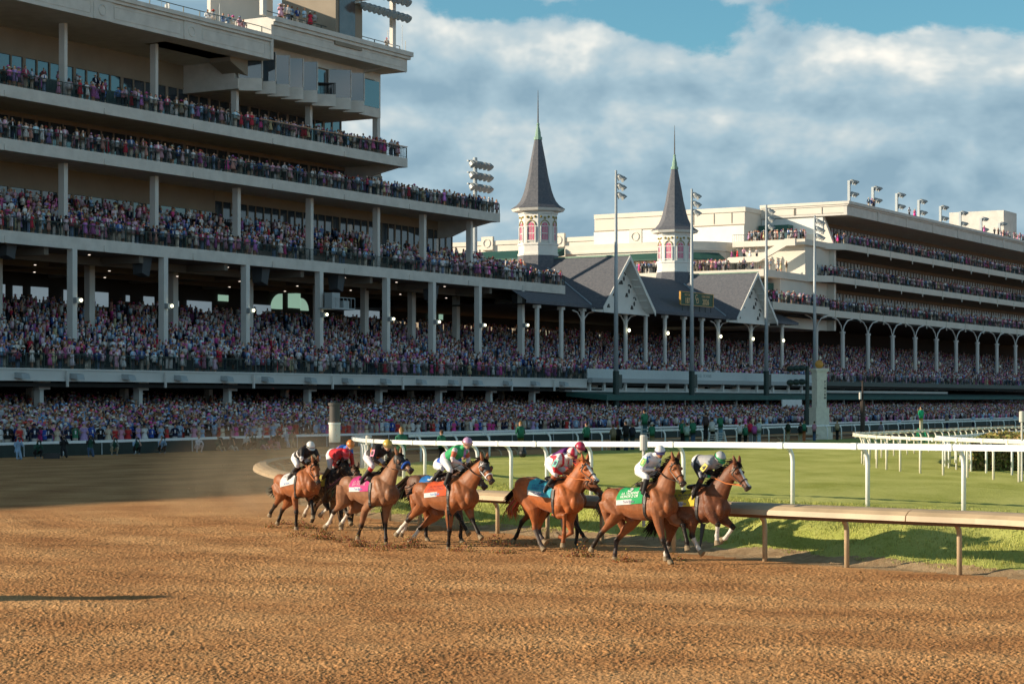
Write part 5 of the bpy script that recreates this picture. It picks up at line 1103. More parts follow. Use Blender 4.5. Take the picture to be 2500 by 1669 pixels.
def roof_lights(px, pyt, pyb, d, n=2, lab='', big=1.0):
    s = s_at(px, d); zt, zb = z_at(px, pyt, d), z_at(px, pyb, d); r = empty('roof_light_mast', W(s, d, zb), 0, lab, 'light mast', 'light masts on the stand roofs'); ks = []; b = MB(); sbox(b, s - .2 * big, s + .2 * big, d - .2, d + .2, zb - 1.5, zt - .3); ks.append(b.build('mast', M_POLE))
    for k in range(n):
        for j in range(3):
            c = W(s + (.4 + j * .9) * big, d + .3, zt - .4 - k * 1.9 * big); ax = (NN * .5 + U * .3 + Vector((0, 0, -.8))).normalized(); b = MB(); b.ring_tube([c - ax * .3 * big, c - ax * .05, c + ax * .3 * big], [.15 * big, .38 * big, .5 * big], 10); ks.append(b.build('floodlight', M_HOUS))
    reloc(r, ks)
for i, (px, pt, pb) in enumerate([(2073, 436, 500), (2131, 452, 504), (2189, 468, 522), (2243, 484, 534), (2296, 499, 548), (2344, 513, 560), (2395, 528, 573), (2440, 540, 584)]):
    roof_lights(px, pt, pb, -1, 2, '%s mast of round floodlights from the left on the far roof' % ['first', 'second', 'third', 'fourth', 'fifth', 'sixth', 'seventh', 'eighth'][i])
# big cluster behind the left stand's second balcony
s = s_at(1160, -12); r = empty('roof_light_mast', W(s, -12, 20), 0, 'large three-row floodlight cluster rising behind the middle balcony end', 'light mast', 'light masts on the stand roofs'); ks = []
d = -12; zt = z_at(1160, 385, d); b = MB(); b.ring_tube([W(s, d, 20), W(s, d, zt)], .26, 8); ks.append(b.build('mast', M_POLE))
for k in range(3):
    b = MB(); sbox(b, s - 1.7, s + 2.9, d - .1, d + .1, zt - .6 - k * 1.35, zt - .45 - k * 1.35); ks.append(b.build('lamp_arm', M_POLE))
    for j in range(5):
        c = W(s - 1.3 + j * .95, d + .4, zt - .8 - k * 1.35); ax = (NN * .6 + Vector((0, 0, -.75))).normalized(); b = MB(); b.ring_tube([c - ax * .4, c - ax * .1, c + ax * .35], [.15, .4, .5], 10); ks.append(b.build('floodlight', M_HOUS))
reloc(r, ks)
# dark green camera mast beside the finish pillar, small white board, slim brown mast
Y = 176; X = (1971 - CX) / F * Y; r = empty('camera_mast', (X, Y, 0), 0, 'dark green mast with spotlights left of the finish pillar', 'mast'); ks = []
b = MB(); b.ring_tube([(X, Y, 0), (X, Y, zf(1000))], .3, 10); b.ring_tube([(X, Y, zf(1000)), (X, Y, CAMH + (HY - 893) * Y / F)], .18, 10); ks.append(b.build('mast', M_GREEN))
for py, sg in ((898, -1), (932, -1)):
    b = MB(); zz = CAMH + (HY - py) * Y / F
    for j in range(3): b.ell((X - .5 - j * .5, Y - .3, zz - j * .03), (.34, .3, .27), nu=10, nv=6)
    ks.append(b.build('spotlight', M_GREEN))
reloc(r, ks)
Y = 150; X = (2106 - CX) / F * Y; r = empty('brown_mast', (X, Y, 0), 0, 'slim dark brown mast right of the finish pillar', 'mast'); b = MB(); b.ring_tube([(X, Y, 0), (X, Y, 3.2)], .17, 8); b.ring_tube([(X, Y, 3.2), (X, Y, CAMH + 50 * Y / F)], .07, 8); k1 = b.build('mast', mat('brown_paint', (.035, .022, .018), .7)); b = MB(); b.box((X - .2, Y - .1, 3.6), (.12, .3, .5)); k2 = b.build('mast_box', M_WHITE); reloc(r, [k1, k2])
s0_, s1_ = s_at(1908, 12), s_at(1955, 12); b = MB(); sbox(b, s0_, s1_, 12, 12.15, z_at(1930, 992, 12), z_at(1930, 975, 12)); 
for s_ in (s0_, (s0_ + s1_) / 2, s1_ - .15): sbox(b, s_, s_ + .15, 12.02, 12.12, 0, z_at(1930, 992, 12))
tag(b.build('notice_board', M_WHITE), 'white board on posts standing in the crowd before the awning', 'board')
# off frame: an invented body added for its broad shadow, and a slim post
b = MB(); b.ring_tube([(-17.0, 32.2, 0), (-17.0, 32.2, 2.2), (-17.0, 32.2, 3.6)], [.85, .75, .2], 12); tag(b.build('shadow_caster', M_WHITE), 'broad white shape added for its shadow, outside the photo at left', 'marker')
b = MB(); b.ring_tube([(-21, 44.2, 0), (-21, 44.2, 5)], [.06, .04], 8); tag(b.build('slim_post', M_WHITE), 'slim white post outside the photo at left', 'post')
# ---------------------------------------------------------------- bodies grown as one skin
def skin_mesh(mb, voxel, smooth=4, fac=.5, name='body'):
    me = bpy.data.meshes.new('tmp'); me.from_pydata(mb.v, [], mb.f); bm = bmesh.new(); bm.from_mesh(me); bmesh.ops.recalc_face_normals(bm, faces=bm.faces); bm.to_mesh(me); bm.free()
    o = bpy.data.objects.new('tmp', me); COL.objects.link(o)
    r = o.modifiers.new('r', 'REMESH'); r.mode = 'VOXEL'; r.voxel_size = voxel
    s = o.modifiers.new('s', 'SMOOTH'); s.factor = fac; s.iterations = smooth
    bpy.context.view_layer.update(); dg = bpy.context.evaluated_depsgraph_get(); out = bpy.data.meshes.new_from_object(o.evaluated_get(dg))
    bpy.data.objects.remove(o); bpy.data.meshes.remove(me); out.name = name
    out.polygons.foreach_set('use_smooth', [True] * len(out.polygons)); return out
def mesh_co(me): a = np.empty(len(me.vertices) * 3, np.float32); me.vertices.foreach_get('co', a); return a.reshape(-1, 3).astype(float)
def bones_label(co, bones):
    best = np.full(len(co), 1e9); lab = np.zeros(len(co), int); tt = np.zeros(len(co))
    for i, (a, b, r0, r1, _) in enumerate(bones):
        a = np.array(a, float); b = np.array(b, float); ab = b - a; t = np.clip(((co - a) @ ab) / (ab @ ab + 1e-9), 0, 1); d = np.linalg.norm(co - a - t[:, None] * ab, axis=1) / (r0 + (r1 - r0) * t)
        m = d < best; best[m] = d[m]; lab[m] = i; tt[m] = t[m]
    return lab, tt
def put_col(me, C):
    at = me.color_attributes.new('Col', 'FLOAT_COLOR', 'POINT'); c4 = np.ones((len(C), 4), np.float32); c4[:, :3] = C; at.data.foreach_set('color', c4.ravel())
def obj_me(name, me, m, parent=None):
    me.materials.clear(); me.materials.append(m); o = bpy.data.objects.new(name, me); COL.objects.link(o)
    if parent: o.parent = parent
    return o
M_COAT = vmat('horse_coat', .48, .26, 7.0, spec=.24, sheen=.05, bump=.25, bscale=9)
M_SKINC = vmat('rider_clothes', .6, .06, 6.0, spec=.3, bump=.35, bscale=11)
M_HAIR = vmat('horse_hair', .85, .2, 20, spec=.1)
M_CLOTH = vmat('saddle_cloth_fabric', .75, .08, 12, spec=.2, bump=.3, bscale=8)
M_TACK = mat('dark_leather', (.03, .017, .012), .45); M_BOOT = mat('black_boot', (.012, .012, .013), .5)
M_STEELB = mat('bit_steel', (.5, .5, .5), .3, metal=.9); M_RUB = mat('orange_rein', (.55, .17, .05), .5); M_EYE = mat('dark_eye', (.01, .006, .005), .08, spec=.9)
V3 = Vector
BAY = (.245, .085, .032); DBAY = (.17, .055, .02); CHEST = (.35, .10, .028); DARK = (.026, .014, .010); TAN = (.28, .13, .06); BLK = (.014, .010, .008)
WHT = (.62, .58, .52)
class Rig:      # a horse's own frame: x ahead, y to its left, z up; joints are read off along the sight line at a known offset from its midline
    def __init__(s, px, py, depth, heading, scale=1.0, pz=None):
        s.th = R(heading); s.c, s.s = math.cos(s.th), math.sin(s.th); s.O = V3(((px - CX) / F * depth, depth, 0)); s.wz = CAMH + (HY - py) * depth / F; s.k = scale
    def P(s, px, py, y):
        k = (px - CX) / F; ax = s.O.x - y * s.s; ay = s.O.y + y * s.c; x = (k * ay - ax) / (s.c - k * s.s)
        Yw = ay + x * s.s; return V3((x, y, CAMH + (HY - py) * Yw / F))
def horse(name, label, crop, wpx, depth, heading, J, coat, points=BLK, mane=BLK, lowleg=None, socks=(), blaze=None, hood=None, noseband=None, cloth=None, tailpts=None, muddy=0, bridle=M_TACK, seed=1, saddle=True, rein=M_TACK, group='racehorses galloping round the bend', clothx=(-.05, -.70)):
    rr = random.Random(seed); cx0, cy0, sc = crop; S_ = lambda p: (cx0 + p[0] / sc, cy0 + p[1] / sc)
    rig = Rig(*S_(wpx), depth, heading); wz = rig.wz
    def P(p, y): q = S_(p); return rig.P(q[0], q[1], y)
    root = empty(name, rig.O, rig.th, label, 'horse', group)
    # joints
    G = {}
    cr = P(J['croup'], 0); a = (cr.z - (wz - .03)) / (cr.x if abs(cr.x) > .3 else -.85); a = max(-.16, min(.16, a)); dz = wz - 1.60
    def T(x, y, z): return V3((x, y, z + dz + (a * x if x < 0 else a * x * .4)))
    lat = {'nf': -.16, 'ff': .16, 'nh': -.17, 'fh': .17}
    for k in ('nf', 'ff', 'nh', 'fh'):
        v = J[k]; y = lat[k]
        if not J.get('local'): G[k] = [P(p, y if i < 2 else y * .8) for i, p in enumerate(v)]
        else: G[k] = [T(p[0], y, p[1]) for p in v]
    if isinstance(J['poll'], V3): poll, nose = J['poll'] + V3((0, 0, dz)), J['nose'] + V3((0, 0, dz))
    else: poll, nose = P(J['poll'], 0), P(J['nose'], J.get('ny', -.1))
    h = (nose - poll); hl = h.length; h.normalize()
    print(name, 'wz %.2f' % wz, 'slope %.2f' % a, 'head %.2f' % hl, 'poll', [round(c, 2) for c in poll], {k: [round((G[k][i + 1] - G[k][i]).length, 2) for i in range(3)] for k in G}, 'hoof', {k: [round(c, 2) for c in G[k][3]] for k in G})
    L = .60; yaw = math.atan2(h.y, h.x) if abs(h.x) + abs(h.y) > .15 else 0; lax = V3((-math.sin(yaw), math.cos(yaw), 0)); jaw = -(h.cross(lax)).normalized()
    HS = [(-.06, .17, .06), (.06, .25, .09), (.2, .29, .10), (.34, .275, .098), (.48, .225, .078), (.62, .17, .062), (.76, .145, .056), (.88, .145, .062), (.97, .125, .056), (1.02, .07, .035)]
    def hsec(t):
        for i in range(len(HS) - 1):
            if HS[i][0] <= t <= HS[i + 1][0]: f = (t - HS[i][0]) / (HS[i + 1][0] - HS[i][0]); return HS[i][1] + (HS[i + 1][1] - HS[i][1]) * f, HS[i][2] + (HS[i + 1][2] - HS[i][2]) * f
        return HS[-1][1:]
    def hpt(t, ang, off=0):
        d, w = hsec(t); c = poll + h * (t * L) + jaw * (d / 2 + (.012 if t > .3 else 0)); return c + jaw * (-(d / 2 + off) * math.cos(ang)) + lax * ((w + off) * math.sin(ang))
    b = MB()
    # trunk
    TS_ = [(.50, 1.30, 1.10, .08), (.44, 1.37, 1.00, .15), (.34, 1.46, .93, .205), (.18, 1.55, .88, .235), (0, 1.60, .86, .25), (-.2, 1.545, .855, .272), (-.45, 1.51, .895, .282), (-.65, 1.525, .965, .275), (-.82, 1.56, 1.06, .265), (-.98, 1.555, 1.06, .27), (-1.12, 1.50, 1.1, .23), (-1.21, 1.42, 1.16, .17), (-1.26, 1.34, 1.22, .08)]
    vs = []; n = 20
    for x, zt, zb, w in TS_:
        for j in range(n):
            t = 2 * math.pi * j / n; cc, ss = math.cos(t), math.sin(t); e = .86
            yy_ = math.copysign(abs(ss) ** e, ss) * w; zz_ = (zt + zb) / 2 + math.copysign(abs(cc) ** e, cc) * (zt - zb) / 2
            if cc > .2: yy_ *= 1 - .16 * cc * cc
            vs.append(T(x, yy_, zz_))
    fs = [(i * n + j, i * n + (j + 1) % n, (i + 1) * n + (j + 1) % n, (i + 1) * n + j) for i in range(len(TS_) - 1) for j in range(n)] + [tuple(range(n)), tuple((len(TS_) - 1) * n + j for j in range(n))]
    b.add(vs, fs)
    # neck
    hb = poll + jaw * .13 + h * .06; nb = T(.20, 0, 1.33); nb2 = T(.0, 0, 1.42); ndir = (hb - nb)
    mid = nb + ndir * .5 + V3((0, 0, .035)); q1 = nb + ndir * .25 + V3((0, 0, .015)); q3 = nb + ndir * .78 + V3((0, 0, .03))
    up = V3((-ndir.z, 0, ndir.x)).normalized()
    b.ring_tube([nb2, nb, q1, mid, q3, hb, hb + h * .08], [(.18, .14), (.30, .165), (.245, .125), (.19, .095), (.155, .08), (.14, .08), (.10, .07)], 16, up=up)
    # head
    vs = []; 
    for t, d_, w_ in HS:
        for j in range(14):
            an = 2 * math.pi * j / 14; q = hpt(t, an)
            vs.append(q)
    b.add(vs, [(i * 14 + j, i * 14 + (j + 1) % 14, (i + 1) * 14 + (j + 1) % 14, (i + 1) * 14 + j) for i in range(len(HS) - 1) for j in range(14)] + [tuple(range(14)), tuple((len(HS) - 1) * 14 + j for j in range(14))])
    for sg in (-1, 1):
        b.ell(hpt(.2, math.pi * .72 * 1, 0) * 0 + poll + h * (.24 * L) + jaw * .17 + lax * (sg * .062), (.085, .05, .09), nu=10, nv=8)     # cheek
        b.ell(poll + h * (.33 * L) + jaw * .055 + lax * (sg * .085), (.04, .028, .032), nu=8, nv=6)                                  # brow
        b.ell(poll + h * (.92 * L) + jaw * .05 + lax * (sg * .04), (.04, .03, .035), nu=8, nv=6)                                     # nostril rim
        e0 = poll + lax * (sg * .055) - jaw * .0 + h * .015; ed = (V3((0, 0, 1)) * .9 - h * .28 + lax * sg * .22).normalized()
        b.ring_tube([e0 - ed * .02, e0 + ed * .045, e0 + ed * .10, e0 + ed * .16], [.036, .042, .032, .012], 8)
    b.ell(poll + h * (.95 * L) + jaw * .135, (.045, .035, .03), nu=8, nv=6)
    # muscles
    for sg, kf, kh in ((-1, 'nf', 'nh'), (1, 'ff', 'fh')):
        b.ell(T(.20, sg * .165, 1.24), (.13, .095, .27), Matrix.Rotation(-.45, 3, 'Y'), 12, 10); b.ell(T(.42, sg * .10, 1.13), (.10, .085, .15), None, 12, 8); b.ell(T(.06, sg * .20, 1.06), (.13, .075, .12), None, 12, 8); b.ell(T(.30, sg * .15, 1.02), (.09, .07, .12), None, 10, 8)
        b.ell(T(.02, sg * .19, 1.12), (.20, .08, .2), None, 12, 8)
        b.ell(T(-.92, sg * .16, 1.36), (.27, .125, .2), None, 12, 8); b.ell(T(-1.08, sg * .15, 1.22), (.13, .11, .22), Matrix.Rotation(.3, 3, 'Y'), 12, 8); b.ell(T(-.74, sg * .19, 1.16), (.13, .075, .17), Matrix.Rotation(-.4, 3, 'Y'), 12, 8)
    bones = [(T(-.95, 0, 1.35), T(.3, 0, 1.25), .3, .3, 'body'), (nb, hb, .22, .14, 'body'), (poll + jaw * .1, nose + jaw * .06, .13, .07, 'head')]
    for key in ('nf', 'ff'):
        el, kn, fe, ho = G[key]; y = lat[key]; sh = T(.20, y * .85, 1.22); d2 = (ho - fe).normalized(); cor = ho - d2 * .085
        m1 = el.lerp(kn, .35); b.ring_tube([sh, sh.lerp(el, .55), el, m1, el.lerp(kn, .75), kn + (el - kn).normalized() * .04, kn, kn + (fe - kn).normalized() * .06, kn.lerp(fe, .5), kn.lerp(fe, .85), fe, fe.lerp(cor, .5), cor], [(.16, .10), (.15, .10), (.105, .088), (.088, .076), (.062, .058), .056, .060, .046, .039, .040, .050, .040, .048], 12)
        bones += [(sh, el, .14, .11, 'body'), (el, kn, .1, .06, key + 'u'), (kn, fe, .05, .045, key + 'l'), (fe, cor, .045, .045, key + 'p')]
    for key in ('nh', 'fh'):
        st, hk, fe, ho = G[key]; y = lat[key]; hip = T(-.98, y * .85, 1.33); d2 = (ho - fe).normalized(); cor = ho - d2 * .085
        b.ring_tube([hip, hip.lerp(st, .5), st, st.lerp(hk, .3), st.lerp(hk, .7), hk + (st - hk).normalized() * .06, hk, hk + (fe - hk).normalized() * .08, hk.lerp(fe, .5), hk.lerp(fe, .85), fe, fe.lerp(cor, .5), cor], [(.23, .14), (.22, .13), (.16, .105), (.115, .085), (.066, .056), .058, .064, .048, .041, .042, .052, .041, .050], 12)
        b.ring_tube([T(-1.16, y * .7, 1.3), T(-1.16, y * .8, 1.3).lerp(st.lerp(hk, .45), .5), st.lerp(hk, .6)], [(.13, .11), (.12, .09), (.05, .04)], 10)
        bones += [(hip, st, .2, .14, 'body'), (st, hk, .13, .06, key + 'u'), (hk, fe, .055, .05, key + 'l'), (fe, cor, .045, .045, key + 'p')]
    me = skin_mesh(b, .0145, 2, .5); co = mesh_co(me); lab, tt = bones_label(co, bones); names = [q[4] for q in bones]
    C = np.tile(np.array(coat, float), (len(co), 1)); r3 = np.random.default_rng(seed)
    patch = np.sin(co[:, 0] * 7 + 1) * np.sin(co[:, 2] * 6) * .07 + 1; C *= patch[:, None]
    C *= (1 + .22 * np.clip((co[:, 2] - dz - 1.1) / .4, -.8, .4))[:, None] if False else 1
    pts = np.array(points)
    for i, nm in enumerate(names):
        m = lab == i
        if nm.endswith('u') and nm[:2] in lat: f = np.clip((tt[m] - .72) / .2, 0, 1)[:, None]; C[m] = C[m] * (1 - f) + pts * f
        elif nm.endswith('l') or nm.endswith('p'):
            if nm[:2] in lat:
                cc = np.array((lowleg or {}).get(nm[:2], points)); C[m] = cc
                if nm[:2] in socks:
                    if nm.endswith('p'): C[m] = np.array(WHT) * .95
                    else: f = (tt[m] > .18)[:, None]; C[m] = np.where(f, np.array(WHT), C[m])
    hv = co - np.array(poll); th = hv @ np.array(h) / L; jv = hv @ np.array(jaw); lv = hv @ np.array(lax); hm = np.array([names[i] == 'head' for i in lab])
    mz = hm & (th > .80); f = np.clip((th - .80) / .12, 0, 1)[:, None]; C = np.where(mz[:, None], C * (1 - f) + np.array((.05, .035, .03)) * f, C)
    if blaze:
        m = hm & (jv < .07) & (np.abs(lv - blaze[2]) < blaze[0]) & (th > .12) & (th < blaze[1]); C[m] = np.array((.7, .68, .66))
    fl = r3.random(len(co)); lowm = (co[:, 2] < dz + 1.15) | (fl < .01); m = lowm & (fl < .045); C[m] = C[m] * .4 + np.array((.26, .14, .07)) * .6
    if muddy:
        m = (np.sin(co[:, 0] * 31 + co[:, 2] * 17) * np.sin(co[:, 1] * 23 + co[:, 2] * 29) > .9 - muddy * .3); C[m] = (.16, .09, .045)
    put_col(me, C); body = obj_me('body', me, M_COAT, root)
    bvh = BVHTree.FromPolygons([tuple(c) for c in co], [tuple(p.vertices) for p in me.polygons])
    for key in lat:
        fe, ho = G[key][2], G[key][3]; d2 = (ho - fe).normalized(); cor = ho - d2 * .09; hb_ = MB(); fwd = V3((1, 0, 0)) - d2 * d2.x; fwd.normalize()
        hb_.ring_tube([cor - d2 * .005, cor + d2 * .03, ho + fwd * .012], [(.049, .047), (.057, .052), (.068, .06)], 12, up=fwd); hb_.build('hoof', mat_hoof, root, smooth=False)
    e_ = MB(); 
    for sg in (-1, 1): 
        ee = MB(); ee.ell(poll + h * (.34 * L) + jaw * .075 + lax * (sg * .098), (.02, .02, .02), nu=10, nv=8); ee.build('eye', M_EYE, root, smooth=True)
        nn_ = MB(); nn_.ell(poll + h * (.945 * L) + jaw * .052 + lax * (sg * .056), (.022, .016, .02), nu=8, nv=6); nn_.build('nostril', M_EYE, root, smooth=True)
    # mane
    mb = MB(); base = [nb + up * .26 + V3((-.08, 0, 0)), q1 + up * .235, mid + up * .185, q3 + up * .15, poll - h * .04 + V3((0, 0, .01))]
    for i in range(130):
        t = rr.random() * 3.999; k = int(t); p = base[k].lerp(base[k + 1], t - k); sd = rr.choice((-1, 1, 1)); ln = rr.uniform(.09, .2)
        back = V3((-.8 + rr.uniform(-.3, .3), sd * rr.uniform(.1, .5), rr.uniform(-.1, .45))).normalized()
        p0 = p - up * .025; p1 = p0 + up * .05 + back * ln * .4; p2 = p1 + back * ln * .7 - V3((0, 0, ln * rr.uniform(.1, .6))); c = tuple(m_ * rr.uniform(.6, 1.8) for m_ in mane)
        mb.ring_tube([p0, p1, p2], [.012, .010, .002], 4, c)
    for i in range(14):
        p0 = poll + lax * rr.uniform(-.03, .03); mb.ring_tube([p0 - jaw * .01, p0 + h * .06 - jaw * .03 + lax * rr.uniform(-.03, .03), p0 + h * rr.uniform(.12, .2) - jaw * rr.uniform(.0, .05) + lax * rr.uniform(-.06, .06)], [.012, .012, .003], 4, mane)
    mb.build('mane', M_HAIR, root, vcol=True)
    # tail
    tb = MB(); dock = T(-1.22, 0, 1.45)
    tp = [P(p, 0) if not isinstance(p, V3) else p + V3((0, 0, dz)) for p in tailpts]; tl = [dock + V3((.08, 0, 0)), dock + (tp[0] - dock) * .4 + V3((0, 0, .05))] + tp
    for i in range(110):
        sp = rr.uniform(.2, 1.0); off = V3((rr.gauss(0, 1), rr.gauss(0, 1), rr.gauss(0, 1))); ln = rr.uniform(.72, 1.06); pp = []
        for j, q in enumerate(tl):
            f = j / (len(tl) - 1); w_ = .02 + .085 * f * sp; pp.append(q + off * w_ * (.8 if j < len(tl) - 1 else 1.1))
        if ln < 1: pp[-1] = pp[-2].lerp(pp[-1], ln)
        c = tuple(m_ * rr.uniform(.6, 1.9) for m_ in (mane if mane != BLK else BLK)); tb.ring_tube(pp, [.016] + [.014] * (len(pp) - 2) + [.002], 4, c)
    tb.build('tail', M_HAIR, root, vcol=True)
    # surface sampler on the trunk
    def surf(x, ang, off=.01):
        c = T(x, 0, 1.22); d = V3((0, math.sin(ang) * .9, math.cos(ang))).normalized(); hit = bvh.ray_cast(c + d * 1.2, -d, 1.2)
        q = hit[0] if hit[0] is not None else c + d * .28; return q + d * off, d
    if cloth:
        cc, band, txts, num, numcol = cloth['color'], cloth.get('band', (.62, .62, .62)), cloth.get('text', ()), cloth.get('num'), cloth.get('numcol', (.7, .7, .7))
        x0, x1 = clothx; A0_, A1_ = 0, 1.62; NA, NX = 34, 16; vs = []; cl = []
        for sgi, sg in enumerate((-1, 1)):
            for i in range(NX + 1):
                for j in range(NA + 1):
                    v = j / NA; x = x0 - .04 * v + (x1 - x0) * (i / NX) * (1 - .0 * v); ang = sg * (A0_ + (A1_ - A0_) * v); q, _ = surf(x, ang, .014 + .004 * math.sin(i * 1.3 + j * .5)); vs.append(q)
                    cl.append(band if v > .80 and i > NX * .42 else cc)
        fs = [(g_ * (NX + 1) * (NA + 1) + i * (NA + 1) + j, g_ * (NX + 1) * (NA + 1) + i * (NA + 1) + j + 1, g_ * (NX + 1) * (NA + 1) + (i + 1) * (NA + 1) + j + 1, g_ * (NX + 1) * (NA + 1) + (i + 1) * (NA + 1) + j) for g_ in (0, 1) for i in range(NX) for j in range(NA)]
        cb = MB(); cb.v = [tuple(v) for v in vs]; cb.f = fs; cb.c = cl; co_ = cb.build('saddle_cloth', M_CLOTH, root, vcol=True, smooth=True)
        # flip the near half's winding is not needed: two-sided cloth
        def ctext(txt, u0, v0, size, colr, nm, squash=1.0, bold=.006):
            cu = bpy.data.curves.new('t', 'FONT'); cu.body = txt; cu.size = size; cu.align_x = 'CENTER'; cu.align_y = 'CENTER'; cu.offset = bold; tmp = bpy.data.objects.new('t', cu); COL.objects.link(tmp); bpy.context.view_layer.update()
            tm = bpy.data.meshes.new_from_object(tmp.evaluated_get(bpy.context.evaluated_depsgraph_get())); bpy.data.objects.remove(tmp)
            bm = bmesh.new(); bm.from_mesh(tm); bmesh.ops.triangulate(bm, faces=bm.faces); 
            bmesh.ops.subdivide_edges(bm, edges=[e for e in bm.edges if e.calc_length() > .05], cuts=2, use_grid_fill=False); bm.to_mesh(tm); bm.free()
            for v in tm.vertices:
                x = x0 + (x1 - x0) * u0 + v.co.x * squash; ang = -((v0 * (A1_ - A0_)) - v.co.y / .33); q, d = surf(x, ang, .024); v.co = q
            tm.materials.clear(); tm.materials.append(numm(colr)); ob = bpy.data.objects.new(nm, tm); COL.objects.link(ob); ob.parent = co_
        if num: ctext(num, cloth.get('nu', .62), cloth.get('nv', .30), cloth.get('ns', .34), numcol, 'cloth_number')
        for txt, v_, sz, colr in txts: ctext(txt, .55, v_, sz, colr, 'cloth_lettering', .8, .001)
    if saddle:
        sb = MB(); sb.ell(T(-.16, 0, 1.585), (.24, .14, .05), None, 12, 8); sb.ell(T(-.36, 0, 1.58), (.08, .13, .05), None, 10, 6)
        for sg in (-1, 1):
            q0, _ = surf(-.08, sg * .35, .03); q1_, _ = surf(-.08, sg * .95, .03); sb.ring_tube([q0, q1_], [(.12, .02), (.09, .015)], 8)
        sb.build('saddle', M_TACK, root, smooth=True)
        gb = MB(); vs = []
        NG = 30
        for i in range(NG + 1):
            ang = 1.0 + (2 * math.pi - 2.0) * i / NG
            for x in (.0, -.065): q, _ = surf(x - .0, ang, .022); vs.append(q)
        gb.add(vs, [(2 * i, 2 * i + 1, 2 * i + 3, 2 * i + 2) for i in range(NG)]); gb.build('girth', J.get('girth', M_BOOT), root)
    # bridle
    br = MB()
    def ring(t0, t1=None, off=.009, a0=0, a1=2 * math.pi, r=.009, m=br, n_=20): m.ring_tube([hpt(t0 + ((t1 or t0) - t0) * abs(math.sin((a0 + (a1 - a0) * i / n_) / 2)), a0 + (a1 - a0) * i / n_, off) for i in range(n_ + 1)], r, 5)
    ring(.66, .66, r=.011); ring(.10, .30, r=.009); ring(.22, .12, r=.009)
    for sg in (-1, 1): br.ring_tube([hpt(.10, sg * 1.0, .009), hpt(.3, sg * 1.75, .010), hpt(.5, sg * 1.8, .010), hpt(.78, sg * 1.95, .010)], .009, 5)
    br.build('bridle', bridle, root)
    bt = MB()
    for sg in (-1, 1):
        c = hpt(.80, sg * 1.9, .015); bt.ring_tube([c + h * .03 * math.cos(t) + jaw * .03 * math.sin(t) for t in np.linspace(0, 2 * math.pi, 11)], .006, 5)
    bt.build('bit', M_STEELB, root)
    if hood:
        hb2 = MB(); vs = []; tsn = np.linspace(-.02, .50, 9)
        for t in tsn:
            for j in range(18): vs.append(hpt(t, 2 * math.pi * j / 18, .012))
        hb2.add(vs, [(i * 18 + j, i * 18 + (j + 1) % 18, (i + 1) * 18 + (j + 1) % 18, (i + 1) * 18 + j) for i in range(8) for j in range(18)]); hb2.build('blinker_hood', hood, root, smooth=True)
        for sg in (-1, 1):
            c = poll + h * (.34 * L) + jaw * .075 + lax * (sg * .110)
            o1 = MB(); o1.ell(c, (.048, .03, .048), nu=12, nv=8); o1.build('eye_opening', numm(tuple(coat)), root, smooth=True)
            o2 = MB(); o2.ring_tube([c + lax * sg * .012 + h * .055 * math.cos(t) + jaw * .055 * math.sin(t) for t in np.linspace(.4, 2 * math.pi - .9, 14)], .013, 6); o2.ell(c + lax * sg * .022, (.018, .014, .018)); o2.build('blinker_cup', hood, root)
    if noseband:
        nb_ = MB(); ring(noseband[1], noseband[1], noseband[2] * .6, r=noseband[2], m=nb_, a0=-2.0 if noseband[3] else 0, a1=2.0 if noseband[3] else 2 * math.pi); nb_.build('noseband', noseband[0], root, smooth=True)
    return dict(root=root, rig=rig, P=P, T=T, hpt=hpt, surf=surf, poll=poll, nose=nose, h=h, dz=dz, mid=mid, up=up, lax=lax)
_nm = {}
def numm(c):
    k = tuple(round(x, 3) for x in c)
    if k not in _nm: _nm[k] = mat('lettering_%d' % len(_nm), k, .6)
    return _nm[k]
mat_hoof = mat('horn_hoof', (.23, .17, .10), .7, var=.25, vscale=12)
def pat(fn): return fn
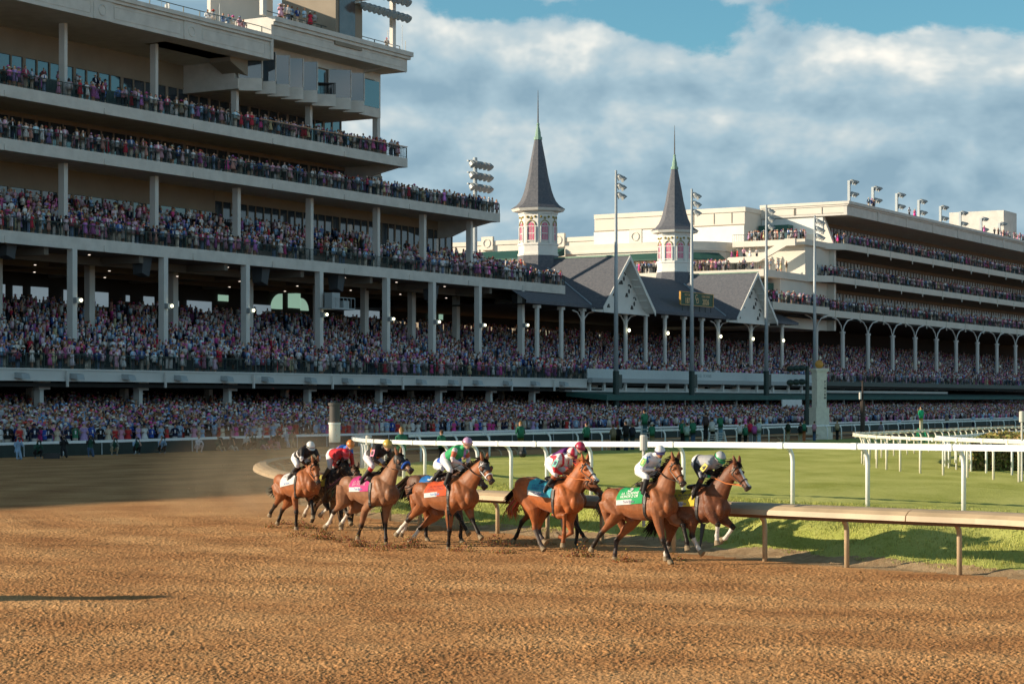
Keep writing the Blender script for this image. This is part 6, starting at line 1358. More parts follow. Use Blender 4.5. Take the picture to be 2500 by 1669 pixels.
def rider(label, H, J, cl, cap, capm2=None, goggle=True, group='jockeys riding the racehorses', whip=True, bands=None, seed=3, canonical=None, num=None, rein=None):
    """figure crouched over the horse H; joints read in the horse's frame"""
    root = empty('person', H['root'].location, H['rig'].th, label, 'person', group)
    P = H['P']; g = {}
    lat = {'hip': 0, 'shoulder': -.17, 'elbow': -.26, 'hand': -.07, 'knee': -.20, 'ankle': -.27, 'toe': -.25, 'head': 0}
    for k, y in lat.items(): 
        v = J[k]; g[k] = P(v, J.get('y' + k, y)) if not isinstance(v, V3) else v + V3((0, 0, H['dz']))
    chest = g['shoulder'].copy(); chest.y = 0; hip = g['hip']; head = g['head']
    print('  rider torso %.2f thigh %.2f shin %.2f uarm %.2f farm %.2f neck %.2f' % ((chest - hip).length, (g['knee'] - hip).length, (g['ankle'] - g['knee']).length, (g['elbow'] - g['shoulder']).length, (g['hand'] - g['elbow']).length, (head - chest).length))
    def mir(p): return V3((p.x, -p.y, p.z))
    b = MB(); tor = (chest - hip); tup = V3((-tor.z, 0, tor.x)).normalized()
    if tup.z < 0: tup = -tup
    back = tup if abs(tor.x) > .05 else V3((-1, 0, 0))
    b.ring_tube([hip - tor.normalized() * .07, hip, hip + tor * .35, hip + tor * .7, chest, chest + tor.normalized() * .05], [(.11, .14), (.145, .18), (.135, .17), (.15, .20), (.135, .205), (.08, .11)], 14, up=tup)
    nk = chest + tor.normalized() * .03; fdir = (head - nk)
    look = V3(J.get('look', (1, -.25, -.35))).normalized(); hup = (V3((0, 0, 1)) - look * look.z).normalized(); hl = hup.cross(look)
    b.ring_tube([nk, nk.lerp(head, .6), head - hup * .03], [.075, .056, .06], 10)
    Mh = Matrix((look, hl, hup)).transposed()
    b.ell(head, (.092, .075, .105), Mh, 14, 10); b.ell(head + look * .045 - hup * .055, (.052, .05, .058), Mh, 10, 8); b.ell(head + look * .098 - hup * .018, (.018, .013, .028), Mh, 8, 6); b.ell(head + look * .078 - hup * .062, (.02, .026, .012), Mh, 8, 6)
    for sg in (-1, 1): b.ell(head + hl * sg * .078 - hup * .01 - look * .01, (.02, .012, .03), Mh, 8, 6)
    bones = [(hip, hip + tor * .12, .15, .15, 'pelvis'), (hip + tor * .2, chest, .15, .17, 'torso'), (nk, head - hup * .06, .06, .06, 'neck'), (head, head + look * .03, .1, .1, 'head')]
    for sg in (-1, 1):
        f = (lambda p: p) if sg < 0 else mir
        hp, kn, an, to, sh, el, ha = V3((hip.x, sg * .09, hip.z - .02)), f(g['knee']), f(g['ankle']), f(g['toe']), f(g['shoulder']), f(g['elbow']), f(g['hand'])
        if sg > 0 and 'farhand' in J: ha = P(J['farhand'], .07)
        b.ring_tube([hp, hp.lerp(kn, .4), kn, kn + (an - kn).normalized() * .04], [.105, .088, .062, .056], 10)
        b.ring_tube([kn, kn.lerp(an, .3), kn.lerp(an, .7), an], [.058, .060, .048, .040], 10); fd = (to - an).normalized()
        b.ring_tube([an - fd * .05 - V3((0, 0, .01)), an, an.lerp(to, .6), to + fd * .04], [.036, .044, .040, .022], 8)
        b.ring_tube([sh, sh.lerp(el, .5), el], [.068, .056, .048], 10); b.ring_tube([el, el.lerp(ha, .5), ha], [.048, .042, .028], 10)
        fh = (ha - el).normalized(); b.ell(ha + fh * .045, (.05, .035, .028), Matrix((fh, fh.cross(V3((0, 0, 1))).normalized(), V3((0, 0, 1)))).transposed(), 8, 6)
        k = 'n' if sg < 0 else 'f'
        bones += [(hp.lerp(kn, .25), kn, .09, .06, 'thigh' + k), (kn, an, .055, .045, 'boot' + k), (an, to, .045, .04, 'foot' + k), (sh, el, .06, .05, 'upper' + k), (el, ha, .05, .035, 'fore' + k), (ha + fh * .01, ha + fh * .1, .035, .035, 'hand' + k)]
        fb = MB()       # fingers closed round the rein
        side = fh.cross(V3((0, 0, 1))).normalized()
        for q in range(4):
            r0 = ha + fh * (.03 + .018 * q) + V3((0, 0, .018)); fb.ring_tube([r0, r0 + side * -sg * .03 + fh * .012, r0 + side * -sg * .034 - V3((0, 0, .03)), r0 + side * -sg * .01 - V3((0, 0, .042))], [.010, .010, .009, .007], 6)
        r0 = ha + fh * .02 + V3((0, 0, .025)); fb.ring_tube([r0, r0 + fh * .03 + V3((0, 0, .014)), r0 + fh * .055 + V3((0, 0, .004))], [.012, .011, .008], 6)
        fb.build('fingers', numm(cl.get('hand', SKIN[0])), root, smooth=True)
    me = skin_mesh(b, .014, 2, .5); co = mesh_co(me); lab, tt = bones_label(co, bones); C = np.zeros((len(co), 3)); sk = cl.get('skin', SKIN[0])
    for i, q in enumerate(bones):
        nm = q[4]; key = nm.rstrip('nf') if nm not in ('pelvis', 'torso', 'neck', 'head') else nm; m = lab == i
        if key in ('neck',): c = cl.get('collar', cl['torso'])
        elif key == 'head': c = sk
        elif key == 'hand' or key == 'ha': c = cl.get('hand', sk)
        elif key in ('boot', 'foot'): c = cl.get('boot', (.012, .012, .013))
        elif key in ('pelvis', 'thigh'): c = cl['pants']
        elif key == 'torso': c = cl['torso']
        elif key == 'upper': c = cl['upper']
        else: c = cl['fore']
        if callable(c):
            v = [c(t_, p_) for t_, p_ in zip(tt[m], co[m])]
            if len(v): C[m] = np.array(v)
        else: C[m] = c
        if key == 'boot' and 'boottop' in cl: C[m] = np.where((tt[m] < .32)[:, None], np.array(cl['boottop']), C[m])
    # hair under the cap
    hc = co - np.array(head); m = (np.array([bones[i][4] == 'head' for i in lab])) & (hc @ np.array(look) < -.02); C[m] = (.03, .02, .012)
    put_col(me, C); obj_me('body', me, M_SKINC, root)
    hb = MB(); NU, NV = 20, 8; vs = []; cs = []
    for i in range(NV + 1):
        th_ = (math.pi * .53) * i / NV
        for j in range(NU):
            ph = 2 * math.pi * j / NU; q = V3((.128 * math.sin(th_) * math.cos(ph), .108 * math.sin(th_) * math.sin(ph), .125 * math.cos(th_))); vs.append(head + hup * .018 + Mh @ q)
            cs.append(cap(ph, i / NV) if callable(cap) else (cap if i < NV - 1 else (capm2 or cap)))
    hb.v = [tuple(v) for v in vs]; hb.c = cs; hb.f = [(i * NU + j, i * NU + (j + 1) % NU, (i + 1) * NU + (j + 1) % NU, (i + 1) * NU + j) for i in range(NV) for j in range(NU)]
    pk = [head + hup * (.030) + Mh @ V3((.115 * math.cos(t), .105 * math.sin(t), -.01)) for t in np.linspace(-.95, .95, 8)] + [head + hup * .012 + Mh @ V3((.168 * math.cos(t * .9), .10 * math.sin(t), -.012)) for t in np.linspace(.95, -.95, 8)]
    k0 = len(hb.v); hb.v += [tuple(v) for v in pk] + [tuple(v - hup * .008) for v in pk]; hb.c += [capm2 or (cap if not callable(cap) else cap(0, .9))] * 32; hb.f += [tuple(range(k0, k0 + 16)), tuple(range(k0 + 31, k0 + 15, -1))]
    hb.build('helmet', vmat_helm, root, vcol=True, smooth=True)
    if goggle:
        gg = MB(); gg.ring_tube([head + hup * .004 + Mh @ V3((.096 * math.cos(t), .082 * math.sin(t), 0)) for t in np.linspace(-1.15, 1.15, 9)], [(.022, .010)] * 9, 8, up=hup); gg.build('goggles', M_EYE, root, smooth=True)
        st = MB(); st.ring_tube([head + hup * .03 + Mh @ V3((.131 * math.cos(t), .112 * math.sin(t), 0)) for t in np.linspace(.9, 2 * math.pi - .9, 15)], .008, 5); st.build('goggle_strap', M_BLACK, root)
    if num:     # number patch on the near arm
        sh, el = g['shoulder'], g['elbow']; c = sh.lerp(el, .38) + V3((0, -.066, 0)); ax = (el - sh).normalized(); pb = MB(); sd = V3((1, 0, 0)); sd = (sd - ax * sd.dot(ax)).normalized()
        pb.prism([(-.055, -.08), (.055, -.08), (.062, .0), (.05, .08), (-.05, .08), (-.062, 0)], sd, -ax, c, c + V3((0, -.012, 0))); po = pb.build('arm_number', numm(num[1]), root)
        t_ = text_mesh(num[0], .11, numm(num[2]), 'digit', None, c + V3((0, -.016, 0)), sd, -ax, (0, -1, 0), .006); t_.parent = po
    # reins from the hands to the bit
    rb = MB(); 
    for sg in (-1, 1):
        ha = g['hand'] if sg < 0 else mir(g['hand']); bit = H['hpt'](.80, sg * 1.9, .02); md = ha.lerp(bit, .5) - V3((0, 0, .04)); rb.ring_tube([ha + V3((.04, 0, 0)), md, bit], .011, 6)
    ro = rb.build('reins', rein or M_TACK, H['root'])
    stb = MB()
    for sg in (-1, 1):
        an = g['toe'] if sg < 0 else mir(g['toe']); an = an.lerp(g['ankle'] if sg < 0 else mir(g['ankle']), .3); q, _ = H['surf'](-.12, sg * .7, .04); stb.ring_tube([q, an + V3((0, sg * .02, .06))], .01, 5)
        stb.ring_tube([an + V3((0, 0, .06)) + V3((0, .06 * math.sin(t), -.065 - .065 * math.cos(t))) for t in np.linspace(0, 2 * math.pi, 11)], .007, 5)
    stb.build('stirrup', M_STEELB, H['root'])
    if whip:
        ha = g['hand']; t2 = P(whip, -.12) if isinstance(whip, tuple) else ha + V3((-.6, -.05, -.25)); wb = MB(); wb.ring_tube([V3(ha) + (V3(ha) - t2).normalized() * .12, t2], [.009, .005], 6); w_ = wb.build('riding_crop', M_BLACK)
        w_.location = H['root'].location; w_.rotation_euler = H['root'].rotation_euler; tag(w_, 'thin black riding crop held by %s' % label.replace('jockey', 'the jockey', 1)[:60].rsplit(' ', 1)[0], 'riding crop', 'riding crops')
        w_['label'] = 'black riding crop in the hand of ' + ' '.join(label.split()[:8])
    return g
vmat_helm = vmat('helmet_cover', .35, .03, 5, spec=.5)
C5 = (1430, 1070, 4.9); C4 = (1630, 1080, 5.409); C9 = (1220, 1080, 5.6); CR = (950, 1050, 5.057); C8 = (780, 1060, 5.5); C1 = (640, 1060, 6.271)
W1 = (.72, .72, .72)
# number five, green cloth
h5 = horse('racehorse', 'bay racehorse with green number 5 saddle cloth, leading', C5, (815, 525), 40.45, -42, dict(croup=(470, 572), nf=[(870, 990), (925, 1225), (985, 1400), (1015, 1505)], ff=[(1060, 985), (1165, 1035), (1212, 1235), (1215, 1335)], nh=[(395, 905), (183, 1130), (108, 1252), (58, 1342)], fh=[(585, 985), (372, 1210), (352, 1370), (343, 1465)], poll=(1075, 240), nose=(1190, 545), ny=-.16),
           BAY, socks=(), tailpts=[(300, 655), (225, 740), (180, 905)], cloth=dict(color=(.03, .34, .12), num='5', ns=.27, text=(('LA TROIENNE', .56, .085, (.75, .8, .75)), ('HONOR D OR', .70, .085, (.75, .8, .75)), ('Twin Spires', .90, .075, (.1, .1, .2)))), lowleg={'nh': BLK, 'fh': (.04, .03, .03)}, seed=1)
rider('jockey in all white silks and white cap on the green-clothed horse', h5, dict(head=(888, 165), hip=(668, 375), shoulder=(745, 225), elbow=(668, 372), hand=(825, 372), knee=(735, 470), ankle=(688, 650), toe=(742, 688), look=(.75, -.75, -.30)), dict(torso=(.74, .76, .80), upper=lambda t, p: (.74, .76, .80) if (p[0] * 9) % 1 > .25 else (.05, .18, .5), fore=lambda t, p: (.74, .74, .75) if t > .85 or (p[2] * 9) % 1 > .3 else (.04, .16, .5), pants=W1, skin=(.36, .18, .11), collar=(.7, .7, .7)), (.74, .74, .74), (.08, .08, .2), whip=(548, 572), num=('5', (.12, .38, .1), (.7, .7, .2)))
# number four, yellow cloth; coat colour darkened for the shade of number five
h4 = horse('racehorse', 'dark bay racehorse, coat darkened further for shade, with yellow number 4 cloth, farthest right', C4, (505, 560), 40.2, -42, dict(croup=(140, 600), nf=[(610, 1010), (665, 1075), (650, 1225), (652, 1350)], ff=[(745, 1025), (868, 1110), (762, 1262), (690, 1290)], nh=[(335, 985), (322, 1235), (402, 1390), (460, 1475)], fh=[(60, 1080), (5, 1340), (-28, 1460), (-25, 1560)], poll=(915, 262), nose=(1100, 590), ny=-.06),
           (.135, .044, .018), socks=('nf', 'ff', 'nh', 'fh'), blaze=(.03, .95, .0), tailpts=[(-30, 900), (-170, 1050), (-230, 1170)], cloth=dict(color=(.62, .46, .05), num='4', numcol=(.02, .02, .02), ns=.27, text=(('LA TROIENNE', .56, .085, (.03, .03, .1)), ('MISS JUSTIFY', .70, .085, (.03, .03, .1)), ('Twin Spires', .90, .075, (.05, .1, .35)))), seed=2)
rider('jockey in grey silks and grey cap on the yellow-clothed horse', h4, dict(head=(690, 205), hip=(405, 250), shoulder=(560, 265), elbow=(425, 425), hand=(560, 450), knee=(455, 470), ankle=(365, 625), toe=(330, 740), look=(.72, -.35, -.62)), dict(torso=lambda t, p: (.34, .35, .37) if .3 < t < 1 else (.38, .38, .4), upper=lambda t, p: (.04, .045, .07) if .55 < t < .9 else (.3, .32, .36), fore=lambda t, p: (.02, .4, .16) if t > .7 else ((.04, .045, .07) if (t * 4) % 1 > .5 else (.3, .33, .38)), pants=lambda t, p: (.7, .7, .7) if p[0] < -.15 else (.02, .02, .025), collar=(.05, .35, .15), boottop=(.10, .035, .02), skin=SKIN[0]), lambda ph, v: (.03, .35, .13) if .72 < v < .9 else ((.08, .08, .1) if v < .6 and 1.3 < ph < 2.2 else (.42, .43, .45)), (.03, .35, .13), whip=False, num=('4', (.6, .5, .08), (.03, .03, .03)), rein=M_RUB)
# number nine, chestnut with a blaze
h9 = horse('racehorse', 'red chestnut racehorse with white blaze and turquoise number 9 cloth', C9, (850, 500), 43.3, -42, dict(croup=(478, 468), nf=[(770, 1010), (888, 985), (882, 1240), (858, 1425)], ff=[(950, 1080), (985, 1225), (860, 1300), (770, 1262)], nh=[(470, 915), (480, 1170), (550, 1370), (605, 1475)], fh=[(560, 970), (528, 1190), (580, 1310), (632, 1375)], poll=(1170, 240), nose=(1372, 545), ny=-.10),
           CHEST, points=(.26, .075, .022), mane=(.30, .10, .04), lowleg={'nh': (.13, .11, .10), 'fh': (.06, .05, .05)}, blaze=(.04, .98, .0), tailpts=[(255, 760), (170, 880), (180, 985)], cloth=dict(color=(.06, .36, .46), num='9', numcol=(.02, .03, .06), ns=.27, text=(('LA TROIENNE', .56, .085, (.03, .12, .3)), ('SHRED THE G', .70, .085, (.03, .12, .3)), ('Twin Spires', .90, .075, (.05, .1, .35)))), rein=M_RUB, seed=3)
rider('jockey in white and red silks on the chestnut with turquoise cloth', h9, dict(head=(985, 150), hip=(705, 270), shoulder=(815, 225), elbow=(745, 370), hand=(850, 430), knee=(765, 440), ankle=(645, 600), toe=(620, 680), look=(.9, -.2, -.38)), dict(torso=lambda t, p: (.55, .03, .06) if (p[1] * 6 + p[0] * 3) % 1 > .62 else (.72, .70, .70), upper=lambda t, p: (.72, .70, .70) if t < .75 else (.55, .03, .05), fore=(.55, .03, .05), pants=W1, collar=(.72, .7, .7), boottop=(.35, .09, .03), hand=(.6, .6, .6)), lambda ph, v: (.6, .03, .06) if int(ph / (math.pi / 3)) % 2 else (.72, .68, .68), (.6, .03, .06), whip=(540, 560), num=('9', (.15, .5, .42), (.03, .06, .12)), rein=M_RUB)
# number seven-wide bay with orange-red cloth
hr = horse('racehorse', 'bay racehorse with orange cloth, grey blinker hood and white bridle', CR, (845, 565), 43.9, -42, dict(croup=(515, 622), nf=[(745, 1010), (745, 1240), (732, 1400), (730, 1490)], ff=[(985, 985), (1030, 1110), (1098, 1260), (1140, 1342)], nh=[(425, 930), (238, 1100), (160, 1195), (82, 1292)], fh=[(600, 1040), (388, 1200), (310, 1310), (252, 1378)], poll=(1178, 355), nose=(1300, 655), ny=-.16),
           (.25, .082, .028), socks=('nh', 'fh'), hood=mat('grey_mesh_hood', (.055, .055, .06), .6), bridle=mat('white_bridle', (.7, .66, .68), .5), noseband=(mat('white_noseband', (.72, .7, .72), .5), .68, .016, False), tailpts=[(370, 735), (320, 800), (255, 870)], cloth=dict(color=(.58, .09, .03), num=None, text=(('LA TROIENNE', .56, .085, (.3, .03, .02)), ('QUEEN AZTECA', .70, .085, (.3, .03, .02)), ('Twin Spires', .90, .075, (.05, .2, .5)))), seed=4)
rider('jockey in green silks with lilac sash and lilac cap', hr, dict(head=(965, 165), hip=(712, 345), shoulder=(815, 245), elbow=(775, 365), hand=(900, 412), knee=(760, 500), ankle=(697, 660), toe=(738, 722), look=(.85, -.45, -.25)), dict(torso=lambda t, p: (.40, .22, .45) if abs(p[1] * 1.2 + (p[0] - .25) * .9) < .055 or t < .08 else (.03, .36, .13), upper=lambda t, p: (.68, .6, .62) if t < .2 or t > .75 else (.5, .12, .06), fore=(.62, .54, .56), pants=W1, skin=SKIN[0]), (.46, .28, .46), (.50, .27, .2), whip=(615, 550))
# number eight, magenta cloth
h8 = horse('racehorse', 'bay racehorse with magenta cloth, black hood and blue noseband', C8, (810, 515), 45.3, -46, dict(croup=(440, 548), nf=[(612, 1010), (562, 1230), (525, 1335), (508, 1412)], ff=[(892, 1005), (880, 1215), (892, 1400), (890, 1500)], nh=[(335, 905), (200, 1030), (130, 1185), (72, 1242)], fh=[(520, 990), (392, 1050), (318, 1165), (285, 1222)], poll=(1062, 255), nose=(1310, 520), ny=-.02),
           (.235, .105, .052), socks=('nh', 'fh'), hood=mat('black_hood', (.016, .016, .018), .5), noseband=(mat('blue_sheepskin', (.02, .10, .45), .9), .60, .035, True), tailpts=[(285, 650), (235, 720), (210, 800)], cloth=dict(color=(.50, .05, .20), num='8', numcol=(.02, .02, .03), ns=.27, text=(('LA TROIENNE', .56, .085, (.6, .3, .4)), ('DRY POWDER', .70, .085, (.6, .3, .4)), ('Twin Spires', .90, .075, (.05, .1, .35)))), seed=5)
h8['root']['label'] = 'bay racehorse with magenta cloth, black blinker hood and blue noseband'
rider('jockey in black and orange silks and gold cap', h8, dict(head=(915, 150), hip=(680, 290), shoulder=(760, 195), elbow=(725, 335), hand=(830, 405), knee=(715, 430), ankle=(588, 585), toe=(560, 665), look=(.8, -.5, -.28)), dict(torso=lambda t, p: (.70, .26, .02) if .45 < t < .62 and p[0] > -.1 else (.018, .016, .018), upper=(.03, .025, .025), fore=lambda t, p: (.6, .42, .06) if t > .72 else (.05, .045, .045), pants=lambda t, p: (.64, .58, .64), collar=(.4, .35, .4), boottop=(.45, .03, .03)), (.58, .40, .07), (.35, .25, .1), whip=False, num=('8', (.6, .2, .32), (.03, .02, .02)))
# bay at the back
h1 = horse('racehorse', 'plain bay racehorse with white cloth, last on the left', C1, (655, 500), 50.5, -53, dict(croup=(405, 590), nf=[(500, 975), (525, 1190), (520, 1370), (520, 1470)], ff=[(710, 960), (755, 1030), (775, 1210), (775, 1292)], nh=[(315, 905), (200, 1085), (140, 1180), (108, 1245)], fh=[(430, 1010), (312, 1150), (262, 1285), (228, 1370)], poll=(812, 405), nose=(872, 735), ny=-.08),
           (.27, .088, .03), tailpts=[(280, 780), (225, 870), (195, 930)], cloth=dict(color=(.60, .60, .60), num=None, text=(('LA TROIENNE', .5, .10, (.3, .3, .3)), ('Twin Spires', .90, .075, (.05, .2, .5)))), seed=6, rein=M_RUB)
rider('jockey in black silks with white hoops and white cap, leftmost', h1, dict(head=(738, 190), hip=(548, 350), shoulder=(620, 235), elbow=(600, 385), hand=(655, 460), knee=(540, 480), ankle=(430, 635), toe=(400, 690), look=(.85, -.1, -.5)), dict(torso=lambda t, p: (.70, .68, .68) if .28 < t < .4 else (.02, .018, .02), upper=lambda t, p: (.7, .68, .68) if t > .75 else (.02, .018, .02), fore=(.04, .035, .04), pants=W1, boot=(.03, .03, .032)), lambda ph, v: (.06, .06, .07) if .8 < v < .88 else (.70, .70, .68), (.70, .70, .68), whip=False, rein=M_RUB)
# dark horse beside it
h2 = horse('racehorse', 'nearly black racehorse spattered with dirt, head tucked low', C1, (1130, 535), 50.9, -60, dict(croup=(950, 600), nf=[(965, 1030), (1010, 1130), (935, 1190), (885, 1235)], ff=[(1180, 1000), (1210, 1200), (1195, 1380), (1210, 1470)], nh=[(850, 930), (740, 1050), (672, 1170), (640, 1240)], fh=[(930, 930), (840, 1000), (800, 1090), (780, 1150)], poll=(1265, 405), nose=(1400, 640), ny=.05),
           DARK, socks=('nf', 'nh'), tailpts=[(860, 700), (840, 800), (830, 880)], muddy=1.0, cloth=dict(color=(.5, .42, .06), num=None), seed=7)
rider('jockey in red silks and red cap bending low over the dark horse', h2, dict(head=(1275, 300), hip=(1085, 300), shoulder=(1165, 300), elbow=(1095, 460), hand=(1160, 500), knee=(1040, 500), ankle=(955, 620), toe=(915, 690), look=(.7, -.1, -.7)), dict(torso=(.48, .02, .03), upper=lambda t, p: (.03, .05, .03) if (t * 5) % 1 > .7 else (.45, .02, .03), fore=lambda t, p: (.35, .3, .25) if (t * 6 + p[2] * 9) % 1 > .6 else (.48, .02, .03), pants=W1, boot=(.12, .10, .07)), (.52, .02, .035), (.50, .08, .1), whip=False)
# horses mostly hidden by the others
EXT = dict(nf=[(.10, .93), (.42, .66), (.62, .42), (.74, .27)], ff=[(.08, .93), (.22, .50), (.18, .20), (.24, .04)], nh=[(-.70, .95), (-1.12, .62), (-1.28, .30), (-1.40, .16)], fh=[(-.66, .95), (-.90, .55), (-.92, .18), (-.86, .02)])
def hidden(label, px, py, depth, heading, coat, rl, ro, cap, cloth, poll=(.78, 1.98), seed=9, socks=(), dr=0.0):
    J = dict(EXT); J.update(local=1, croup=(0, 0), poll=V3((poll[0], 0, poll[1])), nose=V3((poll[0] + .42, .0, poll[1] - .42)))
    J['croup'] = None
    rg = Rig(px, py, depth, heading); xw = V3((rg.O.x - .85 * rg.c, rg.O.y - .85 * rg.s, rg.wz - .03)); J['croup'] = (CX + F * xw.x / xw.y, HY - (xw.z - CAMH) * F / xw.y)
    H = horse('racehorse', label, (0, 0, 1), (px, py), depth, heading, J, coat, tailpts=[V3((-1.35, 0, 1.35)), V3((-1.5, 0, 1.2)), V3((-1.65, 0, 1.0))], cloth=cloth, seed=seed, socks=socks)
    rider(rl, H, dict(head=V3((.42, 0, 2.28 - dr)), hip=V3((-.32, 0, 2.0 - dr * .8)), shoulder=V3((.12, -.17, 2.17 - dr)), elbow=V3((.08, -.25, 1.86)), hand=V3((.36, -.07, 1.80)), knee=V3((-.02, -.22, 1.72)), ankle=V3((-.32, -.28, 1.40)), toe=V3((-.18, -.27, 1.30)), look=(.9, -.3, -.3)), ro, cap, cap, whip=False)
hidden('bay racehorse with blue number 3 cloth half hidden by another bay', 1098, 1156, 46.2, -42, (.13, .06, .035), 'jockey in royal blue silks hidden behind the lilac-capped rider', dict(torso=(.02, .1, .5), upper=(.02, .1, .5), fore=(.6, .6, .6), pants=W1), (.02, .1, .5), dict(color=(.03, .18, .5), num='3', ns=.32), (.74, 1.78), 11, ('nh',), .24)
hidden('dark bay racehorse hidden beyond the chestnut, legs showing below', 1380, 1168, 44.9, -42, DBAY, 'jockey in purple silks and maroon cap behind the red and white rider', dict(torso=(.12, .02, .14), upper=(.12, .02, .14), fore=(.4, .05, .08), pants=W1), (.45, .03, .08), dict(color=(.25, .03, .10), num=None), (.70, 1.72), 12)
hidden('grey-brown racehorse hidden between the dark horse and the next bay', 836, 1150, 52.6, -56, (.10, .05, .03), 'jockey in blue and orange silks and orange cap', dict(torso=lambda t, p: (.6, .12, .03) if (t * 3) % 1 > .5 else (.03, .14, .5), upper=(.03, .14, .5), fore=(.5, .5, .5), pants=(.55, .53, .5)), (.68, .22, .05), dict(color=(.55, .55, .55), num=None), (.70, 1.72), 13)
# ---------------------------------------------------------------- people on the infield and photographers along the fence
def place_person(px, head_py, Y, who, top, low, kind='suit', hat=None, hatc=(.6, .6, .6), yaw=None, foot_py=None, skin=None, hair=None, cat='person', group='photographers and officials standing on the infield', h=None):
    if foot_py: Y = 1.72 * F / (foot_py - head_py)
    V, Fc, S, hz = person_tpl(kind, 10, True); V = np.array(V); skin = skin or SKIN[0]; hair = hair or HAIR[0]
    pal = [low, top, skin, hair, top, hatc]; m = MB(); m.v = [tuple(p) for p in V]; m.f = [tuple(f) for f in Fc]; m.c = [tuple(pal[s]) for s in S]
    X = (px - CX) / F * Y; ztop = CAMH + (HY - head_py) * Y / F; tall = hz + .27; zb = ztop - tall if foot_py or h else ground_z(X, Y)
    o = m.build('person', M_CROWD, vcol=True, smooth=True); sc_ = (ztop - zb) / tall if not foot_py else 1
    sc_ = min(1.12, max(.9, sc_)); o.location = (X, Y, ztop - tall * sc_); o.scale = (sc_,) * 3; o.rotation_euler = (0, 0, yaw if yaw is not None else -math.pi / 2)
    if hat:
        hv, hf, hs = hat_tpl(.2, 12) if hat == 'hat' else cap_tpl(10); hm = MB(); hm.v = [(p[0], p[1], p[2] + hz) for p in hv]; hm.f = hf; hm.c = [hatc] * len(hv); hm.build(hat, M_CROWD, o, vcol=True)
    tag(o, who, cat, group); return o
GRV, RED_, BLKc, JEAN, KHA, WHc = (.03, .16, .10), (.55, .03, .08), (.012, .013, .016), (.05, .09, .17), (.30, .25, .17), (.5, .52, .54)
away = math.pi * .72
PP = [(980, 1041, 67, 'blonde photographer in green vest behind the gold-capped jockey', GRV, BLKc, 'suit', None, None, away), (1078, 1049, 92, 'dark-haired photographer in green vest behind the lilac-capped jockey', GRV, BLKc, 'suit', None, None, away),
 (1271, 1027, 152, 'photographer in green vest left of the chestnut horse rider', GRV, KHA, 'camera', None, None, away), (1432, 1030, 152, 'photographer in green vest and black trousers with back turned', GRV, BLKc, 'suit', None, None, away), (1497, 1035, 158, 'soldier in camouflage left of two men in black', (.18, .15, .10), (.16, .14, .09), 'suit', 'cap', (.15, .13, .08), away),
 (1509, 1036, 160, 'slim man in black beside the soldier', BLKc, BLKc, 'suit', None, None, away), (1528, 1027, 152, 'man in black jacket and jeans on the infield', BLKc, (.04, .05, .08), 'suit', None, None, away), (1544, 1032, 156, 'man in navy jacket right of the man in black jacket', (.014, .018, .03), (.05, .07, .10), 'suit', None, None, away),
 (1592, 1030, 154, 'photographer in green vest and white hat beside the stepladder', GRV, KHA, 'camera', 'hat', (.62, .6, .56), away), (1667, 1023, 158, 'photographer in green vest at the left of the infield group', GRV, BLKc, 'camera', None, None, away), (1677, 1031, 152, 'photographer with camera up in pale shirt and green vest', (.3, .42, .4), (.05, .12, .12), 'camera', None, None, away),
 (1692, 1021, 156, 'photographer in green vest and white cap', GRV, JEAN, 'suit', 'cap', (.65, .65, .62), away), (1738, 1018, 158, 'photographer in white vest and dark trousers', WHc, BLKc, 'suit', 'cap', (.25, .3, .28), away),
 (1806, 1030, 152, 'man in pale grey vest and black trousers', WHc, BLKc, 'suit', None, None, away), (1820, 1034, 150, 'small photographer in green vest beside the red bib', GRV, BLKc, 'camera', None, None, away), (1832, 1025, 156, 'photographer in bright red bib standing among green vests', RED_, (.2, .2, .22), 'camera', None, None, away), (1842, 1031, 152, 'photographer in purple shirt and green vest', (.35, .08, .3), (.1, .1, .12), 'suit', None, None, away), (1853, 1023, 158, 'photographer in pale blue trousers bending over camera', (.4, .48, .52), (.3, .42, .5), 'camera', None, None, away),
 (1924, 1026, 152, 'man in dark green jacket and khaki trousers', (.012, .03, .022), KHA, 'down', 'cap', (.03, .05, .04), away), (1954, 1031, 152, 'man in black jacket and khaki trousers by the dark mast', BLKc, KHA, 'suit', None, None, away), (1963, 1026, 156, 'photographer in green vest and rust trousers by the dark mast', GRV, (.35, .12, .05), 'camera', None, None, away), (1988, 1027, 152, 'man in pink checked shirt and jeans before the finish pillar', (.42, .22, .30), JEAN, 'suit', None, None, away), (2044, 1025, 152, 'man in tan jacket and white cap right of the finish pillar', (.30, .25, .17), BLKc, 'suit', 'cap', (.6, .6, .56), away)]
for px, hp_, Yd, who, top, low, kd, hat, hc, yw in PP:
    Yd = Yd if Yd < 100 else float(np.interp(px, [1250, 1400, 1600, 1855, 2060], [103, 109, 122, 144, 165])) - (1.5 if Yd > 155 else 3)
    place_person(px, hp_, Yd, who, top, low, kd, hat, hc or (.6, .6, .6), yw, hair=HAIR[2] if 'blonde' in who else HAIR[random.randrange(4)])
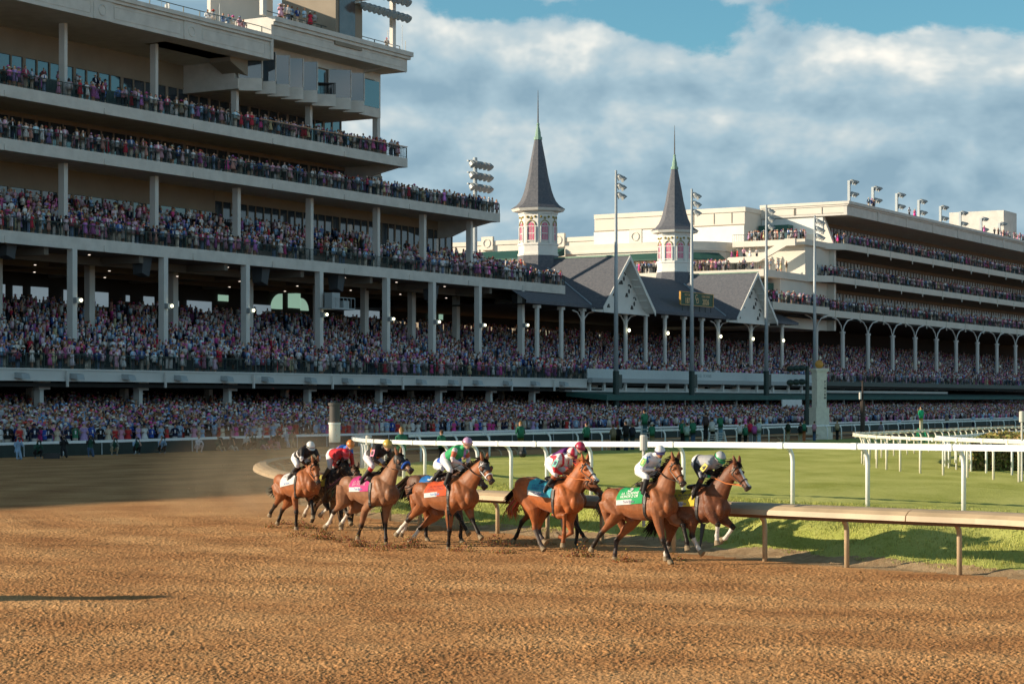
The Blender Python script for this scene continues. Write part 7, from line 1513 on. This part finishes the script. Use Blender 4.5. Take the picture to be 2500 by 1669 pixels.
for px, hp_, fp, who, top, low, hat, hc in [(2151, 1028, 1080, 'steward in grey tweed jacket and orange cap on the turf', (.16, .15, .19), (.35, .12, .06), 'cap', (.6, .13, .04)), (2196, 1017, 1058, 'officer in pale blue shirt left of the green ladder', (.40, .52, .60), (.02, .03, .06), 'cap', (.5, .5, .5)), (2312, 1010, 1052, 'officer in tan shirt and wide hat by the far rail', (.25, .18, .14), (.02, .03, .08), 'hat', (.5, .45, .38)),
      (2376, 1011, 1048, 'first officer in light blue shirt by the far rail', (.30, .44, .56), (.02, .025, .05), 'cap', (.45, .5, .52)), (2421, 1009, 1048, 'second officer in light blue shirt by the far rail', (.28, .42, .56), (.02, .025, .05), 'hat', (.5, .5, .48)), (2478, 1008, 1045, 'third officer in light blue shirt, nearest the right edge', (.28, .42, .56), (.02, .025, .05), 'cap', (.5, .5, .48))]:
    place_person(px, hp_, 0, who, top, low, 'down', hat, hc, away, foot_py=fp, group='officers standing along the far rail')
def ladder(px, base_py, top_py, Y, name_label, m):
    X = (px - CX) / F * Y; zb, zt = ground_z(X, Y), CAMH + (HY - top_py) * Y / F; b = MB()
    for sg in (-1, 1):
        for f in (-.55, .55): b.ring_tube([(X + sg * .34, Y + f, zb), (X + sg * .2, Y + f * .12, zt)], .04, 6)
    for k in range(1, 6): t = k / 6; b.box((X, Y - .55 * (1 - t) - .06 * t, zb + (zt - zb) * t), (.66 - .26 * t, .1, .04))
    tag(b.build('stepladder', m), name_label, 'ladder', 'stepladders on the infield'); return zt
M_GLAD = mat('green_fibreglass', (.02, .35, .16), .5)
Y = 146; ladder(2249, 1080, 1046, Y, 'green stepladder carrying a photographer in green shirt', M_GLAD); place_person(2249, 991, Y, 'photographer in green shirt and beige skirt standing high on a green ladder', (.02, .38, .20), (.52, .48, .36), 'camera', 'cap', (.4, .3, .2), away, h=1, group='photographers standing on ladders')
Y = 119; ladder(1576, 1077, 1038, Y, 'silver stepladder left of the white-hatted photographer', M_STEEL); place_person(1574, 998, Y, 'photographer in green vest standing on the silver ladder at left', GRV, (.1, .2, .26), 'camera', None, (0, 0, 0), away, h=1, group='photographers standing on ladders')
Y = 132; ladder(1740, 1077, 1055, Y, 'low silver stepladder in the middle of the infield group', M_STEEL); place_person(1723, 1006, Y, 'man in dark brown jacket standing above the infield group', (.05, .035, .04), BLKc, 'down', 'cap', (.2, .2, .2), away, h=1, group='photographers standing on ladders')
Y = 134; ladder(1760, 1077, 1052, Y, 'silver stepladder under the photographer in jeans', M_STEEL); place_person(1759, 1009, Y, 'photographer in green vest and jeans standing on a ladder', GRV, (.14, .26, .36), 'camera', 'cap', (.3, .5, .5), away, h=1, group='photographers standing on ladders')
# crouching figures grown as one skin
def crouch(px, base_py, pose, top, low, who, skin=SKIN[0], hair=HAIR[0], yaw=-1.2, camera=True, hatc=None, vest=None, Y=None):
    if Y is None: p = gpt(px, base_py)
    else: p = V3(((px - CX) / F * Y, Y, ground_z((px - CX) / F * Y, Y)))
    J = {'kneel': dict(hip=(0, .48), chest=(.06, .92), head=(.10, 1.18), kn=((.38, .50), (.12, .08)), an=((.34, .08), (-.32, .10))), 'squat': dict(hip=(-.12, .32), chest=(.08, .74), head=(.16, 1.0), kn=((.32, .52), (.34, .48)), an=((.14, .08), (.16, .08))), 'sit': dict(hip=(0, .14), chest=(-.06, .58), head=(0, .84), kn=((.38, .36), (.42, .26)), an=((.66, .07), (.60, .08)))}[pose]
    b = MB(); hip, ch, hd = [V3((a[0], 0, a[1])) for a in (J['hip'], J['chest'], J['head'])]
    b.ring_tube([hip - V3((0, 0, .06)), hip, hip.lerp(ch, .5), ch, ch + V3((.02, 0, .07))], [(.12, .15), (.14, .17), (.12, .15), (.12, .19), (.07, .09)], 10, up=(1, 0, 0)); b.ring_tube([ch, hd], [.06, .055], 8); b.ell(hd + V3((0, 0, .02)), (.095, .08, .12), None, 10, 8)
    bones = [(hip, hip + V3((0, 0, .05)), .15, .15, 'low'), (hip.lerp(ch, .25), ch + V3((0, 0, .04)), .15, .17, 'top'), (hd - V3((0, 0, .04)), hd + V3((0.04, 0, .02)), .1, .1, 'skin'), (hd + V3((-.05, 0, .06)), hd + V3((-.02, 0, .1)), .1, .1, 'hair')]
    for i, sg in enumerate((-1, 1)):
        kn = V3((J['kn'][i][0], sg * .17, J['kn'][i][1])); an = V3((J['an'][i][0], sg * .15, J['an'][i][1])); to = an + V3((.16, 0, -.03)); hp_ = hip + V3((0, sg * .09, 0)); b.ring_tube([hp_, hp_.lerp(kn, .5), kn], [.1, .085, .065], 8); b.ring_tube([kn, kn.lerp(an, .5), an], [.062, .055, .04], 8); b.ring_tube([an - V3((.05, 0, .02)), an, to], [.04, .045, .03], 6)
        sh = ch + V3((0, sg * .18, .02)); el = ch + V3((.2, sg * .24, -.18)); ha = hd + V3((.17, sg * .06, -.02)) if camera else ch + V3((.34, sg * .08, -.22)); b.ring_tube([sh, el], [.062, .048], 8); b.ring_tube([el, ha], [.045, .034], 8); b.ell(ha, (.045, .035, .04), None, 8, 6)
        bones += [(hp_.lerp(kn, .3), kn, .08, .06, 'low'), (kn, an, .06, .04, 'low'), (an, to, .04, .04, 'shoe'), (sh, el, .06, .05, 'arm'), (el, ha, .05, .035, 'arm' if random.random() < .7 else 'skin'), (ha, ha + V3((.02, 0, 0)), .04, .04, 'skin')]
    me = skin_mesh(b, .028, 2); co = mesh_co(me); lab, tt = bones_label(co, bones); pal = dict(low=low, top=vest or top, arm=top, skin=skin, hair=hair, shoe=(.3, .3, .3)); put_col(me, np.array([pal[bones[i][4]] for i in lab]))
    o = obj_me('person', me, M_SKINC); o.location = p; o.rotation_euler = (0, 0, yaw)
    if camera:
        c = MB(); c.box((hd.x + .2, 0, hd.z), (.1, .15, .11)); c.ring_tube([(hd.x + .24, 0, hd.z), (hd.x + .46, 0, hd.z - .02)], [.05, .06], 10); k = c.build('camera', M_BLACK); k.location = p; k.rotation_euler = (0, 0, yaw); tag(k, 'black long-lens camera held by ' + ' '.join(who.split()[:9]), 'camera', 'cameras held by the fence photographers')
    if hatc: hm = MB(); v, f, _ = hat_tpl(.17, 10); hm.add([(q[0] + hd.x, q[1], q[2] + hd.z - .1) for q in v], f, hatc); hm.build('hat', M_CROWD, o, vcol=True)
    tag(o, who, 'person', 'people crouching along the outer fence'); return o
LB = (.25, .38, .55); DG = (.015, .07, .05)
for a in [(43, 1123, 'kneel', LB, LB, 'photographer all in light blue, leftmost along the fence'), (90, 1120, 'squat', DG, BLKc, 'photographer in dark green vest, second from the left edge'), (155, 1118, 'kneel', BLKc, BLKc, 'figure in black kneeling with back half turned, third from left'), (220, 1116, 'kneel', BLKc, JEAN, 'photographer in green vest and jeans on one knee'), (277, 1112, 'squat', (.2, .22, .2), KHA, 'photographer in khaki squatting sideways by the fence'), (332, 1110, 'squat', LB, BLKc, 'photographer in pale shirt and green pack squatting'), (393, 1108, 'squat', (.22, .34, .5), BLKc, 'photographer in sky blue shirt with camera raised')]:
    crouch(*a, yaw=-1.0 - .2 * random.random(), vest=DG if a[0] in (220, 277, 332) else None)
for a in [(483, 1105, 'squat', (.55, .52, .55), (.5, .42, .45), 'woman in white flowered dress crouching alone by the fence', False), (533, 1101, 'sit', DG, KHA, 'seated photographer in green vest with legs out'), (563, 1100.5, 'sit', (.03, .05, .05), (.4, .38, .33), 'seated photographer in dark top and beige trousers'), (599, 1100, 'squat', (.4, .42, .42), BLKc, 'crouching photographer in pale grey shirt'), (614, 1097, 'squat', DG, BLKc, 'crouching photographer in green vest behind the pale grey shirt'), (641, 1099, 'sit', DG, (.42, .22, .28), 'seated woman in green top and long pink skirt', False), (662, 1098, 'sit', (.25, .06, .08), (.3, .15, .18), 'seated figure in dark red beside the pink skirt'), (676, 1098, 'kneel', BLKc, (.4, .2, .25), 'dark-clothed photographer with large bag'), (699, 1093, 'kneel', (.32, .42, .52), (.3, .4, .5), 'kneeling photographer in pale blue behind the white cap'), (712, 1094, 'kneel', (.3, .22, .16), KHA, 'kneeling photographer in tan vest'), (746, 1088, 'sit', BLKc, BLKc, 'seated photographer in black right of the white-capped jockey'), (781, 1086, 'sit', DG, BLKc, 'seated photographer in green left of the distance pole'), (846, 1080, 'squat', (.35, .42, .48), BLKc, 'photographer in pale blue crouching right of the distance pole')]:
    crouch(*a[:6], camera=(len(a) < 7), yaw=-1.1 + .3 * random.random())
p = gpt(126, 1119); b = MB(); b.box((p.x, p.y, .16), (.9, .4, .3), .2); tag(b.build('camera_bag', M_BLACK), 'black camera bag lying on the dirt by the fence', 'bag')
p = apt(1276, 1093, 96); zt_ = ground_z(p.x, p.y); b = MB(); b.ell((p.x, p.y, zt_ + .18), (.19, .15, .2), nu=10, nv=8); b.ring_tube([(p.x, p.y, zt_ + .3), (p.x, p.y, zt_ + .52)], [.16, .1], 8); tag(b.build('remote_camera', M_BLACK), 'black remote camera standing on the turf beyond the white rail', 'camera')
# ---------------------------------------------------------------- dirt thrown up by the hooves
def clod(b, p, r, col):
    q = [V3((rng.normal(), rng.normal(), rng.normal())).normalized() * r * rng.uniform(.6, 1.2) for _ in range(6)]
    b.add([p + V3((r, 0, 0)) + q[0] * .4, p + V3((-r, 0, 0)) + q[1] * .4, p + V3((0, r, 0)) + q[2] * .4, p + V3((0, -r, 0)) + q[3] * .4, p + V3((0, 0, r)) + q[4] * .4, p + V3((0, 0, -r)) + q[5] * .4], [(0, 2, 4), (2, 1, 4), (1, 3, 4), (3, 0, 4), (2, 0, 5), (1, 2, 5), (3, 1, 5), (0, 3, 5)], col)
b = MB(); DC = (.27, .14, .06)
for px, py, n, w_, h_ in [(735, 1290, 260, .45, .22), (790, 1318, 380, .42, .28), (735, 1310, 160, .5, .16), (1130, 1348, 140, .5, .2), (840, 1325, 150, .4, .2), (930, 1345, 160, .5, .22), (1005, 1337, 380, .40, .24), (880, 1336, 300, .36, .20), (1210, 1334, 300, .7, .22), (1230, 1352, 160, .4, .12), (1418, 1360, 340, .42, .26), (1525, 1373, 180, .34, .16), (660, 1290, 120, .35, .12), (690, 1280, 120, .35, .14), (958, 1340, 160, .4, .16), (1320, 1330, 80, .5, .14), (1110, 1345, 70, .3, .08), (1650, 1368, 80, .3, .1)]:
    g_ = gpt(px, py)
    for _ in range(n):
        u = rng.normal(0, .5) * w_; v = rng.normal(0, .35) * w_ * .5; u *= .8; z = abs(rng.normal(0, .62)) * h_ * max(.2, 1 - abs(u) / w_); clod(b, V3((g_.x + u, g_.y + v, .01 + z)), rng.uniform(.006, .021), tuple(c * rng.uniform(.6, 1.5) for c in DC))
for _ in range(900):
    px, py, Yd = rng.uniform(600, 900), 1180 - abs(rng.normal(0, 90)), rng.uniform(49, 62)
    if rng.random() < .35: px = rng.uniform(450, 1300); py = rng.uniform(1180, 1330); Yd = rng.uniform(44, 50)
    p = apt(px, py, Yd)
    if p.z > .02: clod(b, p, rng.uniform(.003, .012), tuple(c * rng.uniform(1, 2.4) for c in DC))
tag(b.build('flying_dirt', vmat('loose_dirt', .95, .1, spec=.1), vcol=True), 'clods and grains of brown dirt kicked up by the hooves', 'dirt', kind='stuff')
# loose clods lying on the track
n = 9000; yv = 20 + 36 * rng.random(n) ** 1.5; xv = rng.uniform(-.27, .27, n) * yv; hh, DD, _ = terrain(xv, yv); ok = DD < -.1; xv, yv = xv[ok], yv[ok]; n = len(xv)
r_ = rng.lognormal(-4.45, .42, n); r_ = np.clip(r_, .005, .034); base = np.array([(1, 0, 0), (-1, 0, 0), (0, 1, 0), (0, -1, 0), (0, 0, .8), (0, 0, -.5)]); Vc = (base[None] * (r_[:, None, None] * rng.uniform(.6, 1.35, (n, 6, 1)))) + np.stack([xv, yv, r_ * .25 + .008], 1)[:, None]
fc = np.array([(0, 2, 4), (2, 1, 4), (1, 3, 4), (3, 0, 4)]); Fc = (fc[None] + (np.arange(n) * 6)[:, None, None]).reshape(-1, 3)
cc = np.array([.38, .18, .066]) * rng.uniform(.55, 1.35, (n, 1)); o = build_np('dirt_clods', Vc.reshape(-1, 3), Fc, np.repeat(cc, 6, 0), vmat('clod', .95, .1, spec=.1)); tag(o, 'small loose dirt clods scattered over the raked track', 'dirt', kind='stuff')

# golden dust hanging behind the last horses
def dust(name, c, r, dens, label, seed):
    b = MB(); b.ell((0, 0, 0), (r[0], r[1], r[2]), nu=24, nv=12); m = bpy.data.materials.new(name); m.use_nodes = True; t = m.node_tree; t.nodes.clear()
    o_ = N('ShaderNodeOutputMaterial', t); pv = N('ShaderNodeVolumePrincipled', t); pv.inputs['Color'].default_value = (.93, .72, .48, 1); pv.inputs['Anisotropy'].default_value = .2; LK(pv.outputs[0], o_.inputs['Volume'], t)
    tcn = N('ShaderNodeTexCoord', t); mp = N('ShaderNodeMapping', t); mp.inputs['Scale'].default_value = (1 / r[0], 1 / r[1], 1 / r[2]); LK(tcn.outputs['Object'], mp.inputs[0], t)
    ln = N('ShaderNodeVectorMath', t); ln.operation = 'LENGTH'; LK(mp.outputs[0], ln.inputs[0], t); fo = M2('SUBTRACT', 1.0, ln.outputs['Value'], t, True)
    nz = M2('MULTIPLY', M2('SUBTRACT', noise(tcn.outputs['Object'], .9, 4, .6, .4, t), .38, t, True), 4.0, t); LK(M2('MULTIPLY', M2('MULTIPLY', fo, nz, t), dens, t), pv.inputs['Density'], t)
    o = b.build(name, m); o.location = c; tag(o, label, 'dust', kind='stuff'); return o
dust('dust_cloud', (-6.2, 58, .95), (4.6, 6.5, 1.9), .14, 'golden dust hanging behind the last racehorses at the bend', 1)
SC.cycles.volume_step_rate = 2.0; SC.cycles.volume_max_steps = 64
